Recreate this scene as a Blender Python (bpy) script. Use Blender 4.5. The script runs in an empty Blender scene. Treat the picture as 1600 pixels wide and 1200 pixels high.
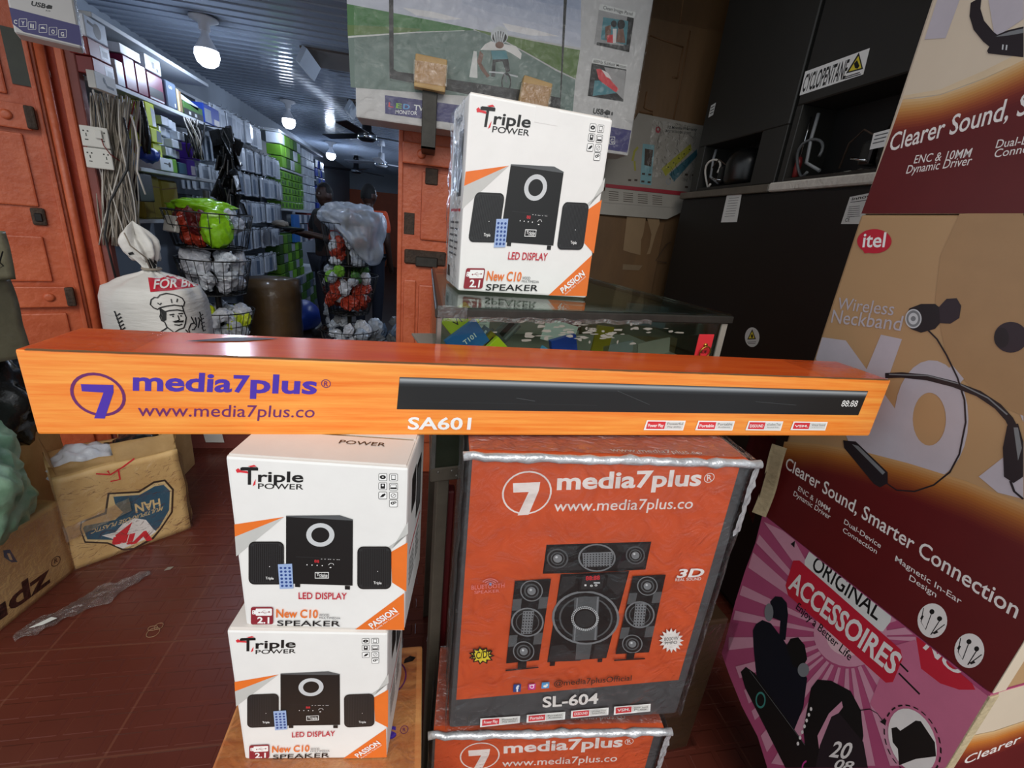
import bpy, bmesh, math, random
from mathutils import Vector, Matrix, noise
from mathutils.bvhtree import BVHTree

random.seed(11)
SC = bpy.context.scene
COL = SC.collection

# ------------------------------------------------------------------ camera
def cam_axes(pitch, roll, yaw):
    cp, sp = math.cos(pitch), math.sin(pitch)
    R = Matrix(((1, 0, 0), (0, -sp, -cp), (0, cp, -sp)))
    c, s = math.cos(roll), math.sin(roll)
    R = Matrix(((c, -s, 0), (s, c, 0), (0, 0, 1))) @ R
    c, s = math.cos(yaw), math.sin(yaw)
    return R @ Matrix(((c, -s, 0), (s, c, 0), (0, 0, 1)))
_R = cam_axes(math.radians(19.026), math.radians(5.869), math.radians(12.0))
_cd = bpy.data.cameras.new('camera'); _cam = bpy.data.objects.new('camera', _cd); COL.objects.link(_cam)
_cd.sensor_width = 36.0; _cd.lens = 704.68 / 1600 * 36.0; _cd.clip_start = 0.02; _cd.clip_end = 200
_m = Matrix((_R[0], -_R[1], -_R[2])).transposed().to_4x4(); _m.translation = Vector((0, 0, 1.42))
_cam.matrix_world = _m
SC.camera = _cam

# ------------------------------------------------------------------ daylight and exposure
_w = bpy.data.worlds.new('sky'); SC.world = _w; _w.use_nodes = True
_bg = _w.node_tree.nodes['Background']; _bg.inputs[0].default_value = (0.86, 0.93, 1.0, 1); _bg.inputs[1].default_value = 0.78
_sd = bpy.data.lights.new('daylight', 'SUN'); _sd.energy = 2.0; _sd.angle = math.radians(50); _sd.color = (1.0, 0.95, 0.88)
_so = bpy.data.objects.new('daylight', _sd); COL.objects.link(_so)
_so.rotation_euler = Vector((0.0, 0.75, -0.62)).to_track_quat('-Z', 'Y').to_euler()
SC.view_settings.view_transform = 'Standard'; SC.view_settings.look = 'None'
SC.view_settings.gamma = 1.0; SC.view_settings.use_curve_mapping = False
SC.view_settings.exposure = 0.0

# ------------------------------------------------------------------ materials
def lin(h):
    o = []
    for n in (h if isinstance(h, tuple) else (int(h[0:2], 16), int(h[2:4], 16), int(h[4:6], 16))):
        c = n / 255
        o.append(c / 12.92 if c <= 0.04045 else ((c + 0.055) / 1.055) ** 2.4)
    return (o[0], o[1], o[2], 1)
PAL = dict(orange='e8752a', pgrey='c4c4c0', ink='141414', ink2='3a2c22', red='d8313a', white='f4f4f2', white2='dcdcd8', dgrey='2b2c2d', dgrey2='55585a',
    mgrey='7d8083', silver='c9ccce', lblue='9db4dc', dblue='2d4a8c', crimson='c22136', dred='8e2430', purple='6a2364', violet='4a2ba6', bargrey='8c9194',
    slorange='cb552c', pwhite='e9e4e0', pink='e58a86', yellow='e5d33c', magenta='c23a8e', lblue2='57a5dc', lilac='bdb6be', tan2='ab8760', tan3='d9c2a0',
    gold1='c89a5a', gold2='a5622c', gold3='7c3320', maroon='5f1416', pinklt='d093a8', pinkpale='e2bcc2', pinkmid='c66d8c', navy='10141f', teal='3f8a80', dk='241d22', dk2='332830',
    grass='3f7a3c', grass2='5d7a35', sky='c9cbd6', skyb='4a6ea8', cloud='e2dedd', road='6c8078', road2='566a62', teal2='4c8a94', skin='7a5240', pgrey2='a5a3a2', bandblue='3b3770', lime='8fc63f',
    cardlt='d8bd8a', bluelab='33586e', postergrey='8b867d', postergrey2='969188', oliv='8d8a2c', teald='2c5560', tealp='6f969c', papertan='836b4e', papertan2='75624a')
MATS = {}
def mat(key, hexc=None, rough=0.5, metal=0.0, var=0.0, scale=8.0, bump=0.0, bscale=60.0, spec=0.5, emit=None, alpha=1.0, trans=0.0, stretch=None, hex2=None, coat=0.0):
    if key in MATS: return MATS[key]
    m = bpy.data.materials.new(key if isinstance(key, str) else 'printed_ink'); m.use_nodes = True; MATS[key] = m
    nt = m.node_tree; p = nt.nodes['Principled BSDF']; L = nt.links.new
    col = lin(hexc or PAL[key])
    p.inputs['Base Color'].default_value = col; p.inputs['Roughness'].default_value = rough; p.inputs['Metallic'].default_value = metal
    p.inputs['Specular IOR Level'].default_value = spec
    if coat: p.inputs['Coat Weight'].default_value = coat; p.inputs['Coat Roughness'].default_value = 0.12
    if trans: p.inputs['Transmission Weight'].default_value = trans; p.inputs['IOR'].default_value = 1.45
    if alpha < 1: p.inputs['Alpha'].default_value = alpha
    if emit: p.inputs['Emission Color'].default_value = lin(emit[0]); p.inputs['Emission Strength'].default_value = emit[1]
    if var or bump:
        tc = nt.nodes.new('ShaderNodeTexCoord'); mp = nt.nodes.new('ShaderNodeMapping'); L(tc.outputs['Object'], mp.inputs[0])
        if stretch: mp.inputs['Scale'].default_value = stretch
    if var:
        n = nt.nodes.new('ShaderNodeTexNoise'); n.inputs['Scale'].default_value = scale; n.inputs['Detail'].default_value = 6; n.inputs['Roughness'].default_value = 0.65
        L(mp.outputs[0], n.inputs['Vector'])
        r = nt.nodes.new('ShaderNodeValToRGB'); L(n.outputs['Fac'], r.inputs[0])
        c2 = lin(hex2) if hex2 else tuple(min(1, c * (1 + var)) for c in col[:3]) + (1,)
        c1 = tuple(c * (1 - var) for c in col[:3]) + (1,) if not hex2 else col
        r.color_ramp.elements[0].position = 0.34; r.color_ramp.elements[0].color = c1
        r.color_ramp.elements[1].position = 0.68; r.color_ramp.elements[1].color = c2
        L(r.outputs[0], p.inputs['Base Color'])
    if bump:
        n2 = nt.nodes.new('ShaderNodeTexNoise'); n2.inputs['Scale'].default_value = bscale; n2.inputs['Detail'].default_value = 4
        L(mp.outputs[0], n2.inputs['Vector'])
        b = nt.nodes.new('ShaderNodeBump'); b.inputs['Strength'].default_value = bump; b.inputs['Distance'].default_value = 0.01
        L(n2.outputs['Fac'], b.inputs['Height']); L(b.outputs[0], p.inputs['Normal'])
    return m
def film_mat(key, tint='ffffff', base=0.05, rough=0.12, bscale=25.0, bump=0.6, body=0.0, gain=0.7):
    """clear wrapping film: see-through, with creased highlights and an optional milky body"""
    if key in MATS: return MATS[key]
    m = bpy.data.materials.new(key); m.use_nodes = True; MATS[key] = m
    nt = m.node_tree; L = nt.links.new; nt.nodes.remove(nt.nodes['Principled BSDF']); out = nt.nodes['Material Output']
    tr = nt.nodes.new('ShaderNodeBsdfTransparent'); gl = nt.nodes.new('ShaderNodeBsdfGlossy'); gl.inputs['Roughness'].default_value = rough; gl.inputs['Color'].default_value = (0.9, 0.9, 0.9, 1)
    tr.inputs['Color'].default_value = lin(tint)
    tc = nt.nodes.new('ShaderNodeTexCoord'); n = nt.nodes.new('ShaderNodeTexNoise'); n.inputs['Scale'].default_value = bscale; n.inputs['Detail'].default_value = 5; n.inputs['Distortion'].default_value = 1.5
    L(tc.outputs['Object'], n.inputs['Vector'])
    b = nt.nodes.new('ShaderNodeBump'); b.inputs['Strength'].default_value = bump; b.inputs['Distance'].default_value = 0.02; L(n.outputs['Fac'], b.inputs['Height']); L(b.outputs[0], gl.inputs['Normal'])
    lw = nt.nodes.new('ShaderNodeLayerWeight'); lw.inputs['Blend'].default_value = 0.25; L(b.outputs[0], lw.inputs['Normal'])
    ma = nt.nodes.new('ShaderNodeMath'); ma.operation = 'MULTIPLY_ADD'; L(lw.outputs['Fresnel'], ma.inputs[0]); ma.inputs[1].default_value = gain; ma.inputs[2].default_value = base; ma.use_clamp = True
    mx = nt.nodes.new('ShaderNodeMixShader'); L(ma.outputs[0], mx.inputs[0]); L(tr.outputs[0], mx.inputs[1]); L(gl.outputs[0], mx.inputs[2])
    last = mx.outputs[0]
    if body:
        df = nt.nodes.new('ShaderNodeBsdfDiffuse'); df.inputs['Color'].default_value = lin(tint); mb = nt.nodes.new('ShaderNodeMixShader'); mb.inputs[0].default_value = body
        L(last, mb.inputs[1]); L(df.outputs[0], mb.inputs[2]); last = mb.outputs[0]
    L(last, out.inputs['Surface'])
    return m
def M(k):
    if k in MATS: return MATS[k]
    if isinstance(k, tuple): return mat(k, k, rough=0.42)
    if k in PAL: return mat(k, rough=0.42, var=0.05, scale=14)
    return DEFS[k]()
DEFS = dict(
    card_white=lambda: mat('card_white', 'ecebe8', 0.4, var=0.03, scale=9, bump=0.08, bscale=25),
    card_top=lambda: mat('card_top', 'd9d2cb', 0.5, var=0.04, scale=9, bump=0.1, bscale=25),
    card_orange=lambda: mat('card_orange', 'ee7a22', 0.38, var=0.1, scale=5.0, stretch=(0.9, 6, 24), hex2='fba94a', bump=0.05, bscale=12),
    card_orange_top=lambda: mat('card_orange_top', 'cf4a18', 0.2, var=0.1, scale=5.0, stretch=(0.8, 8, 8), hex2='e06526', coat=0.4),
    card_kraft=lambda: mat('card_kraft', 'bf9862', 0.5, var=0.2, scale=6, hex2='dab87f', bump=0.15, bscale=12),
    card_orange_kraft=lambda: mat('card_orange_kraft', 'b9683a', 0.3, var=0.2, scale=4, hex2='d39a5f', stretch=(1, 6, 6), bump=0.05, coat=0.3),
    card_dark=lambda: mat('card_dark', '4b4c4e', 0.45, var=0.1, scale=12, bump=0.1, bscale=25),
    card_tan=lambda: mat('card_tan', 'b8946b', 0.38, var=0.03, scale=3),
    card_cream=lambda: mat('card_cream', 'd8c8b2', 0.4, var=0.04, scale=4),
    card_edge=lambda: mat('card_edge', 'b9a886', 0.7, var=0.15, scale=40, bump=0.3, bscale=120),
    card_pink=lambda: mat('card_pink', 'b04f76', 0.38, var=0.06, scale=4),
    card_brown=lambda: mat('card_brown', '5c4526', 0.5, var=0.2, scale=6, hex2='715631', coat=0.35),
    card_grey=lambda: mat('card_grey', 'c8c6c4', 0.45, var=0.03, scale=6),
    orange_paint=lambda: mat('orange_paint', 'b5522f', 0.42, var=0.12, scale=7, hex2='cc6b46', bump=0.35, bscale=45),
    orange_paint_dark=lambda: mat('orange_paint_dark', '93341c', 0.5, var=0.15, scale=9, bump=0.3, bscale=40),
    red_board=lambda: mat('red_board', '7c4038', 0.55, var=0.12, scale=9, bump=0.25, bscale=40),
    rust=lambda: mat('rust', '3a2a1e', 0.7, var=0.4, scale=30, bump=0.4, bscale=90),
    dark_steel=lambda: mat('dark_steel', '3c3a36', 0.45, metal=0.6, var=0.2, scale=30),
    alu=lambda: mat('alu', '8d8d88', 0.35, metal=0.7, var=0.15, scale=25),
    grey_metal=lambda: mat('grey_metal', '6e675c', 0.5, metal=0.3, var=0.15, scale=15),
    glass=lambda: film_mat('glass', 'e6efe9', base=0.02, rough=0.04, bscale=6, bump=0.02, gain=0.5),
    scratched_glass=lambda: film_mat('scratched_glass', 'eaf2ed', base=0.01, rough=0.06, bscale=14, bump=0.05, gain=0.2),
    film=lambda: film_mat('film', 'ffffff', base=0.02, rough=0.16, bscale=22, bump=0.55),
    film_heavy=lambda: film_mat('film_heavy', 'f4f4f4', base=0.08, rough=0.2, bscale=40, bump=0.9, body=0.04),
    film_milky=lambda: film_mat('film_milky', 'dfe6ee', base=0.12, rough=0.2, bscale=14, bump=0.9, body=0.38),
    tape=lambda: film_mat('tape', 'f3e6cf', base=0.1, rough=0.12, bscale=30, bump=0.5, body=0.12),
    black_plastic=lambda: mat('black_plastic', '121212', 0.3, var=0.1, scale=20),
    black_bag=lambda: mat('black_bag', '1b1c1c', 0.22, bump=0.8, bscale=14),
    black_wire=lambda: mat('black_wire', '161717', 0.4),
    fridge_black=lambda: mat('fridge_black', '100f0e', 0.5, var=0.08, scale=5),
    fridge_grey=lambda: mat('fridge_grey', '2a2926', 0.5, var=0.06, scale=5),
    fridge_hole=lambda: mat('fridge_hole', '0c0b0a', 0.6),
    film_silver=lambda: mat('film_silver', 'c2c3c6', 0.25, metal=0.4, bump=0.8, bscale=30, var=0.2, scale=12),
    film_clear=lambda: film_mat('film_clear', 'ffffff', base=0.0, rough=0.12, bscale=30, bump=0.3, gain=0.4),
    film_wrapper=lambda: film_mat('film_wrapper', 'ffffff', base=0.04, rough=0.16, bscale=28, bump=1.0, body=0.04),
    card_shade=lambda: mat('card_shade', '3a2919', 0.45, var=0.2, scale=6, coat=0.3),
    patch_green=lambda: mat('patch_green', '2c2f22', 0.4, var=0.3, scale=12),
    foam=lambda: mat('foam', 'cfc9bf', 0.7, var=0.1, scale=30, bump=0.4, bscale=90),
    sack_white=lambda: mat('sack_white', 'd9d7d2', 0.5, var=0.05, scale=10, bump=0.35, bscale=26, stretch=(0.6, 0.6, 3)),
    sack_green=lambda: mat('sack_green', '679f7b', 0.38, var=0.25, scale=5, hex2='a3c4aa', bump=0.5, bscale=16),
    bag_white=lambda: mat('bag_white', 'c9cdd6', 0.35, var=0.06, bump=0.7, bscale=18),
    parcel_wrap=lambda: mat('parcel_wrap', '7f7b66', 0.28, var=0.2, scale=7, bump=0.6, bscale=14),
    pvc=lambda: mat('pvc', '8b95a3', 0.12, var=0.03, scale=3, spec=0.7),
    wall_grey=lambda: mat('wall_grey', '8b939c', 0.6, var=0.06, scale=3),
    wall_brown=lambda: mat('wall_brown', '5f4426', 0.6, var=0.3, scale=3, stretch=(1, 1, 0.3), bump=0.2, bscale=20),
    wall_dark=lambda: mat('wall_dark', '4a4038', 0.7, var=0.15, scale=4),
    band_orange=lambda: mat('band_orange', 'b0542c', 0.6, var=0.1, scale=5),
    shelf_white=lambda: mat('shelf_white', 'c3c8cc', 0.4, var=0.03),
    shop_floor=lambda: mat('shop_floor', '37302d', 0.4, var=0.15, scale=5),
    bulb_glow=lambda: mat('bulb_glow', 'ffffff', 0.4, emit=('e8f0ff', 8.0)),
    bulb_body=lambda: mat('bulb_body', 'd8dade', 0.4),
    fan_black=lambda: mat('fan_black', '15161a', 0.3),
    fan_white=lambda: mat('fan_white', 'c9ccd2', 0.35),
    chrome=lambda: mat('chrome', 'c4c7ca', 0.15, metal=1.0),
    cable_grey=lambda: mat('cable_grey', '8c8376', 0.55, var=0.1, scale=20),
    cable_white=lambda: mat('cable_white', 'c9c4bc', 0.5),
    cable_black=lambda: mat('cable_black', '151515', 0.4),
    cable_red=lambda: mat('cable_red', '7c2420', 0.5),
    socket_white=lambda: mat('socket_white', 'd2d0c8', 0.35),
    dark_skin=lambda: mat('dark_skin', '3a241a', 0.5, var=0.1, scale=15),
    hair=lambda: mat('hair', '0c0a09', 0.8),
    shirt_black=lambda: mat('shirt_black', '16171b', 0.8),
    shirt_orange=lambda: mat('shirt_orange', 'c9481e', 0.8),
    trouser=lambda: mat('trouser', '1d2230', 0.8),
    pack_white=lambda: mat('pack_white', 'c8cfd7', 0.3, var=0.08, scale=30, coat=0.3),
    pack_grey=lambda: mat('pack_grey', 'a5aeb9', 0.3, var=0.12, scale=20, coat=0.3),
    pack_pale=lambda: mat('pack_pale', 'd8e0e9', 0.25, var=0.06, scale=20, coat=0.4),
    green_box=lambda: mat('green_box', '6fa832', 0.4, var=0.1, scale=10),
    green_dark=lambda: mat('green_dark', '3f6b2a', 0.45, var=0.1, scale=10),
    green_film=lambda: mat('green_film', '8fd022', 0.2, var=0.2, scale=14, bump=0.5, bscale=30, coat=0.5),
    yellow_box=lambda: mat('yellow_box', 'c8d82a', 0.4),
    olive_box=lambda: mat('olive_box', '8b7a1e', 0.4, var=0.1),
    red_box=lambda: mat('red_box', '7a2322', 0.4, var=0.08),
    maroon_box=lambda: mat('maroon_box', '7c1c45', 0.35, var=0.08),
    blue_box=lambda: mat('blue_box', '2747a8', 0.35, var=0.08),
    steel_blue=lambda: mat('steel_blue', '58687c', 0.4, var=0.08),
    purple_box=lambda: mat('purple_box', '4a2b8c', 0.35),
    red_pack=lambda: mat('red_pack', 'a83a26', 0.35, var=0.25, scale=25, bump=0.5, bscale=40),
    dark_red=lambda: mat('dark_red', '5c1418', 0.45, var=0.1),
    blue_phone=lambda: mat('blue_phone', '2f6fb8', 0.4, var=0.05),
    leaf=lambda: mat('leaf', '4a4a1e', 0.6),
    paper=lambda: mat('paper', 'd4d6d2', 0.5),
    rubber=lambda: mat('rubber', '9a7a5c', 0.5),
    gold_metal=lambda: mat('gold_metal', 'b08a3c', 0.3, metal=0.9),
    seam_dark=lambda: mat('seam_dark', '6b4a2a', 0.7),
)
def floor_material():
    """maroon ribbed tiles: joints every 0.355 m, raised rhombs"""
    m = bpy.data.materials.new('maroon_tile'); m.use_nodes = True; MATS['maroon_tile'] = m
    nt = m.node_tree; p = nt.nodes['Principled BSDF']; L = nt.links.new
    p.inputs['Roughness'].default_value = 0.3
    tc = nt.nodes.new('ShaderNodeTexCoord')
    n = nt.nodes.new('ShaderNodeTexNoise'); n.inputs['Scale'].default_value = 2.5; n.inputs['Detail'].default_value = 6; L(tc.outputs['Object'], n.inputs['Vector'])
    r = nt.nodes.new('ShaderNodeValToRGB'); L(n.outputs['Fac'], r.inputs[0])
    r.color_ramp.elements[0].color = lin('48211a'); r.color_ramp.elements[1].color = lin('6a3124')
    mp = nt.nodes.new('ShaderNodeMapping'); L(tc.outputs['Object'], mp.inputs[0]); mp.inputs['Location'].default_value = (0.79, -0.955, 0)
    br = nt.nodes.new('ShaderNodeTexBrick'); br.offset = 0.0; br.inputs['Scale'].default_value = 1.0; br.inputs['Brick Width'].default_value = 0.355; br.inputs['Row Height'].default_value = 0.355
    br.inputs['Mortar Size'].default_value = 0.0035; br.inputs['Mortar Smooth'].default_value = 0.1; L(mp.outputs[0], br.inputs['Vector'])
    mx = nt.nodes.new('ShaderNodeMix'); mx.data_type = 'RGBA'; L(br.outputs['Fac'], mx.inputs[0]); L(r.outputs[0], mx.inputs[6]); mx.inputs[7].default_value = lin('683a2c')
    L(mx.outputs[2], p.inputs['Base Color'])
    mp2 = nt.nodes.new('ShaderNodeMapping'); mp2.vector_type = 'POINT'; L(tc.outputs['Object'], mp2.inputs[0]); mp2.inputs['Rotation'].default_value = (0, 0, 0.0)
    b2 = nt.nodes.new('ShaderNodeTexBrick'); b2.offset = 0.5; b2.inputs['Scale'].default_value = 1.0; b2.inputs['Brick Width'].default_value = 0.085; b2.inputs['Row Height'].default_value = 0.06
    b2.inputs['Mortar Size'].default_value = 0.009; b2.inputs['Mortar Smooth'].default_value = 0.35; L(mp2.outputs[0], b2.inputs['Vector'])
    ad = nt.nodes.new('ShaderNodeMath'); ad.operation = 'ADD'; L(b2.outputs['Fac'], ad.inputs[0]); L(br.outputs['Fac'], ad.inputs[1])
    bp = nt.nodes.new('ShaderNodeBump'); bp.inputs['Strength'].default_value = 0.3; bp.inputs['Distance'].default_value = 0.006; bp.invert = True; L(ad.outputs[0], bp.inputs['Height']); L(bp.outputs[0], p.inputs['Normal'])
    return m
DEFS['maroon_tile'] = floor_material

# ------------------------------------------------------------------ mesh helpers
class MB:
    """collects shapes with their materials and links them as ONE mesh object"""
    def __init__(s): s.bm = bmesh.new(); s.keys = []
    def mi(s, k):
        if k not in s.keys: s.keys.append(k)
        return s.keys.index(k)
    def face(s, pts, k, smooth=False):
        f = s.bm.faces.new([s.bm.verts.new(p) for p in pts]); f.material_index = s.mi(k); f.smooth = smooth; return f
    def box(s, c, d, k, rot=None, bev=0.0, seg=1):
        r = bmesh.ops.create_cube(s.bm, size=1.0); vs = r['verts']
        Mx = Matrix.Translation(Vector(c)) @ (rot.to_4x4() if rot else Matrix.Identity(4)) @ Matrix.Diagonal((d[0], d[1], d[2], 1))
        bmesh.ops.transform(s.bm, matrix=Mx, verts=vs)
        fs = {f for v in vs for f in v.link_faces}
        for f in fs: f.material_index = s.mi(k)
        if bev:
            es = {e for v in vs for e in v.link_edges}
            rr = bmesh.ops.bevel(s.bm, geom=list(es), offset=bev, segments=seg, affect='EDGES', profile=0.6)
            for f in rr['faces']: f.material_index = s.mi(k)
        return s
    def b2(s, lo, hi, k, bev=0.0, seg=1):
        return s.box([(a + b) / 2 for a, b in zip(lo, hi)], [abs(b - a) for a, b in zip(lo, hi)], k, None, bev, seg)
    def tube(s, pts, r, k, seg=8, closed=False, caps=True):
        pts = [Vector(p) for p in pts]; n = len(pts); rings = []; up = None
        for i in range(n):
            a = pts[i - 1] if (i > 0 or closed) else pts[i]; b = pts[(i + 1) % n] if (i < n - 1 or closed) else pts[i]
            t = (b - a)
            if t.length < 1e-9: t = Vector((0, 0, 1))
            t.normalize()
            if up is None: up = Vector((0, 0, 1)) if abs(t.z) < 0.9 else Vector((1, 0, 0))
            x = up.cross(t)
            if x.length < 1e-6: x = Vector((1, 0, 0)).cross(t)
            x.normalize(); y = t.cross(x); up = y
            rr = r[i] if isinstance(r, (list, tuple)) else r
            rings.append([s.bm.verts.new(pts[i] + x * (rr * math.cos(2 * math.pi * j / seg)) + y * (rr * math.sin(2 * math.pi * j / seg))) for j in range(seg)])
        mi = s.mi(k); m = n if closed else n - 1
        for i in range(m):
            A, B = rings[i], rings[(i + 1) % n]
            for j in range(seg):
                f = s.bm.faces.new((A[j], A[(j + 1) % seg], B[(j + 1) % seg], B[j])); f.material_index = mi; f.smooth = True
        if caps and not closed:
            for R_, rev in ((rings[0], True), (rings[-1], False)):
                f = s.bm.faces.new(list(reversed(R_)) if rev else R_); f.material_index = mi
        return s
    def lathe(s, prof, c, k, seg=24, axis=None, ks=None):
        c = Vector(c); Q = Vector((0, 0, 1)).rotation_difference(Vector(axis).normalized()).to_matrix() if axis else Matrix.Identity(3)
        rings = []
        for r, z in prof:
            if r < 1e-6: rings.append([s.bm.verts.new(c + Q @ Vector((0, 0, z)))])
            else: rings.append([s.bm.verts.new(c + Q @ Vector((r * math.cos(2 * math.pi * j / seg), r * math.sin(2 * math.pi * j / seg), z))) for j in range(seg)])
        for i in range(len(rings) - 1):
            A, B = rings[i], rings[i + 1]; mi = s.mi(ks[i] if ks else k)
            for j in range(seg):
                j2 = (j + 1) % seg
                if len(A) == 1 and len(B) == 1: continue
                if len(A) == 1: v = (A[0], B[j2], B[j])
                elif len(B) == 1: v = (A[j], A[j2], B[0])
                else: v = (A[j], A[j2], B[j2], B[j])
                f = s.bm.faces.new(v); f.material_index = mi; f.smooth = True
        return s
    def grid(s, nu, nv, fn, k, wrap=False, smooth=True):
        G = [[s.bm.verts.new(fn(i / (nu if wrap else nu - 1), j / (nv - 1))) for j in range(nv)] for i in range(nu)]
        mi = s.mi(k)
        for i in range(nu if wrap else nu - 1):
            for j in range(nv - 1):
                i2 = (i + 1) % nu
                f = s.bm.faces.new((G[i][j], G[i2][j], G[i2][j + 1], G[i][j + 1])); f.material_index = mi; f.smooth = smooth
        return s
    def prism(s, pts, depth, k, frame):
        """polygon pts (u,v) in frame (origin,U,V,N) pulled back by depth along -N"""
        O, U, V_, N = frame
        a = [s.bm.verts.new(O + U * u + V_ * v) for u, v in pts]; b = [s.bm.verts.new(O + U * u + V_ * v - N * depth) for u, v in pts]
        mi = s.mi(k); n = len(pts)
        s.bm.faces.new(a).material_index = mi; s.bm.faces.new(list(reversed(b))).material_index = mi
        for i in range(n): s.bm.faces.new((a[i], b[i], b[(i + 1) % n], a[(i + 1) % n])).material_index = mi
        return s
    def obj(s, name, parent=None, smooth=None, loc=None, rotz=0.0):
        me = bpy.data.meshes.new(name); bmesh.ops.recalc_face_normals(s.bm, faces=s.bm.faces) if len(s.bm.faces) < 60000 and not getattr(s, 'keepn', False) else None
        s.bm.to_mesh(me); s.bm.free()
        for k in s.keys: me.materials.append(M(k))
        o = bpy.data.objects.new(name, me); COL.objects.link(o)
        if parent: o.parent = parent
        if loc: o.location = loc
        if rotz: o.rotation_euler[2] = rotz
        return o
def tag(o, label, cat, group=None, kind=None):
    o['label'] = label; o['category'] = cat
    if group: o['group'] = group
    if kind: o['kind'] = kind
    return o
def thing(name, label, cat, loc=(0, 0, 0), rotz=0.0, group=None):
    o = bpy.data.objects.new(name, None); COL.objects.link(o); o.location = loc; o.rotation_euler = (0, 0, rotz); o.empty_display_size = 0.05
    return tag(o, label, cat, group)
def struct(o): o['kind'] = 'structure'; return o
def dup(root, loc, rotz=None, label=None, group=None):
    r = root.copy(); COL.objects.link(r); r.location = loc
    if rotz is not None: r.rotation_euler = (0, 0, rotz)
    if label: r['label'] = label
    if group: r['group'] = group
    for ch in list(root.children):
        c = ch.copy(); COL.objects.link(c); c.parent = r
        for g in list(ch.children):
            d = g.copy(); COL.objects.link(d); d.parent = c
    return r

def pieces(mb):
    """the far-apart pieces of a collected shape, each as a collector of its own"""
    bm = mb.bm; bm.verts.index_update(); n = len(bm.verts); up = list(range(n))
    def find(a):
        while up[a] != a: up[a] = up[up[a]]; a = up[a]
        return a
    for e in bm.edges: up[find(e.verts[0].index)] = find(e.verts[1].index)
    isl = {}
    for v in bm.verts: isl.setdefault(find(v.index), []).append(v)
    keys = list(isl)
    if len(keys) < 2: return [mb]
    bb = [([min(v.co[i] for v in isl[k]) for i in range(3)], [max(v.co[i] for v in isl[k]) for i in range(3)]) for k in keys]
    sz = [max(h_ - l_ for l_, h_ in zip(*q)) for q in bb]; g = list(range(len(keys)))
    def gf(a):
        while g[a] != a: g[a] = g[g[a]]; a = g[a]
        return a
    for i in range(len(keys)):
        for j in range(i):
            gap = math.sqrt(sum(max(0, bb[i][0][c] - bb[j][1][c], bb[j][0][c] - bb[i][1][c]) ** 2 for c in range(3)))
            if gap <= max(0.019, 0.45 * max(sz[i], sz[j])): g[gf(i)] = gf(j)
    grp = {}
    for i, k in enumerate(keys): grp.setdefault(gf(i), set()).update(v for v in isl[k])
    if len(grp) < 2: return [mb]
    out = []
    for vs in grp.values():
        p = MB(); p.keys = list(mb.keys); mp = {v: p.bm.verts.new(v.co) for v in sorted(vs, key=lambda v: v.index)}
        for f in bm.faces:
            if f.verts[0] in vs:
                nf = p.bm.faces.new([mp[v] for v in f.verts]); nf.material_index = f.material_index; nf.smooth = f.smooth
        out.append(p)
    bm.free(); return out

# ------------------------------------------------------------------ printed artwork (millimetre layouts on a face)
_TXT = {}
def text_polys(body, bold):
    key = (body, bold)
    if key in _TXT: return _TXT[key]
    c = bpy.data.curves.new('t', 'FONT'); c.body = body; c.size = 1; c.offset = bold; c.resolution_u = 3; c.fill_mode = 'FRONT'
    o = bpy.data.objects.new('t', c); COL.objects.link(o); bpy.context.view_layer.update()
    me = bpy.data.meshes.new_from_object(o.evaluated_get(bpy.context.evaluated_depsgraph_get()))
    bpy.data.objects.remove(o); bpy.data.curves.remove(c)
    vs = [(v.co.x, v.co.y) for v in me.vertices]; fs = [tuple(p.vertices) for p in me.polygons]; bpy.data.meshes.remove(me)
    x0 = min(v[0] for v in vs); x1 = max(v[0] for v in vs); y1 = max(v[1] for v in vs)
    vs = [((x - x0) / (x1 - x0), y / y1) for x, y in vs]
    _TXT[key] = (vs, fs); return _TXT[key]
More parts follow.
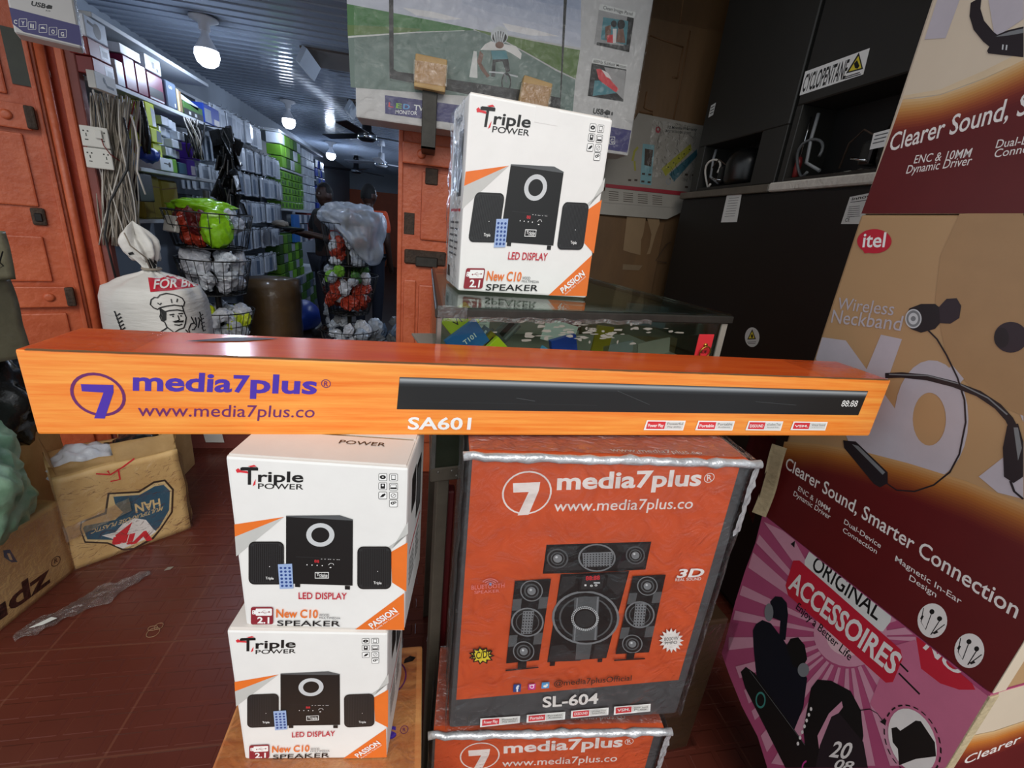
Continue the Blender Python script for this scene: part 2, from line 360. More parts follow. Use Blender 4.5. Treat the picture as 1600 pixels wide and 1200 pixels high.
def art(items, parent, O, U, V_, N=None, names=None, step=0.000012, start=0.0004, drape=None, clip=None):
    """prints the layout as thin ink on the face (O, U, V); every 'part' becomes one child mesh of the thing"""
    U = Vector(U).normalized(); V_ = Vector(V_).normalized(); N = N or U.cross(V_); O = Vector(O)
    cur = [None, None]; lay = start; made = []
    def P(u, v): return O + U * (u / 1000) + V_ * (v / 1000) + N * lay
    def close():
        if cur[0] and len(cur[0].bm.faces):
            mb = cur[0]
            if drape:
                bvh, d, off = drape; dead = []; eye = d if isinstance(d, tuple) else None
                for _ in range(6):
                    bmesh.ops.triangulate(mb.bm, faces=mb.bm.faces)
                    lg = [e for e in mb.bm.edges if e.calc_length() > 0.014]
                    if not lg: break
                    bmesh.ops.subdivide_edges(mb.bm, edges=lg, cuts=1)
                bmesh.ops.triangulate(mb.bm, faces=mb.bm.faces)
                for v in mb.bm.verts:
                    dep = (v.co - O).dot(N)
                    if eye: d = (v.co - eye[0]).normalized()
                    h = bvh.ray_cast(v.co - d * 2.0, d)
                    if h[0] is None: dead.append(v)
                    else: v.co = h[0] - d * (off + dep)
                bmesh.ops.delete(mb.bm, geom=dead, context='VERTS')
            if clip: bmesh.ops.bisect_plane(mb.bm, geom=mb.bm.verts[:] + mb.bm.edges[:] + mb.bm.faces[:], plane_co=clip[0], plane_no=clip[1], clear_outer=True)
            for piece in pieces(mb):
                piece.keepn = True; made.append(piece.obj(cur[1], parent))
        cur[0] = None
    for it in items:
        if it[0] == 'part':
            close(); cur[0] = MB(); cur[1] = (names or {}).get(it[1], it[1]); continue
        if cur[0] is None: cur[0] = MB(); cur[1] = 'print'
        mb = cur[0]; bm = mb.bm; lay += step
        if it[0] == 'p':
            c = it[2]; pts = [P(c[i], c[i + 1]) for i in range(0, len(c), 2)]; mb.face(pts, it[1])
        elif it[0] == 't':
            vs, fs = text_polys(it[1], it[4]); ox, oy, bx, by, ux, uy = it[3]; mi = mb.mi(it[2])
            bv = [bm.verts.new(P(ox + bx * x + ux * y, oy + by * x + uy * y)) for x, y in vs]
            for f in fs:
                try: bm.faces.new([bv[i] for i in f]).material_index = mi
                except ValueError: pass
        elif it[0] == 'e':
            cx, cy, ax, ay, bx, by = it[2]; inn = it[3]; n = 28 if math.hypot(ax, ay) > 6 else (16 if math.hypot(ax, ay) > 2.5 else 8); mi = mb.mi(it[1])
            ring = lambda s: [bm.verts.new(P(cx + s * (ax * math.cos(a) + bx * math.sin(a)), cy + s * (ay * math.cos(a) + by * math.sin(a)))) for a in [2 * math.pi * i / n for i in range(n)]]
            A = ring(1)
            if inn:
                B = ring(inn)
                for i in range(n): bm.faces.new((A[i], A[(i + 1) % n], B[(i + 1) % n], B[i])).material_index = mi
            else: bm.faces.new(A).material_index = mi
        elif it[0] == 'l':
            c = it[3]; pts = [Vector((c[i], c[i + 1])) for i in range(0, len(c), 2)]; w = it[2] * 500; mi = mb.mi(it[1]); A = []; B = []
            for i, q in enumerate(pts):
                t = (pts[min(i + 1, len(pts) - 1)] - pts[max(i - 1, 0)])
                t = t.normalized() if t.length > 1e-6 else Vector((1, 0)); nn = Vector((-t.y, t.x)) * w
                A.append(bm.verts.new(P(*(q + nn)))); B.append(bm.verts.new(P(*(q - nn))))
            for i in range(len(pts) - 1): bm.faces.new((A[i], A[i + 1], B[i + 1], B[i])).material_index = mi
    close()
    return made
X, Y, Z = Vector((1, 0, 0)), Vector((0, 1, 0)), Vector((0, 0, 1))
def bvh_of(o):
    bm = bmesh.new(); bm.from_mesh(o.data); t = BVHTree.FromBMesh(bm); bm.free(); return t
def nz(p, s=1.0, seed=0.0): return noise.noise(Vector(p) * s + Vector((seed, seed * 1.7, -seed)))
ART = {
'triple':[
('part', 'panel_print'),('p','orange',[1.1,172.4,65.6,188.5,-0.1,153]),('p','pgrey',[-0.1,153,65.6,188.5,-1.5,121.1]),('p','pgrey',[225.5,191.6,205,147,196.7,146.5,225.9,172.7]),('p','orange',[225.5,158.5,203.5,141.3,205.5,89.5,225.6,74.3]),('p','orange',[222.5,71.5,224.1,3.2,153.7,0.7]),('part', 'logo_print'),('t','T','ink',[16.1,233.8,19.3,1.3,2.4,25.1],0.012),
('p','ink',[17,258,38.5,259.5,38.2,255.4,16.6,254]),('p','red',[11.1,254.4,14.2,257,17.3,254,24.9,253.7,26,250.5,16.3,251.1,12.1,250.4]),('p','red',[26.2,260.7,34,263.2,37.3,261,29.6,259.7]),('p','red',[29.5,232.3,31.8,238.6,34.3,242.9,32.9,234.6]),('t','riple','ink',[36.8,239.4,55.9,3.4,1.3,15.2],0.02),('t','POWER','ink',[35.9,228.9,56.2,3,0.7,8],0.006),
('p','ink',[196.2,263,196.7,262.9,197.2,262.6,197.5,262.1,197.6,261.4,197.7,254,197.6,253.4,197.3,252.8,196.8,252.4,196.3,252.3,188.5,251.8,187.9,251.8,187.5,252.2,187.2,252.7,187,253.3,187.1,260.7,187.2,261.4,187.5,261.9,187.9,262.3,188.5,262.5]),
('p','white',[196,262.4,196.4,262.3,196.8,262.1,197,261.7,197.1,261.2,197.1,254.2,197.1,253.7,196.8,253.3,196.5,253,196.1,252.9,188.6,252.4,188.2,252.5,187.9,252.7,187.7,253.1,187.6,253.6,187.6,260.6,187.7,261,187.9,261.4,188.2,261.7,188.6,261.9]),('e','ink',[192.3,257.4,3.9,0.2,0,2.9],0.3),
('p','ink',[209.6,263.5,210.1,263.4,210.6,263.1,210.9,262.6,211,261.9,211.1,254.5,211,253.9,210.7,253.3,210.3,252.9,209.7,252.8,201.9,252.3,201.4,252.3,200.9,252.7,200.6,253.2,200.5,253.8,200.4,261.2,200.6,261.9,200.9,262.4,201.3,262.8,201.8,263]),
('p','white',[209.4,262.9,209.8,262.8,210.2,262.6,210.4,262.2,210.5,261.7,210.6,254.7,210.5,254.2,210.3,253.8,210,253.5,209.5,253.4,202.1,252.9,201.7,253,201.3,253.2,201.1,253.6,201,254.1,201,261.1,201.1,261.5,201.3,261.9,201.6,262.2,202,262.4]),('p','ink',[202.9,261.4,208.6,261.8,208.6,254.4,203,254]),('p','white',[203.6,260.6,207.9,260.9,207.9,255.6,203.7,255.3]),
('p','ink',[196.3,249.8,196.8,249.7,197.3,249.4,197.6,248.9,197.7,248.2,197.7,240.7,197.6,240.1,197.3,239.5,196.9,239.1,196.3,238.9,188.5,238.4,187.9,238.5,187.5,238.8,187.1,239.3,187,240,187,247.5,187.2,248.1,187.5,248.7,187.9,249.1,188.5,249.3]),
('p','white',[196.1,249.2,196.5,249.1,196.8,248.8,197.1,248.5,197.2,248,197.2,240.9,197.1,240.4,196.9,240,196.5,239.7,196.1,239.5,188.6,239,188.2,239.1,187.9,239.4,187.7,239.7,187.6,240.2,187.6,247.3,187.7,247.8,187.9,248.2,188.2,248.5,188.6,248.7]),('p','ink',[189.5,247.7,195.2,248.1,195.2,240.5,189.5,240.1]),('e','white',[192.4,245.4,1.4,0.1,0,1.6],0),
('p','ink',[209.8,249.9,210.3,249.8,210.8,249.5,211.1,248.9,211.2,248.3,211.3,240.8,211.2,240.1,210.9,239.6,210.4,239.2,209.9,239,202,238.5,201.5,238.6,201,238.9,200.7,239.4,200.6,240.1,200.5,247.6,200.6,248.2,200.9,248.8,201.4,249.2,202,249.3]),
('p','white',[209.6,249.2,210,249.2,210.4,248.9,210.6,248.5,210.7,248.1,210.8,241,210.7,240.5,210.5,240,210.1,239.7,209.7,239.6,202.2,239.1,201.8,239.2,201.4,239.4,201.2,239.8,201.1,240.3,201.1,247.4,201.2,247.9,201.4,248.3,201.7,248.6,202.1,248.7]),('p','ink',[202,247.3,209.8,247.8,209.9,241.9,202,241.4]),('p','white',[202.7,246.5,209.1,246.9,209.1,243.6,202.7,243.1]),
('p','ink',[201.3,241.4,210.6,242,210.6,241.1,201.3,240.5]),('p','ink',[196.3,236,196.9,235.9,197.3,235.5,197.7,235,197.8,234.4,197.8,226.7,197.7,226.1,197.4,225.5,196.9,225.1,196.4,224.9,188.5,224.4,187.9,224.5,187.4,224.8,187.1,225.4,187,226,187,233.7,187.1,234.3,187.5,234.9,187.9,235.3,188.5,235.4]),
('p','white',[196.1,235.3,196.6,235.3,196.9,235,197.1,234.6,197.2,234.1,197.3,226.9,197.2,226.4,197,226,196.6,225.7,196.2,225.6,188.6,225.1,188.2,225.1,187.9,225.4,187.6,225.8,187.6,226.3,187.6,233.5,187.6,234,187.9,234.4,188.2,234.7,188.6,234.8]),('p','ink',[188.5,227,191.7,231.9,195.3,233.8,196,231.7,193.1,228.1]),
('p','ink',[209.9,236.9,210.5,236.8,210.9,236.5,211.3,235.9,211.4,235.3,211.5,227.7,211.4,227,211.1,226.4,210.6,226,210.1,225.9,202.1,225.3,201.6,225.4,201.1,225.8,200.8,226.3,200.7,226.9,200.6,234.6,200.7,235.2,201,235.8,201.5,236.2,202,236.4]),
('p','white',[209.7,236.2,210.2,236.2,210.5,235.9,210.8,235.5,210.8,235.1,210.9,227.8,210.9,227.3,210.6,226.9,210.3,226.6,209.9,226.5,202.3,226,201.9,226,201.5,226.3,201.3,226.7,201.2,227.2,201.2,234.4,201.2,234.9,201.5,235.3,201.8,235.6,202.2,235.7]),('e','ink',[206,231.1,3.3,0.2,0,3.4],0.8),('l','ink',0.0006,[204.6,229.3,207.8,233.4]),
('p','ink',[210.1,225,210.6,224.9,211.1,224.6,211.4,224,211.5,223.4,211.6,215.6,211.5,215,211.2,214.4,210.7,214,210.2,213.8,202.2,213.3,201.7,213.4,201.2,213.7,200.9,214.3,200.8,214.9,200.7,222.7,200.8,223.3,201.1,223.9,201.6,224.3,202.1,224.5]),
('p','white',[209.9,224.3,210.3,224.3,210.7,224,210.9,223.6,211,223.1,211.1,215.8,211,215.3,210.8,214.9,210.4,214.6,210,214.5,202.4,213.9,202,214,201.6,214.3,201.4,214.7,201.3,215.2,201.3,222.5,201.3,223,201.6,223.4,201.9,223.7,202.3,223.8]),('e','ink',[205.1,219.5,2.5,0.2,-0.1,2.2],0.4),('e','ink',[207.9,221,2.2,0.1,0,1.7],0.4),('part', 'speaker_picture'),
('p','dgrey2',[68.2,190.9,137.1,196.3,154.1,190.8,153.3,188.6,68.1,188.7]),('p','ink',[68.1,189.1,153.7,189.1,151.3,81.1,60.9,79.4]),('e','silver',[110.8,163.4,18.4,1.2,0.8,18.9],0),('e','ink',[110.8,163.4,11.8,0.8,0.5,12.2],0),('p','dgrey',[77,126.2,137.1,126.7,137,126,77,125.5]),('t','88','red',[101,117.8,6.4,-0.1,0.2,4.7],0.01),('t','- - -- - --','white',[109.9,123.1,25.2,0.2,0,1.4],0),
('e','white',[91,113.3,0.7,0.1,0,1],0),('e','white',[97.7,113.3,0.8,0,0.1,0.9],0),('e','white',[104.5,113.2,0.8,0.1,0.1,1],0),('e','white',[111.3,113.2,0.8,0,0.1,1],0),('l','white',0.0006,[119.7,114.7,121.7,117.7,125.5,117.9,126.9,115.1]),('p','white',[121.1,111.4,123.4,111.6,123.3,110.1,121.1,110]),('p','white',[101,101.5,119.7,102.7,119.3,91.9,100.5,90.8]),
('p','ink',[101.7,100.6,118.9,101.6,118.5,92.9,101.3,91.8]),('t','Triple','white',[103,95.3,14.5,-0.1,0.2,4.4],0.01),('t','POWER','white',[107.1,92.6,10.3,0.2,0.1,2.5],0),('p','ink',[73.2,79.7,80,79.7,79.7,74.2,72.8,74.3]),('p','ink',[140.8,80.5,147.8,80.4,147.6,73.9,140.7,74]),
('p','ink',[55.6,149.4,58.3,148.8,60.6,147,62,144.1,62.3,140.6,58.8,87.7,57.9,83.9,56.1,80.6,53.4,78.3,50.4,77.3,18.2,75.3,15.4,75.9,13.1,77.9,11.7,81,11.5,84.7,16.3,137.6,17.2,141.2,19.1,144.3,21.7,146.5,24.6,147.3]),
('p','dgrey',[55,147,57.4,146.6,59.3,145,60.5,142.6,60.8,139.6,57.3,88.5,56.6,85.3,55,82.5,52.8,80.6,50.2,79.8,18.8,77.8,16.4,78.3,14.5,80,13.3,82.6,13.1,85.8,17.7,136.8,18.5,139.8,20.1,142.5,22.3,144.3,24.7,145.1]),('p','ink',[18.8,139.6,20.1,139.7,15,83,13.7,82.9]),('p','ink',[21.3,139.8,22.6,139.9,17.6,83.1,16.3,83]),('p','ink',[24.2,143.7,25.4,143.7,19.8,79.3,18.5,79.3]),
('p','ink',[26.6,143.8,27.9,143.9,22.4,79.5,21.1,79.4]),('p','ink',[29.1,144,30.4,144.1,25,79.7,23.7,79.6]),('p','ink',[31.6,144.1,32.9,144.2,27.6,79.8,26.3,79.7]),('p','ink',[34.1,144.3,35.4,144.4,30.1,80,28.8,79.9]),('p','ink',[36.6,144.5,37.9,144.5,32.7,80.1,31.4,80.1]),('p','ink',[39.1,144.6,40.4,144.7,35.3,80.3,34,80.2]),('p','ink',[41.6,144.8,42.9,144.9,37.9,80.5,36.6,80.4]),
('p','ink',[44.1,144.9,45.4,145,40.5,80.6,39.2,80.5]),('p','ink',[46.6,145.1,47.9,145.2,43,80.8,41.7,80.7]),('p','ink',[49.1,145.3,50.4,145.3,45.6,81,44.3,80.9]),('p','ink',[51.6,145.4,52.9,145.5,48.2,81.1,46.9,81]),('p','ink',[54.1,145.6,55.4,145.7,50.8,81.3,49.5,81.2]),('p','ink',[56.4,142.1,57.6,142.1,53.7,85.4,52.4,85.3]),('p','ink',[58.9,142.2,60.1,142.3,56.2,85.5,54.9,85.5]),
('e','white',[41.3,107.6,0.6,0,0.1,0.7],0),('t','Triple','white',[34.3,85.6,10.7,0.2,0.4,4.4],0.01),('p','ink',[196.7,150.7,199.6,150.1,202,148.3,203.7,145.4,204.3,141.8,204.7,88.4,204.2,84.6,202.5,81.3,200,78.9,197,78,165.5,76,162.6,76.6,160.1,78.6,158.4,81.7,157.9,85.5,158.8,138.9,159.4,142.5,161.1,145.6,163.5,147.8,166.4,148.7]),
('p','dgrey',[196.3,148.3,198.8,147.9,200.9,146.3,202.3,143.8,202.8,140.8,203.2,89.3,202.7,86.1,201.3,83.2,199.1,81.3,196.6,80.5,165.9,78.6,163.4,79.1,161.3,80.8,159.9,83.4,159.5,86.6,160.2,138.1,160.8,141.1,162.2,143.8,164.3,145.6,166.7,146.4]),('p','ink',[161.1,140.9,162.4,141,161.6,83.8,160.3,83.7]),('p','ink',[163.6,141.1,164.9,141.2,164.2,83.9,162.8,83.8]),
('p','ink',[166.1,145,167.4,145.1,166.7,80.1,165.3,80]),('p','ink',[168.6,145.1,169.9,145.2,169.2,80.3,167.9,80.2]),('p','ink',[171,145.3,172.3,145.4,171.7,80.4,170.4,80.3]),('p','ink',[173.5,145.4,174.8,145.5,174.3,80.6,173,80.5]),('p','ink',[176,145.6,177.2,145.7,176.8,80.7,175.5,80.7]),('p','ink',[178.4,145.8,179.7,145.8,179.4,80.9,178.1,80.8]),
('p','ink',[180.9,145.9,182.2,146,181.9,81.1,180.6,81]),('p','ink',[183.3,146.1,184.6,146.2,184.5,81.2,183.2,81.1]),('p','ink',[185.8,146.2,187.1,146.3,187,81.4,185.7,81.3]),('p','ink',[188.3,146.4,189.5,146.5,189.6,81.5,188.2,81.4]),('p','ink',[190.7,146.6,192,146.6,192.1,81.7,190.8,81.6]),('p','ink',[193.2,146.7,194.5,146.8,194.7,81.8,193.3,81.8]),
('p','ink',[195.6,146.9,196.9,147,197.2,82,195.9,81.9]),('p','ink',[198.1,143.3,199.4,143.4,199.7,86.1,198.4,86.1]),('p','ink',[200.6,143.5,201.9,143.5,202.3,86.3,201,86.2]),('e','white',[186,108.5,0.5,0.1,0,0.8],0),('t','Triple','white',[180.5,86.4,10.9,0.2,0,4.5],0.01),('p','lblue',[52.6,112.3,71.5,114.5,70.8,72.1,52.2,70]),('e','dblue',[56.3,106.4,1.9,0.1,0.1,2],0),
('e','dblue',[61.9,106.7,1.9,0.1,0.2,2],0),('e','dblue',[67.6,107.1,1.9,0.1,0.1,2],0),('e','dblue',[56.2,100.3,1.9,0.2,0.2,2.1],0),('e','dblue',[61.9,100.7,1.9,0.1,0.2,2],0),('e','dblue',[67.6,101.1,1.9,0.1,0.1,2],0),('e','dblue',[56.2,94.3,1.9,0.1,0.1,2],0),('e','dblue',[61.9,94.7,1.9,0.1,0.1,2],0),('e','dblue',[67.6,95,1.9,0.1,0.1,2.1],0),('e','dblue',[56.2,88.2,1.9,0.1,0.1,2.1],0),
('e','dblue',[61.9,88.6,1.9,0.1,0.1,2],0),('e','dblue',[67.6,88.9,1.9,0.2,0.1,2.1],0),('e','dblue',[56.1,82.1,1.9,0.1,0.2,2.1],0),('e','dblue',[61.9,82.5,1.9,0.1,0.1,2],0),('e','dblue',[67.6,82.8,1.9,0.1,0.1,2.1],0),('e','dblue',[56.1,75.9,1.9,0.2,0.1,2.1],0),('e','dblue',[61.8,76.3,2,0.1,0.2,2.1],0),('e','dblue',[67.6,76.7,1.9,0.1,0.1,2],0),('part', 'caption_print'),
('t','LED DISPLAY','crimson',[76.7,53.9,66.3,3.1,0.6,11.7],0.012),('p','dred',[38.2,37.3,39.3,37.1,40.1,36.4,40.6,35.2,40.7,33.9,38.9,9.2,38.6,7.8,37.9,6.6,36.9,5.7,35.8,5.4,10.4,3.8,9.4,4,8.5,4.8,8,6,8,7.4,10.2,32,10.5,33.4,11.2,34.6,12.2,35.5,13.2,35.8]),
('p','white',[38.1,34.7,38.5,34.6,38.8,34.3,39.1,33.8,39.1,33.3,38.4,23.4,38.2,22.8,37.9,22.2,37.5,21.9,37.1,21.7,17,20.5,16.5,20.6,16.2,20.9,16,21.4,15.9,22,16.8,31.9,16.9,32.5,17.2,33,17.6,33.4,18.1,33.5]),
('p','white',[16.3,30.3,16.5,30.3,16.8,30,16.9,29.7,16.9,29.3,16.5,24.1,16.4,23.7,16.2,23.4,15.9,23.1,15.6,23,12.1,22.8,11.8,22.9,11.6,23.1,11.4,23.4,11.4,23.8,11.9,29,11.9,29.4,12.1,29.8,12.4,30,12.7,30.1]),('p','dred',[13,28.6,14.2,28.6,14,27.1,12.8,27]),('p','dred',[12.7,25.4,13.9,25.5,13.7,24,12.6,23.9]),('l','dred',0.0006,[21,26.5,34,28.3]),('e','dred',[21,26.5,1,0,0.1,1.3],0),
('p','dred',[34.2,29.9,36.8,28.5,33.9,26.7]),('l','dred',0.0005,[24.2,27.2,27.5,30,29.9,30.1]),('l','dred',0.0005,[25.8,27.3,28.7,24.9,31,25]),('t','2.1','white',[17,6.9,16.6,0.4,1,11.6],0.03),('t','New C10','orange',[43.9,19,57.8,1.9,1.1,15.1],0.02),('t','WOOD','dgrey2',[103.8,24.2,13.8,0.3,0.2,4.7],0),('t','MULTIMEDIA','dgrey2',[103.6,19.5,29.8,0.7,0.1,3.6],0),
('t','SPEAKER','ink',[44,3.2,89,3.7,0.7,10.1],0.008),('t','PASSION','white',[178.4,5.3,36.3,33.5,-6.4,7.7],0.03),('t','Family Film Television','white',[184,3.5,32.7,31.7,-1.6,2.1],0),
],
'bar':[
('part', 'logo_print'),('e','purple',[74.4,54.8,29,0,0,29],0.88),('p','violet',[58.6,68.4,92.5,68.2,91.2,58.6,75.8,22.8,64.5,23,80.4,57.9,58,59.1]),('t','media','violet',[112.4,62.1,111.4,0.4,4.1,25],0.028),('t','7','violet',[225.5,62.6,19.2,0,2.8,23.1],0.03),('t','plus','violet',[245.5,62.3,81.6,-0.1,3.1,25.7],0.028),('e','purple',[339.5,76.9,6.1,0,0,6.1],0.84),
('t','R','purple',[336.5,73.2,5.5,0,0.9,7.2],0.012),('t','www.media7plus.co','purple',[112.5,26.7,210,0.3,2.6,16.9],0.002),('part', 'soundbar_picture'),('p','ink',[435.6,89.4,1238.1,88.2,1236.4,41.8,432.4,41.1]),('p',(74, 78, 81),[435.9,89,1237.6,87.6,1237.6,86.7,435.9,88.1]),('p',(101, 105, 108),[435.9,88.2,1237.6,86.7,1237.5,85.8,435.8,87.3]),
('p',(128, 133, 136),[435.8,87.3,1237.5,85.9,1237.5,85,435.8,86.5]),('p',(155, 160, 163),[435.8,86.5,1237.5,85,1237.4,84.1,435.7,85.6]),('p',(161, 166, 169),[435.7,85.7,1237.4,84.1,1237.4,83.2,435.7,84.8]),('p',(146, 151, 154),[435.7,84.8,1237.4,83.3,1237.3,82.4,435.6,84]),('p',(131, 136, 139),[435.6,84,1237.3,82.4,1237.3,81.5,435.6,83.1]),
('p',(116, 121, 124),[435.6,83.2,1237.3,81.6,1237.2,80.6,435.5,82.3]),('p',(100, 104, 107),[435.5,82.3,1237.2,80.7,1237.2,79.8,435.5,81.5]),('p',(83, 87, 90),[435.5,81.5,1237.2,79.8,1237.2,78.9,435.5,80.6]),('p',(67, 70, 72),[435.5,80.7,1237.2,79,1237.1,78.1,435.4,79.8]),('p',(50, 53, 55),[435.4,79.9,1237.1,78.1,1237.1,77.2,435.4,79]),('p',(40, 42, 44),[435.4,79,1237.1,77.2,1237,76.3,435.3,78.1]),
('p',(36, 38, 39),[435.3,78.2,1237,76.4,1237,75.5,435.3,77.3]),('p',(32, 33, 35),[435.3,77.4,1237,75.5,1236.9,74.6,435.2,76.5]),('p',(28, 29, 30),[435.2,76.5,1236.9,74.7,1236.9,73.8,435.2,75.7]),('l','dgrey',0.0006,[463.9,53.1,733.3,52.3]),('l','dgrey2',0.0005,[604.1,61.7,633.2,57.4]),('l','dgrey2',0.0004,[762.8,77,821.9,55]),('l','dgrey2',0.0004,[1014.7,63.9,1097.9,59]),
('t','88:88','white',[1191.4,58.2,33.8,0.2,-0.4,11.6],0),('part', 'caption_print'),('t','SA601','white',[448,10.1,91.1,0.2,0.6,19.4],0.022),('part', 'badge_print'),('p','white',[823.1,28,893.1,27.8,892.3,10.1,820.7,10.5]),('p','red',[825.4,25.9,857.5,25.8,857.1,12.5,824.4,12.7]),('p','white2',[857.5,25.8,891.1,25.7,890.4,12.2,857.1,12.5]),
('t','Power Play','white',[827.3,15.9,27.8,0.3,-0.4,5.8],0.02),('t','Powerful','ink',[861.3,20,28.2,0.3,-0.4,4.2],0),('t','Play ability','ink',[862.9,15.2,23.8,0.2,-0.3,2.7],0),('part', 'badge_print'),('p','white',[916.4,28.1,985.9,27.9,985.6,10.4,914.6,10.8]),('p','red',[918.9,26,950.6,25.9,950.7,12.8,918.3,13]),('p','white2',[950.6,25.9,983.9,25.7,983.6,12.6,950.7,12.8]),
('t','Portable','white',[921.3,16.3,27.2,0.3,-0.7,5.4],0.02),('t','Portable','ink',[954.9,19.9,27.5,0.3,-0.6,4.4],0),('t','Audiente','ink',[956.6,15.6,23,0.2,-0.3,2.2],0),('part', 'badge_print'),('p','white',[1012.5,28.6,1081.8,28.3,1082.2,10.6,1011.2,11.1]),('p','red',[1015.1,26.4,1046.7,26.2,1047.2,13.1,1014.9,13.4]),('p','white2',[1046.7,26.2,1079.8,26.1,1079.9,12.9,1047.2,13.1]),
('t','EXSOUND','white',[1017.9,16.7,26.8,0.3,-0.9,5.3],0.02),('t','eXcellent True','ink',[1051.3,20.2,27.2,0.3,-0.8,4.4],0),('t','Sound Pro','ink',[1053.3,16,22.4,0.2,-0.4,2],0),('part', 'badge_print'),('p','white',[1102.9,28.5,1175,28.2,1175.8,11.5,1101.9,11.9]),('p','red',[1105.7,26.3,1138.5,26.1,1139.3,14,1105.7,14.2]),('p','white2',[1138.5,26.1,1173,25.9,1173.4,13.7,1139.3,14]),
('t','VSM.','white',[1108.7,17.7,27.9,0.2,-0.8,4.1],0.02),('t','Virtual Sound','ink',[1143.6,19.9,28.3,0.3,-1,4.5],0),('t','Matrix','ink',[1145.5,16.9,23.3,0.2,-0.2,0.8],0),
],
'sl':[
('part', 'panel_print'),('p','slorange',[5.2,545.3,415.2,546.7,419.4,92.6,9.2,71.5]),('part', 'logo_print'),('e','pwhite',[88.8,491,37,0,0,37],0.93),('p','pwhite',[66.3,507,106.4,510,105.9,495.2,95.1,453.4,78.6,452.1,91.1,492.9,68.4,491.5]),('t','media7plus','pwhite',[132.6,497.8,226.1,11.5,-2.4,28],0.028),('e','pwhite',[369.9,522.7,8.5,0,0,8.5],0.86),
('t','R','pwhite',[367.4,517.6,7.9,0.7,-2.6,10],0.01),('t','www.media7plus.co','pwhite',[132.8,459.9,222.4,7.4,-0.9,18.8],0.006),('part', 'speaker_picture'),('p','ink',[129.4,399.1,300.3,404.5,301.6,349.3,256.9,346.4,189,343.9,130.2,343.1]),('p','dgrey',[135.4,394.3,182.4,396.4,175.7,381.2,133.4,379.3]),('p','dgrey',[242.2,398.5,296.9,400.1,296.1,384,252,384.2]),
('p','dgrey',[132.9,363,180.5,365.3,196.9,350,132.2,348.1]),('p','dgrey',[253.1,366.3,298.5,368.2,299,354.5,251.1,351.6]),('e','dgrey2',[150.6,372.6,17.3,-0.1,-2.7,19],0),('e','ink',[150.6,372.6,14.9,-0.1,-2.4,16.3],0),('e','dgrey2',[150.6,372.6,11.4,0,-1.8,12.6],0),('e','ink',[150.6,372.6,9.5,0,-1.5,10.5],0),('e','mgrey',[150.6,372.6,7.2,0,-1.2,8],0),('e','silver',[148.4,375.4,2.2,0,-0.3,2.3],0),
('e','dgrey2',[278.6,377.9,16.4,-0.1,-3.7,17.8],0),('e','ink',[278.6,377.9,14.1,-0.1,-3.2,15.3],0),('e','dgrey2',[278.6,377.9,10.8,0,-2.5,11.8],0),('e','ink',[278.6,377.9,9,0,-2.1,9.8],0),('e','mgrey',[278.6,377.9,6.8,0,-1.6,7.5],0),('e','silver',[276.1,380.7,2.1,0,-0.5,2.2],0),('e','mgrey',[214.9,373.3,31.2,-0.2,-4.7,27.3],0),('e','ink',[214.9,373.3,28.3,-0.2,-4.3,24.6],0),
('p','mgrey',[189.1,383.3,240,385.3,241.4,357.4,195.5,355.7]),('e','ink',[193.4,380,1.2,0,-0.3,1.4],0),('e','ink',[198.2,380.2,1.2,0,-0.2,1.3],0),('e','ink',[203,380.3,1.2,0,-0.2,1.3],0),('e','ink',[207.9,380.5,1.2,0,-0.3,1.3],0),('e','ink',[212.7,380.6,1.2,0,-0.2,1.3],0),('e','ink',[217.6,380.7,1.2,0,-0.2,1.4],0),('e','ink',[222.5,380.9,1.2,0,-0.3,1.3],0),('e','ink',[227.4,381,1.2,0,-0.3,1.3],0),
('e','ink',[232.3,381.2,1.2,0,-0.3,1.3],0),('e','ink',[237.2,381.3,1.2,0,-0.3,1.3],0),('e','ink',[193.9,375.6,1.2,0,-0.2,1.4],0),('e','ink',[198.8,375.8,1.2,0,-0.2,1.3],0),('e','ink',[203.6,375.9,1.2,0,-0.2,1.3],0),('e','ink',[208.5,376.1,1.2,-0.1,-0.2,1.3],0),('e','ink',[213.4,376.2,1.2,0,-0.3,1.3],0),('e','ink',[218.2,376.3,1.3,0,-0.2,1.4],0),('e','ink',[223.1,376.5,1.3,0,-0.2,1.3],0),
('e','ink',[228,376.6,1.3,0,-0.2,1.3],0),('e','ink',[233,376.7,1.2,0,-0.3,1.4],0),('e','ink',[237.9,376.9,1.2,0,-0.3,1.3],0),('e','ink',[194.5,371.2,1.2,0,-0.2,1.4],0),('e','ink',[199.4,371.4,1.2,0,-0.2,1.3],0),('e','ink',[204.2,371.5,1.3,0,-0.2,1.3],0),('e','ink',[209.1,371.6,1.2,0,-0.2,1.4],0),('e','ink',[214,371.8,1.2,0,-0.2,1.3],0),('e','ink',[218.9,371.9,1.2,0,-0.2,1.3],0),
('e','ink',[223.8,372,1.2,0,-0.2,1.4],0),('e','ink',[228.7,372.2,1.2,-0.1,-0.2,1.3],0),('e','ink',[233.6,372.3,1.3,0,-0.2,1.3],0),('e','ink',[238.6,372.4,1.2,0,-0.3,1.4],0),('e','ink',[195.1,366.8,1.2,0,-0.2,1.3],0),('e','ink',[200,366.9,1.2,0,-0.2,1.4],0),('e','ink',[204.9,367.1,1.2,0,-0.3,1.3],0),('e','ink',[209.7,367.2,1.3,0,-0.2,1.3],0),('e','ink',[214.6,367.3,1.3,0,-0.2,1.4],0),
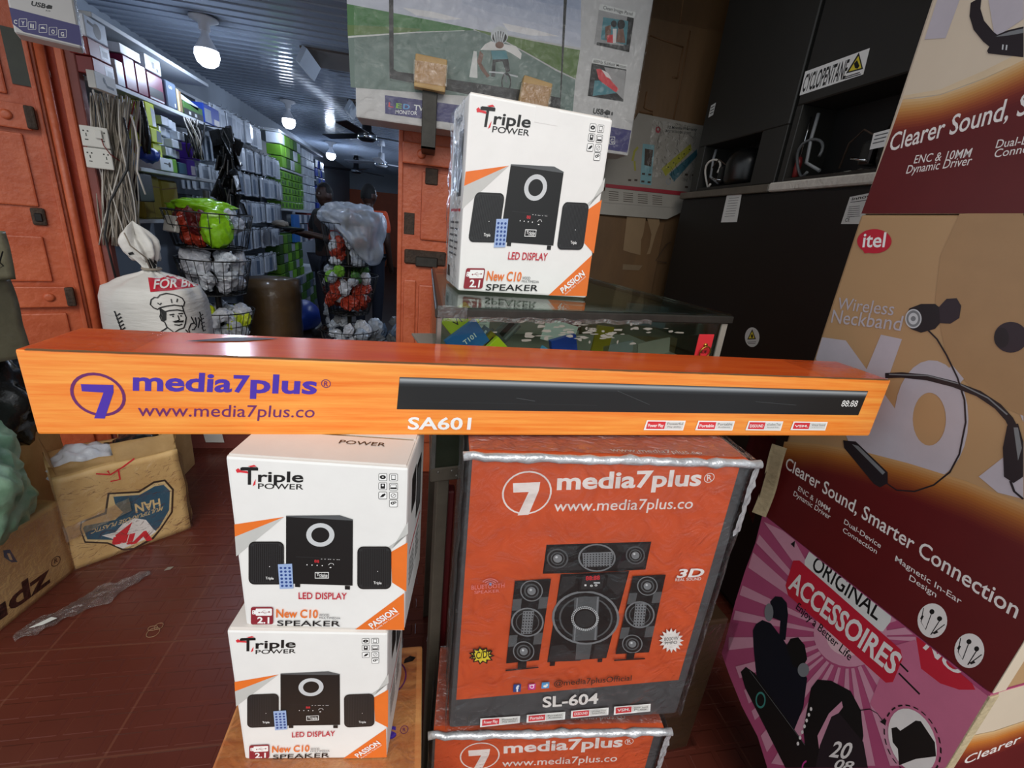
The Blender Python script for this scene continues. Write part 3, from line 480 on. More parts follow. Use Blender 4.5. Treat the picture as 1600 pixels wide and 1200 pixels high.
('e','ink',[219.5,367.4,1.3,0,-0.2,1.4],0),('e','ink',[224.4,367.6,1.3,0,-0.2,1.3],0),('e','ink',[229.4,367.7,1.2,0,-0.3,1.3],0),('e','ink',[234.3,367.8,1.2,0,-0.2,1.4],0),('e','ink',[239.3,368,1.2,-0.1,-0.3,1.3],0),('e','ink',[195.7,362.4,1.2,0,-0.2,1.3],0),('e','ink',[200.6,362.5,1.2,0,-0.2,1.3],0),('e','ink',[205.5,362.6,1.2,0,-0.3,1.3],0),('e','ink',[210.4,362.7,1.2,0,-0.3,1.4],0),
('e','ink',[215.3,362.8,1.2,0,-0.3,1.4],0),('e','ink',[220.2,363,1.2,0,-0.3,1.3],0),('e','ink',[225.1,363.1,1.2,0,-0.2,1.3],0),('e','ink',[230,363.2,1.3,0,-0.2,1.4],0),('e','ink',[235,363.3,1.2,0,-0.3,1.4],0),('e','ink',[240,363.5,1.2,0,-0.3,1.3],0),('e','ink',[196.3,357.9,1.2,0,-0.2,1.3],0),('e','ink',[201.2,358,1.2,0,-0.2,1.4],0),('e','ink',[206.1,358.1,1.2,0,-0.2,1.4],0),
('e','ink',[211,358.2,1.2,0,-0.2,1.4],0),('e','ink',[215.9,358.4,1.2,0,-0.2,1.3],0),('e','ink',[220.8,358.5,1.3,0,-0.2,1.3],0),('e','ink',[225.8,358.6,1.2,0,-0.3,1.3],0),('e','ink',[230.7,358.7,1.3,0,-0.2,1.4],0),('e','ink',[235.7,358.8,1.2,0,-0.3,1.4],0),('e','ink',[240.7,359,1.2,-0.1,-0.3,1.3],0),('p','ink',[159.5,342.7,273.7,347.4,267.3,157,161.3,152.7]),
('p','dgrey',[162.6,337.6,186.1,338.9,185.3,320.1,160.9,294.5,160.3,311.9]),('p','dgrey',[238.8,340.4,271.3,342.2,271.4,309.5,261.4,297.8,240.4,319]),('p','dgrey',[163.5,190.2,185.4,192.3,221.7,153,162.1,153.9]),('p','dgrey',[241,189.5,267.5,190.1,267.1,158.3,241.7,155.8]),('p','dgrey2',[207.5,194.4,235.1,194.3,236.5,156.1,211,156.3]),('e','mgrey',[215.9,249.5,59.1,-2.2,-9.8,59.1],0),
('e','ink',[215.9,249.5,55.1,-2,-9.1,55],0),('e','dgrey2',[215.9,249.5,47,-1.7,-7.8,47.3],0),('e','ink',[215.9,249.5,43.9,-1.6,-7.3,44.3],0),('p','dgrey2',[189.2,294.9,231.4,296.2,243.2,200.4,199.1,200]),('p','mgrey',[193.3,293.6,195.2,293.6,204.1,200.4,201.5,200.5]),('p','mgrey',[227.7,295.1,230.6,295,241.2,200.5,238.1,200.6]),('e','silver',[237.3,248.7,1.2,0,-0.3,1.5],0),
('e','silver',[237.7,244.6,1.2,0,-0.3,1.5],0),('e','silver',[237.5,240.6,1.2,0,-0.2,1.5],0),('e','silver',[236.8,236.8,1.2,0,-0.3,1.6],0),('e','silver',[235.5,233.4,1.2,-0.1,-0.3,1.5],0),('e','silver',[233.6,230.3,1.2,0,-0.2,1.5],0),('e','silver',[231.3,227.7,1.2,0,-0.3,1.5],0),('e','silver',[228.5,225.7,1.2,-0.1,-0.3,1.5],0),('e','silver',[225.3,224.2,1.2,0,-0.2,1.5],0),
('e','silver',[221.9,223.4,1.2,-0.1,-0.3,1.5],0),('e','silver',[218.3,223.2,1.2,0,-0.3,1.5],0),('e','silver',[214.5,223.7,1.2,0,-0.2,1.5],0),('e','silver',[210.8,224.8,1.2,0,-0.2,1.5],0),('e','silver',[207.2,226.6,1.2,-0.1,-0.3,1.5],0),('e','silver',[203.7,228.9,1.2,-0.1,-0.2,1.5],0),('e','silver',[200.5,231.7,1.2,-0.1,-0.2,1.5],0),('e','silver',[197.6,234.9,1.2,0,-0.2,1.5],0),
('e','silver',[195.2,238.5,1.2,-0.1,-0.2,1.5],0),('e','silver',[193.2,242.3,1.2,0,-0.2,1.5],0),('e','silver',[191.8,246.3,1.2,0,-0.3,1.5],0),('e','silver',[190.9,250.4,1.1,0,-0.3,1.5],0),('e','silver',[190.5,254.4,1.2,0,-0.2,1.5],0),('e','silver',[190.8,258.3,1.1,0,-0.3,1.5],0),('e','silver',[191.6,262,1.1,0,-0.3,1.5],0),('e','silver',[192.9,265.4,1.2,-0.1,-0.2,1.4],0),
('e','silver',[194.7,268.3,1.2,0,-0.2,1.5],0),('e','silver',[197.1,270.8,1.1,0,-0.3,1.5],0),('e','silver',[199.8,272.8,1.1,0,-0.3,1.5],0),('e','silver',[202.8,274.2,1.2,0,-0.2,1.5],0),('e','silver',[206.2,275.1,1.1,-0.1,-0.3,1.4],0),('e','silver',[209.7,275.3,1.2,-0.1,-0.2,1.4],0),('e','silver',[213.3,274.8,1.2,0,-0.2,1.5],0),('e','silver',[217,273.8,1.2,0,-0.2,1.5],0),
('e','silver',[220.6,272.2,1.2,-0.1,-0.3,1.4],0),('e','silver',[224,270,1.2,-0.1,-0.2,1.4],0),('e','silver',[227.2,267.3,1.2,-0.1,-0.2,1.4],0),('e','silver',[230.1,264.1,1.2,0,-0.2,1.5],0),('e','silver',[232.6,260.6,1.2,0,-0.2,1.5],0),('e','silver',[234.7,256.8,1.2,0,-0.3,1.5],0),('e','silver',[236.3,252.8,1.2,0,-0.3,1.5],0),('e','silver',[234.5,248.8,1.1,0,-0.3,1.5],0),
('e','silver',[234.8,245.2,1.2,0,-0.2,1.5],0),('e','silver',[234.7,241.7,1.2,0,-0.3,1.5],0),('e','silver',[234,238.4,1.2,-0.1,-0.2,1.5],0),('e','silver',[232.9,235.3,1.2,0,-0.3,1.6],0),('e','silver',[231.2,232.6,1.2,0,-0.2,1.6],0),('e','silver',[229.2,230.4,1.2,-0.1,-0.3,1.5],0),('e','silver',[226.7,228.6,1.2,-0.1,-0.2,1.5],0),('e','silver',[223.9,227.3,1.2,-0.1,-0.2,1.5],0),
('e','silver',[220.9,226.6,1.2,-0.1,-0.2,1.5],0),('e','silver',[217.7,226.4,1.2,0,-0.2,1.5],0),('e','silver',[214.5,226.8,1.2,0,-0.3,1.6],0),('e','silver',[211.2,227.8,1.2,0,-0.3,1.5],0),('e','silver',[208,229.3,1.2,0,-0.3,1.6],0),('e','silver',[204.9,231.4,1.2,-0.1,-0.2,1.5],0),('e','silver',[202.1,233.8,1.2,0,-0.2,1.5],0),('e','silver',[199.6,236.7,1.2,-0.1,-0.2,1.5],0),
('e','silver',[197.5,239.8,1.1,0,-0.3,1.5],0),('e','silver',[195.7,243.2,1.2,0,-0.2,1.5],0),('e','silver',[194.4,246.7,1.2,0,-0.2,1.5],0),('e','silver',[193.6,250.3,1.2,0,-0.2,1.5],0),('e','silver',[193.3,253.9,1.2,-0.1,-0.2,1.4],0),('e','silver',[193.5,257.3,1.2,-0.1,-0.2,1.5],0),('e','silver',[194.2,260.5,1.2,0,-0.2,1.5],0),('e','silver',[195.4,263.5,1.2,-0.1,-0.2,1.4],0),
('e','silver',[197,266.1,1.2,0,-0.2,1.5],0),('e','silver',[199.1,268.3,1.1,0,-0.3,1.5],0),('e','silver',[201.5,270.1,1.1,-0.1,-0.3,1.4],0),('e','silver',[204.2,271.3,1.1,0,-0.3,1.5],0),('e','silver',[207.1,272,1.2,0,-0.2,1.5],0),('e','silver',[210.2,272.2,1.2,0,-0.2,1.5],0),('e','silver',[213.4,271.8,1.2,0,-0.2,1.5],0),('e','silver',[216.6,270.9,1.2,0,-0.2,1.5],0),
('e','silver',[219.8,269.5,1.2,-0.1,-0.2,1.4],0),('e','silver',[222.8,267.5,1.2,0,-0.2,1.5],0),('e','silver',[225.7,265.2,1.1,-0.1,-0.3,1.4],0),('e','silver',[228.2,262.4,1.2,-0.1,-0.3,1.5],0),('e','silver',[230.4,259.3,1.2,-0.1,-0.3,1.5],0),('e','silver',[232.2,255.9,1.2,0,-0.2,1.5],0),('e','silver',[233.6,252.4,1.2,0,-0.3,1.5],0),('e','ink',[213.9,249.6,19.9,-0.8,-3.6,22],0),
('e','dgrey',[213.9,249.6,16.9,-0.7,-3,18.4],0),('p','ink',[191.3,341.1,235.8,343.9,234.9,309.1,192.9,307.7]),('p','dgrey',[196.4,338.7,233.1,340.5,232.7,313.3,196.9,312.3]),('t','88:88','red',[202.5,330.7,23.5,1.3,-1.5,8.5],0.02),('p','white',[201.4,322.6,204.8,322.6,205.3,319.1,202,319.1]),('e','white',[213.8,319.5,2.4,-0.1,-0.4,2.3],0.5),('e','white',[221.3,320.5,2.4,0,-0.4,2.3],0.5),
('p','silver',[216.4,327,226.9,326.8,227.4,323.9,216.9,324.1]),('p','ink',[166,154.3,175,154.5,175.3,145.2,166.3,145.1]),('p','ink',[251.8,157.2,260,157.4,260.4,149.3,252.1,149.1]),('p','ink',[86.5,331.5,144.5,335,145.4,160.2,89,155.8]),('p','dgrey2',[87,295.1,101.3,296,101.6,272.2,87.4,271.3]),('p','dgrey2',[144.7,298.8,130.1,297.8,130.3,274.1,144.8,275.1]),
('p','dgrey2',[88.1,218.6,102.2,219.6,102.6,194.2,88.5,193.1]),('p','dgrey2',[145.1,222.6,130.7,221.6,130.9,196.2,145.2,197.3]),('e','mgrey',[115.5,311.2,18.5,-0.4,-2.6,21.5],0),('e','ink',[115.5,311.2,16.6,-0.4,-2.3,19.4],0),('e','dgrey2',[115.5,311.2,12.2,-0.3,-1.7,14.3],0),('e','ink',[115.5,311.2,9.6,-0.2,-1.3,11.3],0),('e','mgrey',[115.5,311.2,7,-0.2,-1,8.2],0),
('e','silver',[113.9,313.5,2.2,0,-0.3,2.6],0),('e','mgrey',[116.1,245.9,27.5,-1,-3.8,31.2],0),('e','ink',[116.1,245.9,24.7,-0.9,-3.4,28.1],0),('e','dgrey2',[116.1,245.9,19.8,-0.7,-2.7,22.5],0),('e','ink',[116.1,245.9,18.1,-0.7,-2.5,20.7],0),('p','mgrey',[106.2,270.2,124.3,270.8,125.7,221,107.7,220.6]),('e','ink',[108.5,266.6,1.2,-0.1,-0.2,1.5],0),('e','ink',[113.1,266.4,1.3,0,-0.1,1.6],0),
('e','ink',[117.8,266.2,1.2,0,-0.2,1.6],0),('e','ink',[122.5,266.1,1.2,-0.1,-0.2,1.5],0),('e','ink',[108.6,260.6,1.2,0,-0.2,1.6],0),('e','ink',[113.3,260.4,1.2,0,-0.2,1.6],0),('e','ink',[118,260.3,1.2,-0.1,-0.2,1.5],0),('e','ink',[122.7,260.1,1.2,0,-0.2,1.6],0),('e','ink',[108.8,254.6,1.2,0,-0.2,1.6],0),('e','ink',[113.4,254.5,1.3,-0.1,-0.1,1.5],0),('e','ink',[118.1,254.3,1.3,-0.1,-0.1,1.5],0),
('e','ink',[122.9,254.1,1.2,0,-0.2,1.6],0),('e','ink',[108.9,248.6,1.2,0,-0.2,1.6],0),('e','ink',[113.6,248.4,1.2,0,-0.2,1.6],0),('e','ink',[118.3,248.2,1.2,0,-0.2,1.6],0),('e','ink',[123,248.1,1.3,-0.1,-0.2,1.5],0),('e','ink',[109,242.6,1.3,-0.1,-0.1,1.5],0),('e','ink',[113.8,242.4,1.2,-0.1,-0.2,1.6],0),('e','ink',[118.5,242.2,1.2,-0.1,-0.2,1.6],0),('e','ink',[123.2,242,1.2,0,-0.2,1.6],0),
('e','ink',[109.2,236.5,1.2,-0.1,-0.2,1.6],0),('e','ink',[113.9,236.3,1.2,-0.1,-0.2,1.6],0),('e','ink',[118.6,236.1,1.3,-0.1,-0.1,1.6],0),('e','ink',[123.4,235.9,1.2,-0.1,-0.2,1.6],0),('e','ink',[109.3,230.4,1.3,-0.1,-0.2,1.6],0),('e','ink',[114.1,230.2,1.2,-0.1,-0.2,1.6],0),('e','ink',[118.8,230,1.3,-0.1,-0.2,1.6],0),('e','ink',[123.6,229.8,1.2,-0.1,-0.2,1.6],0),
('e','ink',[109.5,224.2,1.2,0,-0.2,1.6],0),('e','ink',[114.2,224,1.3,0,-0.2,1.6],0),('e','ink',[119,223.8,1.2,-0.1,-0.2,1.6],0),('e','ink',[123.8,223.6,1.2,-0.1,-0.2,1.6],0),('e','mgrey',[116.4,182.5,18.5,-1,-2.7,22.9],0),('e','ink',[116.4,182.5,16.7,-0.9,-2.4,20.6],0),('e','dgrey2',[116.4,182.5,12.2,-0.6,-1.8,15.2],0),('e','ink',[116.4,182.5,9.6,-0.5,-1.4,12],0),
('e','mgrey',[116.4,182.5,7,-0.4,-1,8.8],0),('e','silver',[114.7,185.2,2.2,-0.2,-0.4,2.7],0),('p','ink',[281.3,338.6,337.8,340.7,344.1,168.8,282.1,167.5]),('p','dgrey2',[281.4,303,295.7,303.5,296,280.2,281.6,279.8]),('p','dgrey2',[339.1,305,324.6,304.5,325.2,281.2,340,281.6]),('p','dgrey2',[281.8,228.5,296.7,228.8,297,204.1,281.9,203.7]),
('p','dgrey2',[341.9,230,326.7,229.6,327.4,204.8,342.8,205.2]),('e','mgrey',[310.4,317.6,18.2,-0.4,-4.3,20.1],0),('e','ink',[310.4,317.6,16.3,-0.3,-3.9,18.1],0),('e','dgrey2',[310.4,317.6,12,-0.3,-2.9,13.3],0),('e','ink',[310.4,317.6,9.4,-0.2,-2.2,10.5],0),('e','mgrey',[310.4,317.6,6.9,-0.2,-1.6,7.7],0),('e','silver',[308.4,320,2.2,-0.1,-0.5,2.4],0),('e','mgrey',[309.3,256.1,27,-0.9,-6.2,29.8],0),
('e','ink',[309.3,256.1,24.3,-0.8,-5.6,26.8],0),('e','dgrey2',[309.3,256.1,19.4,-0.7,-4.5,21.5],0),('e','ink',[309.3,256.1,17.8,-0.6,-4.1,19.7],0),('p','mgrey',[296.5,281.2,316.1,281.9,322,230.3,302.4,229.8]),('e','ink',[299.3,277.4,1.3,0,-0.3,1.6],0),('e','ink',[304.4,277.3,1.3,0,-0.3,1.6],0),('e','ink',[309.5,277.1,1.3,0,-0.4,1.6],0),('e','ink',[314.6,277,1.3,0,-0.3,1.6],0),
('e','ink',[300,271.3,1.3,-0.1,-0.4,1.6],0),('e','ink',[305.1,271.1,1.3,0,-0.4,1.6],0),('e','ink',[310.2,271,1.3,-0.1,-0.4,1.6],0),('e','ink',[315.3,270.8,1.3,0,-0.3,1.6],0),('e','ink',[300.6,265.1,1.4,-0.1,-0.3,1.6],0),('e','ink',[305.8,264.9,1.3,0,-0.4,1.6],0),('e','ink',[310.9,264.8,1.3,-0.1,-0.4,1.6],0),('e','ink',[316,264.6,1.4,-0.1,-0.3,1.6],0),('e','ink',[301.3,258.9,1.3,-0.1,-0.3,1.6],0),
('e','ink',[306.4,258.7,1.4,-0.1,-0.3,1.6],0),('e','ink',[311.6,258.5,1.3,0,-0.4,1.6],0),('e','ink',[316.7,258.3,1.4,0,-0.3,1.7],0),('e','ink',[302,252.6,1.3,-0.1,-0.3,1.6],0),('e','ink',[307.1,252.4,1.4,0,-0.3,1.6],0),('e','ink',[312.3,252.2,1.3,0,-0.4,1.7],0),('e','ink',[317.5,252,1.3,0,-0.4,1.7],0),('e','ink',[302.7,246.3,1.3,-0.1,-0.4,1.6],0),('e','ink',[307.8,246.1,1.4,0,-0.3,1.6],0),
('e','ink',[313,245.9,1.3,0,-0.3,1.7],0),('e','ink',[318.2,245.7,1.3,0,-0.4,1.7],0),('e','ink',[303.4,240,1.3,-0.1,-0.4,1.6],0),('e','ink',[308.5,239.8,1.4,-0.1,-0.3,1.6],0),('e','ink',[313.7,239.6,1.4,-0.1,-0.3,1.6],0),('e','ink',[318.9,239.4,1.4,-0.1,-0.3,1.6],0),('e','ink',[304,233.6,1.4,-0.1,-0.3,1.7],0),('e','ink',[309.2,233.4,1.4,-0.1,-0.3,1.6],0),
('e','ink',[314.4,233.2,1.4,-0.1,-0.3,1.6],0),('e','ink',[319.6,233,1.4,-0.1,-0.3,1.6],0),('e','mgrey',[308.3,190.7,19.1,-1,-4.4,21.7],0),('e','ink',[308.3,190.7,17.2,-0.9,-3.9,19.6],0),('e','dgrey2',[308.3,190.7,12.6,-0.7,-2.9,14.4],0),('e','ink',[308.3,190.7,9.9,-0.5,-2.3,11.3],0),('e','mgrey',[308.3,190.7,7.3,-0.4,-1.7,8.3],0),('e','silver',[306.2,193.4,2.3,-0.1,-0.5,2.6],0),
('p','ink',[108.9,159.8,123.9,160.2,124.9,143,109.8,142.7]),('p','ink',[88.9,142.7,146.2,146.3,146.6,143.6,89.3,139.4]),('p','ink',[302.6,169.7,317.2,170.3,317.9,154,303.7,153.5]),('p','ink',[281.2,155.5,338.8,156.2,339.4,153.4,281.8,152.1]),('part', 'feature_print'),('l','pink',0.0018,[59.4,331.3,57,334,54,336.1,50.6,337.4,46.9,337.9,43.4,337.6,40.2,336.3,37.6,334.3,35.7,331.7]),
('l','pink',0.0018,[56.2,329.7,54.5,331.6,52.3,333.1,49.8,334.1,47.3,334.4,44.7,334.1,42.5,333.3,40.6,331.8,39.2,330]),('l','pink',0.0018,[52.9,328,51.9,329.2,50.6,330.1,49.1,330.7,47.6,330.9,46.1,330.7,44.7,330.2,43.6,329.3,42.8,328.2]),('e','lblue2',[47.9,327.2,2.2,0,-0.2,2.8],0),('t','BLUETOOTH','pink',[19,317.2,51.7,3.4,-0.6,8.4],0.0),('t','SPEAKER','pink',[24.1,308.8,39.5,2.4,-0.5,6.1],0.0),
('t','3D','pwhite',[357.3,335.1,46.8,1.1,1.8,17.6],0.03),('t','REAL SOUND','pwhite',[357.1,327.4,45.8,1.6,-0.9,6],0.005),('p','ink',[67.9,176.3,60.6,172.8,65.4,165.4,56.4,166.4,56.3,158.4,48.7,163.5,43.8,157.5,39.9,165.2,31.8,163,32.9,170.8,24.2,173.1,29.8,178.4,23.3,184.5,31.7,185.8,29.4,193.6,37.8,190.5,40.4,197.7,46.3,191.2,53,195.4,54.5,187.5,63.3,187.5,59.8,180.7]),
('p','yellow',[63.7,176.5,57.1,173.9,61.6,167.7,53.8,168.9,54.2,162,47.9,166.7,44,161.3,41.1,168,34.3,165.7,35.7,172.3,28.1,173.9,33.3,178.2,27.4,183.2,34.8,183.9,32.3,190.6,39.5,187.6,41.3,193.9,46.1,188.1,51.6,192.1,52.4,185.3,59.9,185.6,56.5,180]),('t','AC/DC','ink',[28.7,169.7,34.3,4.3,-1.3,15.8],0.02),
('p','pwhite',[404,194.6,396.9,191,404.9,183.3,396.2,183.8,402,173.7,393,178.4,395.7,167.6,387.8,175.6,386.9,165.8,381.4,176,377.1,168.6,374.7,179.3,367.8,175.5,368.9,185.2,360.4,185.5,364.8,192.6,356.1,196.9,363,200.5,355.3,208.1,363.8,207.6,358.3,217.3,367,212.8,364.5,223.2,372.1,215.6,373,225,378.4,215.3,382.6,222.4,385,212,391.8,215.8,390.8,206.3,399.4,206.1,395,199]),
('t','8000W','ink',[366.6,195.1,26.5,2.1,-1.8,8],0.0),('t','PMPO','ink',[369.7,186.3,22.9,1.5,-1.5,6.7],0.0),('part', 'social_print'),('p','dblue',[106.4,106.8,119.7,107.2,120.8,88.6,107.4,88.3]),('t','f','white',[112.3,89.3,5.9,0.2,-1.7,15.2],0.04),('p','magenta',[132.8,106.3,145.8,106.7,146.6,92.2,133.5,91.8]),('e','white',[139.6,99.6,4.1,-0.3,-0.6,4.8],0.7),
('p','pwhite',[134.5,104.1,144.5,104.7,143.7,102.7,134.8,102]),('p','lblue2',[156.6,108.6,170.2,109,171.2,93.8,157.5,93.4]),('p','white',[160,101.5,164,101.9,165.6,105.2,168.3,104.3,168.4,99.5,164.9,95.6,160.6,97.3]),('t','@media7plusOfficial','ink2',[179.9,98,143.6,4.3,-1.6,14.5],0.004),('part', 'caption_print'),('t','SL-604','pwhite',[165.2,46.2,104,2,-3,27.3],0.025),('part', 'badge_print'),
('p','white',[54.5,26.8,126.3,27.3,127.3,9,55.4,4.3]),('p','red',[58.2,23.8,88.8,24.2,89.5,9.4,58.8,7.7]),('p','white2',[90.3,24.2,122.8,24.7,123.5,11.4,91,9.5]),('t','Power Play','white',[61.5,12.5,25,1.1,-0.3,7.8],0.02),('t','Powerful','ink',[94.2,18,26.7,0.9,-0.2,4.1],0),('t','Play ability','ink',[95.2,12.6,24.5,1.2,-0.2,4.1],0),('part', 'badge_print'),
('p','white',[138.4,29.1,209.8,31.4,211.7,11.2,139.8,8.5]),('p','red',[142.1,26.4,172.6,27.4,173.8,12.7,143.1,11.5]),('p','white2',[174.1,27.4,206.4,28.5,207.8,13.9,175.2,12.7]),('t','Portable','white',[145.7,16,24.9,0.9,-0.5,7.2],0.02),('t','Portable','ink',[178.1,21.2,26.7,1,-0.3,4.1],0),('t','Audiente','ink',[179.3,15.8,24.6,0.8,-0.3,4],0),('part', 'badge_print'),
('p','white',[220.6,33.3,292.1,35.9,294.6,16.2,222.6,13.2]),('p','red',[224.4,30.7,255,31.8,256.6,17.5,225.9,16.2]),('p','white2',[256.4,31.8,288.8,33,290.6,18.9,258,17.5]),('t','EXSOUND','white',[228.3,20.5,25,1,-0.7,7.1],0.02),('t','eXcellent True','ink',[260.7,25.8,26.7,1.1,-0.5,4],0),('t','Sound Pro','ink',[262,20.5,24.6,1,-0.4,4],0),('part', 'badge_print'),
('p','white',[302.3,37.2,373.8,39.3,377.2,18.6,305.3,15.3]),('p','red',[306.2,34.3,336.8,35.3,339.1,19.9,308.4,18.5]),('p','white2',[338.2,35.3,370.7,36.3,373.1,21.4,340.5,19.9]),('t','VSM.','white',[310.6,23.3,25,1,-1.1,7.6],0.02),('t','Virtual Sound','ink',[342.8,28.8,26.7,1,-0.6,4.3],0),('t','Matrix','ink',[344.4,23.1,24.6,1,-0.6,4.3],0),
],
'itel':[
('part', 'letter_print'),('p','lilac',[3.5,455.2,56.5,461.8,191.9,364.7,284.3,231.8,141.7,258.5,4.8,407.7]),('p','lilac',[119.1,489.5,157.5,490.5,160.8,378.1,115.2,387.6]),('e','lilac',[246.6,369.7,50.7,22.8,-35.2,96.7],0.45),('p','lilac',[264,498.7,283.8,496,257.4,416,223.7,426.9]),('p','lilac',[336.2,477.7,358.9,414.9,334.7,446.4]),('p','lilac',[340.8,311.2,368.7,388.1,398,307.5,369.7,300.2]),
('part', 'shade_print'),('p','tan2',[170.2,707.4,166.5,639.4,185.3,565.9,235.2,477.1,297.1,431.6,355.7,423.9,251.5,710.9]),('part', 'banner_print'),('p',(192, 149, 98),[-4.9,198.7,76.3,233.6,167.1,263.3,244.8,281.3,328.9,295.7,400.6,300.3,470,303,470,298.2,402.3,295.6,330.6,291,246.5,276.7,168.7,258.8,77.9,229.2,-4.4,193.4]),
('p',(186, 138, 85),[-4.4,193.7,77.8,229.5,168.7,259,246.4,276.9,330.5,291.3,402.2,295.8,470,298.4,470,293.6,403.9,291.1,332.2,286.6,248.1,272.3,170.3,254.5,79.4,225.1,-3.9,188.3]),('p',(181, 127, 72),[-4,188.6,79.3,225.3,170.2,254.8,248,272.6,332.1,286.8,403.8,291.4,470,293.9,470,289.1,405.6,286.6,333.8,282.2,249.6,268,171.8,250.3,80.9,221,-3.5,183.3]),
('p',(175, 116, 59),[-3.5,183.6,80.8,221.2,171.8,250.5,249.6,268.2,333.7,282.4,405.5,286.9,470,289.4,470,284.5,407.2,282.2,335.4,277.7,251.2,263.6,173.4,246,82.4,216.9,-3,178.3]),('p',(169, 105, 46),[-3,178.6,82.3,217.1,173.3,246.3,251.1,263.8,335.3,278,407.1,282.4,470,284.8,470,280,408.8,277.7,337,273.3,252.8,259.2,174.9,241.8,83.9,212.7,-2.5,173.2]),
('p',(160, 95, 41),[-2.5,173.5,83.8,213,174.8,242,252.7,259.5,336.9,273.6,408.7,277.9,470,280.2,470,275.4,410.4,273.2,338.6,268.9,254.4,254.9,176.5,237.5,85.4,208.6,-2,168.2]),('p',(151, 85, 38),[-2.1,168.5,85.3,208.8,176.4,237.8,254.3,255.1,338.5,269.1,410.3,273.5,470,275.7,470,270.9,412,268.7,340.2,264.5,256,250.5,178,233.3,86.9,204.5,-1.6,163.2]),
('p',(141, 76, 34),[-1.6,163.4,86.8,204.7,177.9,233.5,255.9,250.8,340.1,264.7,412,269,470,271.1,470,266.3,413.7,264.3,341.8,260,257.6,246.1,179.6,229,88.4,200.3,-1.1,158.1]),('p',(132, 66, 31),[-1.1,158.4,88.3,200.6,179.5,229.2,257.5,246.4,341.8,260.3,413.6,264.5,470,266.6,470,261.8,415.3,259.8,343.5,255.6,259.2,241.8,181.1,224.7,89.9,196.2,-0.6,153.1]),
('p',(123, 57, 28),[-0.7,153.4,89.8,196.4,181.1,225,259.1,242,343.4,255.8,415.2,260.1,470,262.1,470,257.2,416.9,255.3,345.1,251.2,260.7,237.4,182.7,220.5,91.4,192.1,-0.2,148.1]),('p',(117, 48, 26),[-0.2,148.3,91.3,192.3,182.6,220.7,260.7,237.7,345,251.4,416.8,255.6,470,257.5,470,252.7,418.5,250.9,346.7,246.7,262.3,233,184.2,216.2,92.9,188,0.3,143]),
('p',(111, 40, 25),[0.3,143.3,92.8,188.2,184.2,216.5,262.2,233.3,346.6,247,418.4,251.1,470,253,470,248.1,420.1,246.4,348.3,242.3,263.9,228.7,185.8,212,94.4,183.8,0.8,138]),('p',(104, 32, 24),[0.8,138.3,94.3,184.1,185.7,212.2,263.8,228.9,348.2,242.6,420.1,246.6,470,248.4,470,243.6,421.8,241.9,349.9,237.9,265.5,224.3,187.3,207.7,95.9,179.7,1.3,133]),
('p',(98, 24, 23),[1.2,133.2,95.8,179.9,187.2,208,265.4,224.6,349.8,238.1,421.7,242.2,470,243.9,470,239.3,423.3,237.7,351.4,233.7,267,220.2,188.8,203.7,97.3,175.8,1.7,128.2]),('p','maroon',[1.7,128.2,97.3,175.8,188.8,203.7,267,220.2,351.4,233.7,423.3,237.7,470,239.3,470,0.5,0.5,0.5]),('t','Clearer Sound, Smarter Connection','pwhite',[18,141.1,434.2,-7.8,-2.6,27.7],0.01),
('t','ENC & 10MM','pwhite',[65.8,110.2,81.6,-3.1,-0.7,11.5],0.003),('t','Dynamic Driver','pwhite',[59.7,92.5,94,1.3,-0.6,11.7],0.003),('t','Dual-Device','pwhite',[182.1,105,76,-0.9,-0.9,10.4],0.003),('t','Connection','pwhite',[185.8,87.2,70.3,1.8,-1,10.4],0.003),('t','Magnetic In-Ear','pwhite',[287,100.1,105.6,0.6,-1.5,10.4],0.003),('t','Design','pwhite',[317.8,83.6,43.4,1.2,-1.5,10.2],0.003),
('e','pwhite',[370.5,43,16.9,17.9,-10.3,28.1],0),('e','ink',[365.2,57.5,2.9,3,-1.6,4.2],0),('e','ink',[377.9,55.2,2.9,2.9,-1.4,4.1],0),('l','ink',0.0012,[365.9,52.6,368.5,20.4,358.6,27.5,353.2,53.9]),('l','ink',0.0012,[379.1,52.1,377.4,18.4,380.1,27.3,386.9,51.9]),('l','ink',0.003,[357.1,31.7,357,40.5]),('l','ink',0.003,[379.5,23.7,383.3,32.3]),('e','pwhite',[426.7,38.9,14.5,17,-9.6,26.4],0),
('e','ink',[421.7,52.6,2.5,2.8,-1.4,3.9],0),('e','ink',[433,50.4,2.4,2.8,-1.4,3.9],0),('l','ink',0.0012,[422.5,48,425.4,17.8,416.7,24.4,411.3,49.2]),('l','ink',0.0012,[434,47.5,433.3,15.9,435.5,24.3,440.9,47.4]),('l','ink',0.003,[415.2,28.3,415,36.5]),('l','ink',0.003,[435,20.9,438.2,29]),('part', 'logo_print'),('e','crimson',[44.3,657.2,33.5,1.7,-8.1,22.3],0),
('p','crimson',[21,646.2,34.9,633.6,49.1,637.1]),('t','itel','white',[25.4,645.2,43.3,2.8,-5.7,26.5],0.015),('t','Wireless','lilac',[15.4,519,112.3,9.4,-2.8,23.7],0),('t','Neckband','lilac',[12.6,489.7,137.6,14.7,-3.7,26.7],0.003),('part', 'neckband_picture'),('l','dk',0.01,[153.5,418.3,180.1,428.6,219.9,437.4,258.4,439.4,295.3,436.4,324,426.2,343,413,356.1,397.8]),
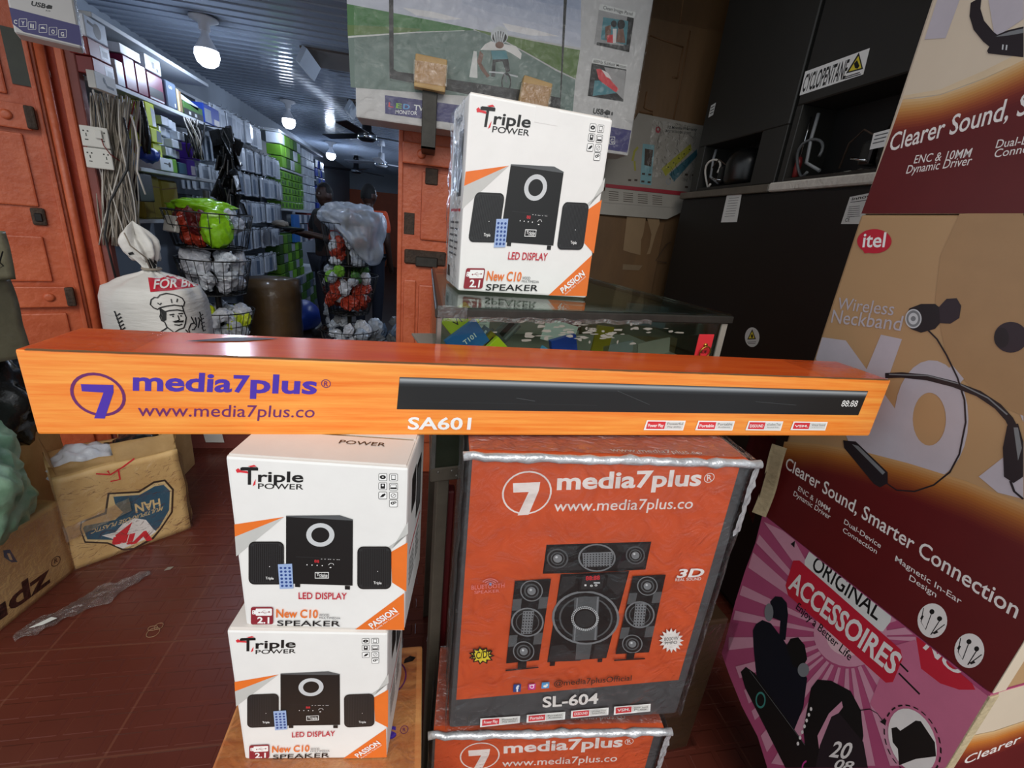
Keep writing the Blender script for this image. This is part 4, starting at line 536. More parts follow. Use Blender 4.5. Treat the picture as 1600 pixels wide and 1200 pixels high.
('l','mgrey',0.002,[159,422.7,218.8,440.6,266.6,442.4,308.8,434,338.6,418.5]),('p','dk',[122.1,266,146.6,275.5,220.1,248.2,227.2,228.9,218.2,213.5,205.6,214.1,129.9,252.3]),('p','mgrey',[141.4,267.1,154.2,269.4,216.2,245.9,213.9,239]),('l','dk',0.0024,[225.2,227.7,245,225,271.1,239,292.5,265.6,305,298.3,306.4,332.9,296,386.2,282,420,260.5,451.5,233.4,482.2,210.8,504.2,191.2,516.5]),
('p','dk',[149.5,528.1,150.7,546,166.1,556.9,187.2,560.7,203,552.6,207.6,537.1,202,520.2,183.5,508.9,165.4,511.6]),('e','silver',[163.1,529.8,12.9,2.8,-5.9,16.3],0),('e','mgrey',[163.1,529.8,10.9,2.4,-5.1,14.1],0.7),('e','mgrey',[163.1,529.8,4,0.9,-1.5,4.4],0),('p','dk2',[194.7,556.5,200.8,571.8,214.6,575.2,225,564.3,229.3,544.9,220.5,533.3,205.9,531.1]),('e','dk2',[301.8,530.6,18.6,4.7,-8,22],0),
('e','dk',[292.1,527.2,8.6,2.2,-5.4,14.8],0),('p','dk',[344.3,402.9,354.5,410.8,368.7,388.1,386.6,338.8,380.6,324.1,367.8,327.5,351.4,368.3]),('p','mgrey',[351.9,403.2,356.4,405.4,370.7,378.4,373.5,358.4]),('l','dk',0.003,[376.5,324.9,385.5,312.7,398,307.5]),
],
'pink':[
('part', 'ray_print'),('p','pinklt',[315,750.3,361.8,802.6,372.2,802.2,316.3,746.2]),('p','pinklt',[318.1,739,394,801.3,414.3,800.5,318.9,733.6]),('p','pinklt',[319.7,725.1,459.5,798.7,468.1,774.3,319.7,717.7]),('p','pinklt',[319.5,712.6,468.1,754.9,468,739.8,319.2,708.7]),('p','pinklt',[317.6,697.4,467.9,695.6,467.9,672.3,316.5,691.8]),
('p','pinklt',[314.8,685.2,467.9,643.1,449.8,601.6,311.6,675]),('p','pinklt',[308.4,666.7,431.3,570.9,411.9,538.6,304.3,657.9]),('p','pinklt',[300.1,650.2,394.2,509.1,377.4,481.1,295.7,643.4]),('p','pinklt',[292.2,638.6,364.6,459.8,346.6,429.8,287.3,632.6]),('p','pinklt',[279.7,625,317.9,382,297.6,348.3,274.7,621]),('p','pinklt',[267.2,616.2,263.2,290.9,231.4,246.9,261.3,613.5]),
('p','pinklt',[257.5,612.2,213.7,259.1,186.6,277.6,251.3,611]),('p','pinklt',[244.8,610.9,160.1,295.8,144.5,306.8,240.8,611.5]),('p','pinklt',[237.6,612.4,131.6,316,107.9,333.2,231.8,615.2]),('p','pinklt',[227,618.7,86.6,348.5,64.9,364.2,222.6,623.2]),('p','pinklt',[217.6,631,30.5,383.4,19.5,417.8,214.7,637.7]),('p','pinklt',[211.6,648.4,15,475.8,12.7,505.6,210.6,654.6]),
('p','pinklt',[209.8,666,10.2,556.7,9.7,588.4,209.8,673.3]),('p','pinklt',[211.1,686.6,8.8,646.2,8.1,694.1,213.1,697.2]),('p','pinklt',[214.7,703.3,8.5,723.5,8.9,750.5,216.2,708.5]),('p','pinklt',[218.6,715.5,9.5,789.1,87.3,809.4,223,725.9]),('p','pinklt',[227,733.9,140.3,809.5,173.6,808.7,231.3,741.2]),('p','pinklt',[235.4,747.3,195,808.1,211.5,807.6,239.8,752.9]),
('p','pinklt',[244.7,758.5,225.8,807.2,235.4,806.9,248.8,762.4]),('p','pinklt',[255.1,767.6,247.7,806.6,256.4,806.4,260.2,771]),('p','pinklt',[268.3,774.9,268.3,806,275.9,805.8,273.8,776.6]),('p','pinklt',[281.7,777.6,286.4,805.5,294.3,805.3,287.5,777.1]),('p','pinklt',[294.7,774.8,305.2,804.9,312.5,804.6,299.1,772.3]),('p','pinklt',[302.1,770,318.3,804.4,327.9,804,306.4,765.7]),
('p','pinklt',[311.2,758.7,342.8,803.4,357.1,802.8,314.2,752.3]),('e','pinklt',[266,704.2,57.3,63.3,-23.3,64],0),('e','pinkpale',[268.2,698,34.3,38.4,-13.4,36.9],0),('p','pinkmid',[338.2,752.5,361.9,795.2,469.1,798.9,470.4,630.9,446.7,591.2,346.4,612.1]),('part', 'caption_print'),('p','crimson',[361.5,802.3,374.3,804.7,447.8,799,454.2,793.2,439.2,773.3,416.4,758.2,386.8,755.9]),
('t','NO','pwhite',[376.3,793.5,53.1,-0.7,4.1,22.6],0.03),('p','white2',[138.7,814.5,316.1,813.2,320.1,792.5,316,764.3,305.9,758.1,142.6,757.9,135.6,776.9]),('t','ORIGINAL','ink',[154.3,771.8,146.6,3.5,1.1,37.5],0.012),('p','crimson',[111.6,756.3,125.1,767.9,350.7,759.2,359.1,745.4,361.8,690.7,353.4,678.1,128.2,670.6,114.9,686.5]),('t','ACCESSOIRES','pwhite',[122,687.5,234.6,14.5,1.8,50.1],0.025),
('t','Enjoy a Better Life','ink',[154.9,657.1,133.2,-2.3,1.4,20.3],0.008),('l','ink',0.004,[358.8,733.9,374,732]),('l','ink',0.004,[363.3,715.4,400.9,711.5]),('p','ink',[92.7,788,100,802.8,104.2,786.4]),('part', 'earbud_picture'),('p','navy',[93.6,617,101,640.3,115.9,652.8,131.6,650.9,143.6,628.3,158.9,565.9,145.4,550.7,132.5,596.9,111.4,584.7]),('e','mgrey',[99.8,588.9,10.2,10.6,-7.6,20.7],0),
('p','navy',[76.9,506,79.2,529.8,91.3,555.4,113.3,568.4,154.9,561.4,231.1,533.5,246.5,463.5,247.9,392.2,199.4,386.8,139.4,382.7,121,415.1,92.5,469.2]),('p','ink',[165.4,553.2,168.4,580.5,182.6,600.5,200.9,598,216.4,573.9,214.4,542,195.9,525.1]),('e','mgrey',[217.7,542.2,10.5,13.1,-5.4,15],0),('part', 'phone_picture'),
('p','ink',[83.6,368.3,91.9,396.9,119.2,408.3,298.3,385.6,314.1,369.2,262.3,282.5,109.2,343]),('e','teal',[155.6,361.6,11.2,15.3,-7.1,19.7],0.75),('e','magenta',[299.8,345.2,9.2,15.6,-5.9,16.1],0.75),('l','mgrey',0.001,[104.7,399.2,298.3,385.6]),('part', 'watch_picture'),('p','ink',[245.3,522.2,250.1,553.8,274.3,581.2,311,599.7,338.7,583.3,359.4,540.7,372.8,467.5,299.8,345.2,263.8,416]),
('p','pinklt',[294,510.6,304.9,562.1,310.9,553.5,304.9,497.2,311.4,437.4,310.6,405.3,292.2,438.2]),('e','pwhite',[261.3,478.2,2.2,3.1,-1.5,4],0),('e','pwhite',[262,460.9,2.2,3.1,-1.5,4],0),('e','pwhite',[262.6,443.4,2.2,3.2,-1.5,4],0),('e','pwhite',[263.3,425.7,2.2,3.3,-1.5,4.1],0),('e','pwhite',[264,407.9,2.2,3.3,-1.5,4.1],0),('e','pwhite',[264.6,389.9,2.3,3.4,-1.4,4.1],0),
('e','pwhite',[265.3,371.6,2.3,3.5,-1.5,4.2],0),('p','dk',[303.4,424.9,300.3,509.9,309.2,534.2,363.8,528.9,386.7,490.8,313.1,367.5]),('t','20','pwhite',[325.2,424.9,29.4,39.7,-1.6,45.6],0.02),('t','08','pwhite',[339.2,411.3,27.3,35.9,1,29.9],0.02),('part', 'charger_picture'),('l','ink',0.0022,[454.3,656.6,456,652.4,457.8,647.4]),('l','ink',0.0022,[459.6,640.7,460.6,636,461.4,630.5]),
('l','ink',0.0022,[462.1,623.3,462.2,618.3,462,612.7]),('l','ink',0.0022,[461.4,605.6,460.6,600.8,459.5,595.4]),('l','ink',0.0022,[457.6,588.8,455.9,584.5,453.9,579.8]),('l','ink',0.0022,[450.8,574.3,448.4,570.8,445.5,567.2]),('l','ink',0.0022,[441.4,563.2,438.4,560.9,434.9,558.7]),('l','ink',0.0022,[430.1,556.6,426.7,555.7,422.9,555.2]),('l','ink',0.0022,[417.8,555.4,414.3,556,410.4,557.2]),
('l','ink',0.0022,[405.5,559.7,402.2,561.9,398.6,564.8]),('l','ink',0.0022,[394.3,569.4,391.5,573,388.6,577.4]),('l','ink',0.0022,[385.3,583.7,383.3,588.4,381.4,594]),('l','ink',0.0022,[379.4,601.4,378.4,606.7,377.6,612.8]),('l','ink',0.0022,[377.1,620.8,377.2,626.2,377.6,632.3]),('l','ink',0.0022,[378.6,640,379.7,645.1,381.2,650.6]),('l','ink',0.0022,[383.7,657.3,385.6,661.6,388.1,666]),
('l','ink',0.0022,[391.7,671.2,394.4,674.4,397.6,677.5]),('l','ink',0.0022,[401.9,680.8,405,682.6,408.7,684.2]),('l','ink',0.0022,[413.4,685.4,416.7,685.8,420.4,685.7]),('l','ink',0.0022,[425.2,684.9,428.5,683.9,432,682.3]),('l','ink',0.0022,[436.5,679.6,439.4,677.3,442.6,674.3]),('l','ink',0.0022,[446.4,669.9,448.8,666.5,451.3,662.4]),
('p','pwhite',[450.5,650.7,454.6,638.9,457,626.2,457.6,613.2,456.3,600.5,453.2,588.7,448.3,578.5,441.9,570.5,434.2,565.1,425.7,562.7,416.8,563.5,408,567.7,399.9,574.9,392.9,584.9,387.5,597.1,384,610.6,382.6,624.7,383.5,638.6,386.4,651.3,391.3,662.2,397.6,670.7,405.2,676.4,413.4,679.1,421.9,678.8,430.3,675.5,438.1,669.5,444.9,661.1]),
('p','ink',[389.7,607.8,394.9,619,401.7,618.9,412.6,661.7,418.5,668.7,445.6,656,455.1,635.3,436,597.4,422,557,410.1,583.5,400.2,585.4]),('l','ink',0.0015,[337.8,582.1,349.9,602.7,362.8,608.7,373.8,605.3]),('p','ink',[371.5,598.4,375.4,614.5,381.1,602]),
],
'iteltop':[
('part', 'letter_print'),('p','lilac',[10.7,347.4,49.1,333.9,47.7,280.8,11.4,289.6]),('p','lilac',[94.2,317.9,143.8,300.4,153.6,273.5,124.1,258.1]),('part', 'banner_print'),('p','tan3',[6.8,204,69,200.7,127.6,214.4,169.9,228.5,174.8,215,131.8,202.9,72,192.4,8.9,198.4]),
('p',(214, 178, 129),[8,197.6,41.4,192.9,72.4,191.4,103.8,195.9,132.1,202,154.1,208.7,174.5,215.9,470,278.5,470,273.1,176.1,211.4,155.7,204.3,133.7,197.6,105.4,191.5,74,187,43.2,188.1,7.9,192.4]),('p',(208, 165, 111),[7.9,192.6,43.1,188.3,73.9,187.2,105.3,191.7,133.6,197.8,155.6,204.5,176,211.7,470,273.4,470,267.9,177.7,207.2,157.2,200.1,135.2,193.4,106.9,187.3,75.5,182.8,44.8,183.5,7.8,187.4]),
('p',(201, 152, 94),[7.8,187.7,44.7,183.7,75.5,183,106.8,187.5,135.1,193.7,157.1,200.4,177.6,207.4,470,268.2,470,262.8,179.2,203,158.7,196,136.7,189.3,108.4,183.1,77.1,178.5,46.5,178.9,7.7,182.4]),('p',(195, 139, 76),[7.7,182.7,46.4,179.1,77,178.8,108.3,183.3,136.6,189.5,158.6,196.2,179.1,203.2,470,263.1,470,257.7,180.7,198.7,160.2,191.8,138.2,185.1,109.9,178.9,78.6,174.3,48.2,174.3,7.6,177.5]),
('p',(185, 123, 66),[7.6,177.7,48.1,174.6,78.5,174.6,109.9,179.2,138.2,185.3,160.2,192,180.6,199,470,258,470,252.5,182.3,194.5,161.8,187.6,139.8,180.9,111.5,174.7,80.1,170.1,49.8,169.7,7.5,172.5]),('p',(175, 108, 55),[7.5,172.8,49.7,170,80,170.4,111.4,175,139.7,181.2,161.7,187.8,182.2,194.7,470,252.8,470,247.4,183.8,190.2,163.3,183.4,141.3,176.8,113,170.6,81.7,165.9,51.5,165.1,7.4,167.5]),
('p',(165, 92, 45),[7.4,167.8,51.4,165.4,81.6,166.2,112.9,170.8,141.2,177,163.2,183.7,183.7,190.5,470,247.7,470,242.3,185.3,186,164.8,179.3,142.8,172.6,114.5,166.4,83.2,161.7,53.1,160.5,7.3,162.6]),('p',(154, 77, 38),[7.3,162.8,53,160.8,83.1,161.9,114.4,166.6,142.7,172.8,164.7,179.5,185.2,186.2,470,242.6,470,237.1,186.9,181.8,166.3,175.1,144.3,168.5,116,162.2,84.7,157.5,54.8,156,7.2,157.6]),
('p',(142, 64, 34),[7.2,157.9,54.7,156.2,84.6,157.7,115.9,162.4,144.2,168.7,166.2,175.3,186.8,182,470,237.4,470,232,188.4,177.5,167.8,170.9,145.8,164.3,117.5,158,86.2,153.3,56.5,151.4,7.1,152.6]),('p',(130, 51, 30),[7.1,152.9,56.4,151.6,86.2,153.5,117.4,158.2,145.7,164.5,167.7,171.2,188.3,177.8,470,232.3,470,226.9,189.9,173.3,169.3,166.8,147.3,160.1,119,153.8,87.8,149.1,58.1,146.8,7,147.7]),
('p',(118, 38, 26),[7,148,58,147,87.7,149.3,118.9,154,147.2,160.4,169.2,167,189.9,173.5,470,227.1,470,221.7,191.5,169.1,170.8,162.6,148.8,156,120.5,149.6,89.3,144.9,59.8,142.2,6.9,142.7]),('p',(111, 33, 25),[6.9,143,59.7,142.5,89.2,145.1,120.5,149.9,148.8,156.2,170.8,162.8,191.4,169.3,470,222,470,216.6,193,164.8,172.4,158.4,150.4,151.8,122.1,145.4,90.8,140.7,61.5,137.6,6.8,137.8]),
('p',(105, 28, 24),[6.8,138,61.4,137.9,90.7,140.9,122,145.7,150.3,152,172.3,158.6,192.9,165.1,470,216.9,470,211.4,194.6,160.6,173.9,154.2,151.9,147.6,123.6,141.3,92.4,136.5,63.1,133,6.7,132.8]),('p',(98, 23, 23),[6.7,133.1,63,133.3,92.3,136.7,123.5,141.5,151.8,147.9,173.8,154.5,194.5,160.8,470,211.7,470,206.6,196,156.6,175.3,150.3,153.3,143.7,125,137.3,93.8,132.5,64.7,128.7,6.6,128.1]),
('p','maroon',[6.6,128.1,64.7,128.7,93.8,132.5,125,137.3,153.3,143.7,175.3,150.3,196,156.6,470,206.6,470,0.5,0.5,0.5]),('t','Clearer Sound, Smarter Connection','pwhite',[14.1,110.9,412,60.6,-4.1,30.8],0.01),('t','ENC & 10MM','pwhite',[67.8,85,85.5,1.6,-0.7,13.7],0.003),('t','Dynamic Driver','pwhite',[60.5,68.7,98,6.1,-0.6,13.9],0.003),
('t','Dual-Device','pwhite',[183.8,96.1,68.9,1.7,-1.1,11.8],0.003),('t','Connection','pwhite',[186.4,82.3,70.1,5.2,-1.1,11.9],0.003),('part', 'neckband_picture'),('l','dk',0.014,[75.6,324.5,80.7,305.7,93.7,284.4,114.2,262.7,132.1,247.4]),('p','dk',[120,242.3,123.7,261.6,138,263.9,157.5,262.7,173.2,219.5,123.2,238]),('p','mgrey',[124.4,259.7,141.3,261.2,158.5,260,160.7,253.7,141.5,256.2]),
('t','II','silver',[140.1,238.4,7.4,-2.9,-1.8,7.2],0),
],
'itelnear':[
('part', 'banner_print'),('p',(215, 178, 128),[14.5,706.7,76.6,698.9,132.5,700.2,299,702.5,299,697.5,135.8,694.8,80,693.1,13.9,701.3]),('p',(210, 163, 108),[13.9,701.6,79.8,693.4,135.7,695.1,299,697.8,299,692.8,139,689.7,83.1,687.7,13.3,696.2]),('p',(205, 148, 88),[13.3,696.5,83,688,138.8,690,299,693.1,299,688.1,142.2,684.5,86.3,682.2,12.7,691.2]),
('p',(200, 133, 68),[12.8,691.4,86.2,682.5,142,684.8,299,688.3,299,683.3,145.3,679.4,89.5,676.8,12.2,686.1]),('p',(196, 118, 47),[12.2,686.4,89.3,677.1,145.2,679.7,299,683.6,299,678.6,148.5,674.3,92.7,671.3,11.6,681]),('p',(185, 106, 41),[11.6,681.3,92.5,671.6,148.3,674.6,299,678.9,299,673.9,151.7,669.2,95.9,665.9,11,675.9]),
('p',(173, 93, 38),[11,676.2,95.7,666.2,151.5,669.5,299,674.2,299,669.2,154.8,664.1,99.1,660.4,10.4,670.8]),('p',(162, 81, 34),[10.4,671.1,98.9,660.7,154.7,664.4,299,669.5,299,664.5,158,658.9,102.3,654.9,9.8,665.7]),('p',(150, 68, 31),[9.9,666,102.1,655.2,157.8,659.2,299,664.7,299,659.7,161.2,653.8,105.4,649.5,9.3,660.6]),
('p',(139, 57, 28),[9.3,660.9,105.3,649.8,161,654.1,299,660,299,655,164.3,648.7,108.6,644,8.7,655.6]),('p',(132, 50, 26),[8.7,655.8,108.5,644.3,164.1,649,299,655.3,299,650.3,167.5,643.6,111.8,638.6,8.1,650.5]),('p',(124, 43, 25),[8.1,650.8,111.6,638.9,167.3,643.9,299,650.6,299,645.6,170.6,638.5,115,633.1,7.5,645.4]),
('p',(117, 36, 24),[7.6,645.7,114.8,633.4,170.5,638.7,299,645.8,299,640.9,173.8,633.3,118.2,627.7,6.9,640.3]),('p',(110, 29, 23),[7,640.6,118,628,173.6,633.6,299,641.1,299,636.4,176.8,628.5,121.2,622.5,6.4,635.5]),('p','maroon',[6.4,635.5,121.2,622.5,176.8,628.5,299,636.4,299,380,0.5,380]),('t','Clearer Sound','pwhite',[45.7,624.3,262,24.5,-7.7,24.4],0.01),
],
'tv':[
('part', 'picture_print'),('p','grass',[-26.9,378.9,136.9,377.9,307,376.9,460.4,374.1,460.6,370.2,233.5,330.3,-25.5,275.5]),('p','grass2',[-26.9,311.5,130,330,255.6,343.3,233.5,329.6,-25.5,276.8]),('p','sky',[-24.1,632.9,854.9,794.9,914.2,378.4,699.9,376.3,570.6,376.2,460.4,374.1,307,376.9,136.9,377.9,-26.9,378.9]),
('p',(66, 100, 159),[393.5,709.9,509,731.1,656.5,758.3,854.9,794.9,861.1,752.3,660.7,721,511.8,697.4,395.3,680.3]),('p',(76, 109, 164),[395.2,681.4,511.7,698.7,660.6,722.4,860.9,753.9,867.1,711.4,664.8,685,514.5,664.9,397,651.8]),('p',(86, 119, 170),[396.9,652.9,514.4,666.2,664.7,686.5,866.9,713,873.1,670.4,668.9,649.1,517.3,632.5,398.7,623.3]),
('p',(99, 130, 175),[398.7,624.5,517.2,633.8,668.7,650.6,872.9,672,879.1,629.5,673,613.2,520,600,400.4,594.8]),('p',(121, 145, 182),[400.4,596,519.9,601.3,672.8,614.7,878.9,631.1,885.1,588.5,677.1,577.3,522.7,567.6,402.2,566.4]),('p',(143, 160, 190),[402.1,567.5,522.6,568.9,676.9,578.8,884.8,590.1,891.1,547.6,681.1,541.4,525.4,535.2,403.9,537.9]),
('p',(165, 175, 197),[403.8,539,525.3,536.5,681,542.8,890.8,549.2,897.1,506.6,685.2,505.5,528.1,502.7,405.6,509.4]),('p',(177, 184, 202),[405.5,510.5,528,504,685.1,506.9,896.8,508.2,903.1,465.7,689.3,469.6,530.9,470.3,407.3,480.9]),('p',(187, 192, 207),[407.3,482.1,530.8,471.6,689.1,471,902.8,467.3,909,424.7,693.4,433.7,533.6,437.8,409,452.4]),
('p',(196, 199, 212),[409,453.6,533.5,439.1,693.2,435.1,908.8,426.3,914.8,385.4,697.3,399.2,536.2,406.7,410.7,425.1]),('p','cloud',[180.3,400.4,290.8,405.8,412.3,400,351.9,387.2,232,383.8]),('p','cloud',[575.2,412.9,695.8,412.2,820.6,404.9,698.4,389.4,601.2,390.8]),('p','grass2',[460.4,374.1,570.9,373,700.5,371.7,913.8,370.1,910.6,265.7,819.5,288,689,327.4,588.4,355.8,492.1,367.3]),
('p','road',[-24.9,270.6,233.6,325.8,460.6,370.2,507.9,366.5,622,342.3,715.3,314.2,820.5,281.1,909.4,262,915.1,134.9,729,121.2,444.3,136.5,-18.1,103.2]),('p','white2',[-24.8,275.6,233.5,329,422.2,364.2,422.3,362.3,233.6,326.5,-25,269.3]),('p','white2',[465.4,300.5,478.1,300.4,491.2,185.1,450.9,184.9]),('p','road2',[132.9,154.8,689.4,170.3,881.5,152.7,874.4,140.6,132.9,148]),
('part', 'screen_print'),('p','ink',[124.8,660.4,141.2,663.4,149.1,190.5,161.2,184.3,687.2,191.4,850.7,185.2,796,784,816.6,787.8,858.1,131.1,727.7,132,132.8,156.1]),('p','road',[148.7,230,161.2,184.3,687.2,191.4,684.9,212.4,161,198.9]),('part', 'cyclist_print'),('p','pwhite',[492.6,308,510.7,330.7,533.5,344.1,589.7,342.7,638.2,343.4,665.1,320.4,663.1,299.7,624.8,314.4,591.5,322.9,536,313.2]),
('p','skin',[491.3,304.4,507.2,293.4,500,262,522,237.9,539.4,223.1,527.9,214.6,497.6,241.2,482.2,266.1]),('p','teal2',[536.2,311.2,599.8,320.7,610.6,291.9,546.7,281.1]),('p','ink',[546.6,282.4,610.5,293.2,622.6,252.4,607.1,243.3,587.2,281.6,559.4,274.1,561.4,222.8,543.7,220.3]),('e','silver',[567.2,369.1,35.5,5.5,-2.7,31.1],0),('e','ink',[567.8,362.6,30,4.6,-1.9,20.8],0),
('p','silver',[538.4,381,546.1,383.6,556.1,340.9,551.4,340.2]),('p','silver',[550.1,382.9,557.8,385.4,562.4,341.9,557.7,341.1]),('p','silver',[561.8,384.7,569.6,387.2,568.7,342.8,564,342.1]),('p','silver',[573.6,386.5,581.4,389.1,575.1,343.8,570.3,343.1]),('p','silver',[585.4,388.4,593.2,390.9,581.4,344.8,576.7,344]),('e','skin',[570.1,336.4,17.5,2.6,-1,11.8],0),
('l','silver',0.006,[534.3,236.2,590.9,240.9,657.3,236.6]),('e','ink',[610.3,208.9,21.3,3,-3.4,35.7],0.75),('l','mgrey',0.006,[599,242.1,611.9,209.1]),('part', 'inset_print'),('p','white2',[974.5,542.3,1136.1,538.7,1131.5,517.8,973,521]),('t','Clean Image Panel','ink',[989.8,527.1,132.4,-2.1,1.5,11.4],0.005),('p','pgrey2',[973,521,1131.5,517.8,1133.3,396.1,972.5,401]),
('p','ink',[1100.9,517.6,1131.5,517.8,1133.3,396.1,983.2,399.2,983.2,409.5,1103.2,414]),('p','teal2',[996.3,499.6,1107.9,503.9,1115.5,419.3,998.4,422.1]),('p','skin',[1010.3,468.2,1034.4,478.8,1041.9,422,1017.8,425.1]),('p','skin',[1068.7,480.8,1088.6,481.9,1109.9,425.4,1066.4,422.2]),('e','ink',[1046.4,484,12.6,2,-2.2,11.8],0),('e','ink',[1078.8,487.1,17,2.7,-3,16.4],0),
('p','red',[1024,439.8,1048.8,447,1054.2,416.9,1028.1,416.4]),('p','pwhite',[1045.2,466.9,1062.1,469.6,1067,418.9,1054.2,416.9]),('p','white2',[973.8,351.3,1133.7,348,1132.3,332,972.5,332.8]),('t','600Hz Subfield Motion','ink',[978.9,335.9,151,-0.6,0.8,11.3],0.005),('p','ink',[972.7,331.4,1132.3,332,1140.2,210,973.9,209.4]),('p','pgrey2',[1030.8,325.8,1130.5,327.4,1140.6,217.5,1079.3,253.4]),
('p','red',[995.8,313.6,1016.4,316.6,1110.9,254.1,1099.8,240.1,1062.4,247.4,1012,280.2]),('p','pwhite',[1019.3,315.6,1051.7,307.4,1073.6,285.3,1045.5,292.2]),('p','teal2',[995.9,270.7,1017.5,273.8,1104.7,238.5,996.6,212.6]),('t','USB','ink',[1007.3,147.1,49.8,0.6,1,21.1],0.03),('p','ink',[1055.5,157.3,1071.6,169.2,1087.9,165.3,1088.4,151.8,1070.8,148]),
('t','2.0','ink',[1061.6,137.7,20.1,0.3,0.6,6.9],0.02),('t','8','ink',[1093.2,150.9,9.1,0.5,-0.5,12.8],0.02),('part', 'band_print'),('p','bandblue',[1094.9,105.3,1200,103.2,1198.7,12.1,1094.5,13.1]),
('p','white2',[1123.8,68.6,1125.3,68.6,1126.6,68.1,1127.6,67.2,1128.1,66,1132.6,41.5,1132.5,40.2,1131.9,39.1,1130.8,38.3,1129.4,37.9,1108.3,35.3,1106.9,35.4,1105.6,35.9,1104.6,36.8,1104.1,37.9,1099.7,62.5,1099.8,63.7,1100.4,64.8,1101.5,65.6,1102.8,66]),
('p','bandblue',[1122.4,66.1,1123.5,66.1,1124.5,65.7,1125.2,65,1125.6,64.2,1129.5,42.7,1129.5,41.7,1129,40.9,1128.2,40.3,1127.2,40,1109.7,37.9,1108.7,37.9,1107.7,38.3,1106.9,39,1106.6,39.8,1102.8,61.3,1102.8,62.2,1103.3,63,1104.1,63.6,1105.1,63.9]),('t','G','white2',[1110.9,41.9,13.9,1,-3,16.9],0.02),('p','bandblue',[115.1,93.9,255.3,96.6,438.6,98.9,434.7,29.2,116.9,27.7]),
('t','L','red',[129,54.4,20,-0.1,1.4,16.9],0.02),('t','E','lime',[159.1,54.3,23.2,0.3,1.3,17.6],0.02),('t','D','lblue2',[188.5,54.7,25.7,0.7,1.2,18.4],0.02),('t','TV','white',[231.4,56.3,40.9,0.5,1,19.8],0.02),('t','MONITOR','white',[157.8,33.1,87.4,5.9,0.6,14.1],0.01),
],
'usbbox':[
('part', 'band_print'),('p','bandblue',[-174.7,75,4.9,73.8,1.5,9.2,-80.9,9.9,-151.5,9.4,-175.1,26.3]),('t','C','white2',[-171.8,28.8,8.4,0.6,2.3,12.5],0.03),
('p','white2',[-136.6,53.3,-135.9,53.3,-135.5,53.1,-135.2,52.5,-135.2,51.8,-139,30.5,-139.3,29.7,-139.8,28.9,-140.4,28.3,-141,28,-158.8,22.8,-159.4,22.8,-159.9,23.1,-160.1,23.6,-160.1,24.4,-156.3,45.6,-156,46.3,-155.6,47.1,-154.9,47.7,-154.3,48]),
('p','bandblue',[-137.6,51.7,-137.1,51.7,-136.7,51.5,-136.5,51.1,-136.5,50.5,-140,31.1,-140.2,30.5,-140.6,29.8,-141.1,29.4,-141.6,29.1,-157.7,24.4,-158.3,24.4,-158.6,24.6,-158.8,25.1,-158.8,25.7,-155.4,44.9,-155.2,45.6,-154.8,46.2,-154.2,46.7,-153.7,46.9]),('t','Y','white2',[-153.3,30.1,8.5,0.6,2.2,12.6],0.03),
('p','white2',[-114.3,51.3,-113.6,51.4,-113.2,51.1,-112.9,50.6,-112.9,49.8,-116.7,28.3,-116.9,27.5,-117.4,26.7,-118,26.1,-118.7,25.8,-136.8,20.6,-137.4,20.6,-137.9,20.9,-138.1,21.4,-138.1,22.2,-134.3,43.5,-134,44.3,-133.6,45.1,-132.9,45.7,-132.3,46]),
('p','bandblue',[-115.4,49.7,-114.8,49.8,-114.4,49.5,-114.2,49.1,-114.2,48.5,-117.6,29,-117.8,28.3,-118.2,27.7,-118.8,27.2,-119.3,26.9,-135.7,22.2,-136.2,22.2,-136.6,22.4,-136.8,22.9,-136.8,23.5,-133.4,42.9,-133.1,43.5,-132.8,44.2,-132.2,44.7,-131.7,45]),('t','II','white2',[-131.2,28,8.7,0.5,2.2,12.7],0.03),
('p','white2',[-86.8,50.4,-86.1,50.5,-85.6,50.2,-85.4,49.6,-85.4,48.9,-89.1,27.2,-89.3,26.3,-89.8,25.6,-90.5,25,-91.2,24.6,-109.5,19.4,-110.2,19.4,-110.7,19.7,-110.9,20.2,-110.9,21,-107.2,42.6,-106.9,43.4,-106.4,44.1,-105.8,44.7,-105.1,45.1]),
('p','bandblue',[-87.8,48.8,-87.3,48.9,-86.9,48.6,-86.7,48.2,-86.7,47.6,-90.1,27.9,-90.3,27.2,-90.7,26.5,-91.2,26,-91.8,25.7,-108.5,21,-109,21,-109.4,21.2,-109.6,21.7,-109.6,22.3,-106.2,41.9,-106,42.6,-105.6,43.2,-105,43.7,-104.5,44]),('p','white2',[-104.9,33.6,-100.7,39.3,-96.1,40.7,-91.6,34.9]),
('p','white2',[-60.5,50.3,-59.8,50.3,-59.3,50.1,-59.1,49.5,-59.1,48.8,-62.7,26.8,-63,26,-63.5,25.2,-64.1,24.6,-64.8,24.2,-83.6,19,-84.2,18.9,-84.7,19.2,-85,19.8,-85,20.5,-81.3,42.4,-81,43.2,-80.5,43.9,-79.9,44.6,-79.2,44.9]),
('p','bandblue',[-61.6,48.7,-61.1,48.7,-60.6,48.5,-60.4,48,-60.4,47.4,-63.7,27.5,-64,26.8,-64.4,26.2,-64.9,25.7,-65.5,25.4,-82.5,20.6,-83,20.6,-83.4,20.8,-83.6,21.3,-83.6,21.9,-80.3,41.7,-80,42.4,-79.6,43,-79.1,43.5,-78.5,43.8]),('t','O','white2',[-77.9,26.4,9.1,0.6,2.2,13],0.03),
('p','white2',[-35.8,49.9,-35.1,49.9,-34.6,49.7,-34.3,49.1,-34.3,48.3,-37.9,26.2,-38.2,25.3,-38.7,24.6,-39.3,24,-40.1,23.6,-59.1,18.3,-59.7,18.3,-60.2,18.5,-60.5,19.1,-60.5,19.9,-56.9,41.9,-56.6,42.7,-56.1,43.5,-55.4,44.1,-54.7,44.5]),
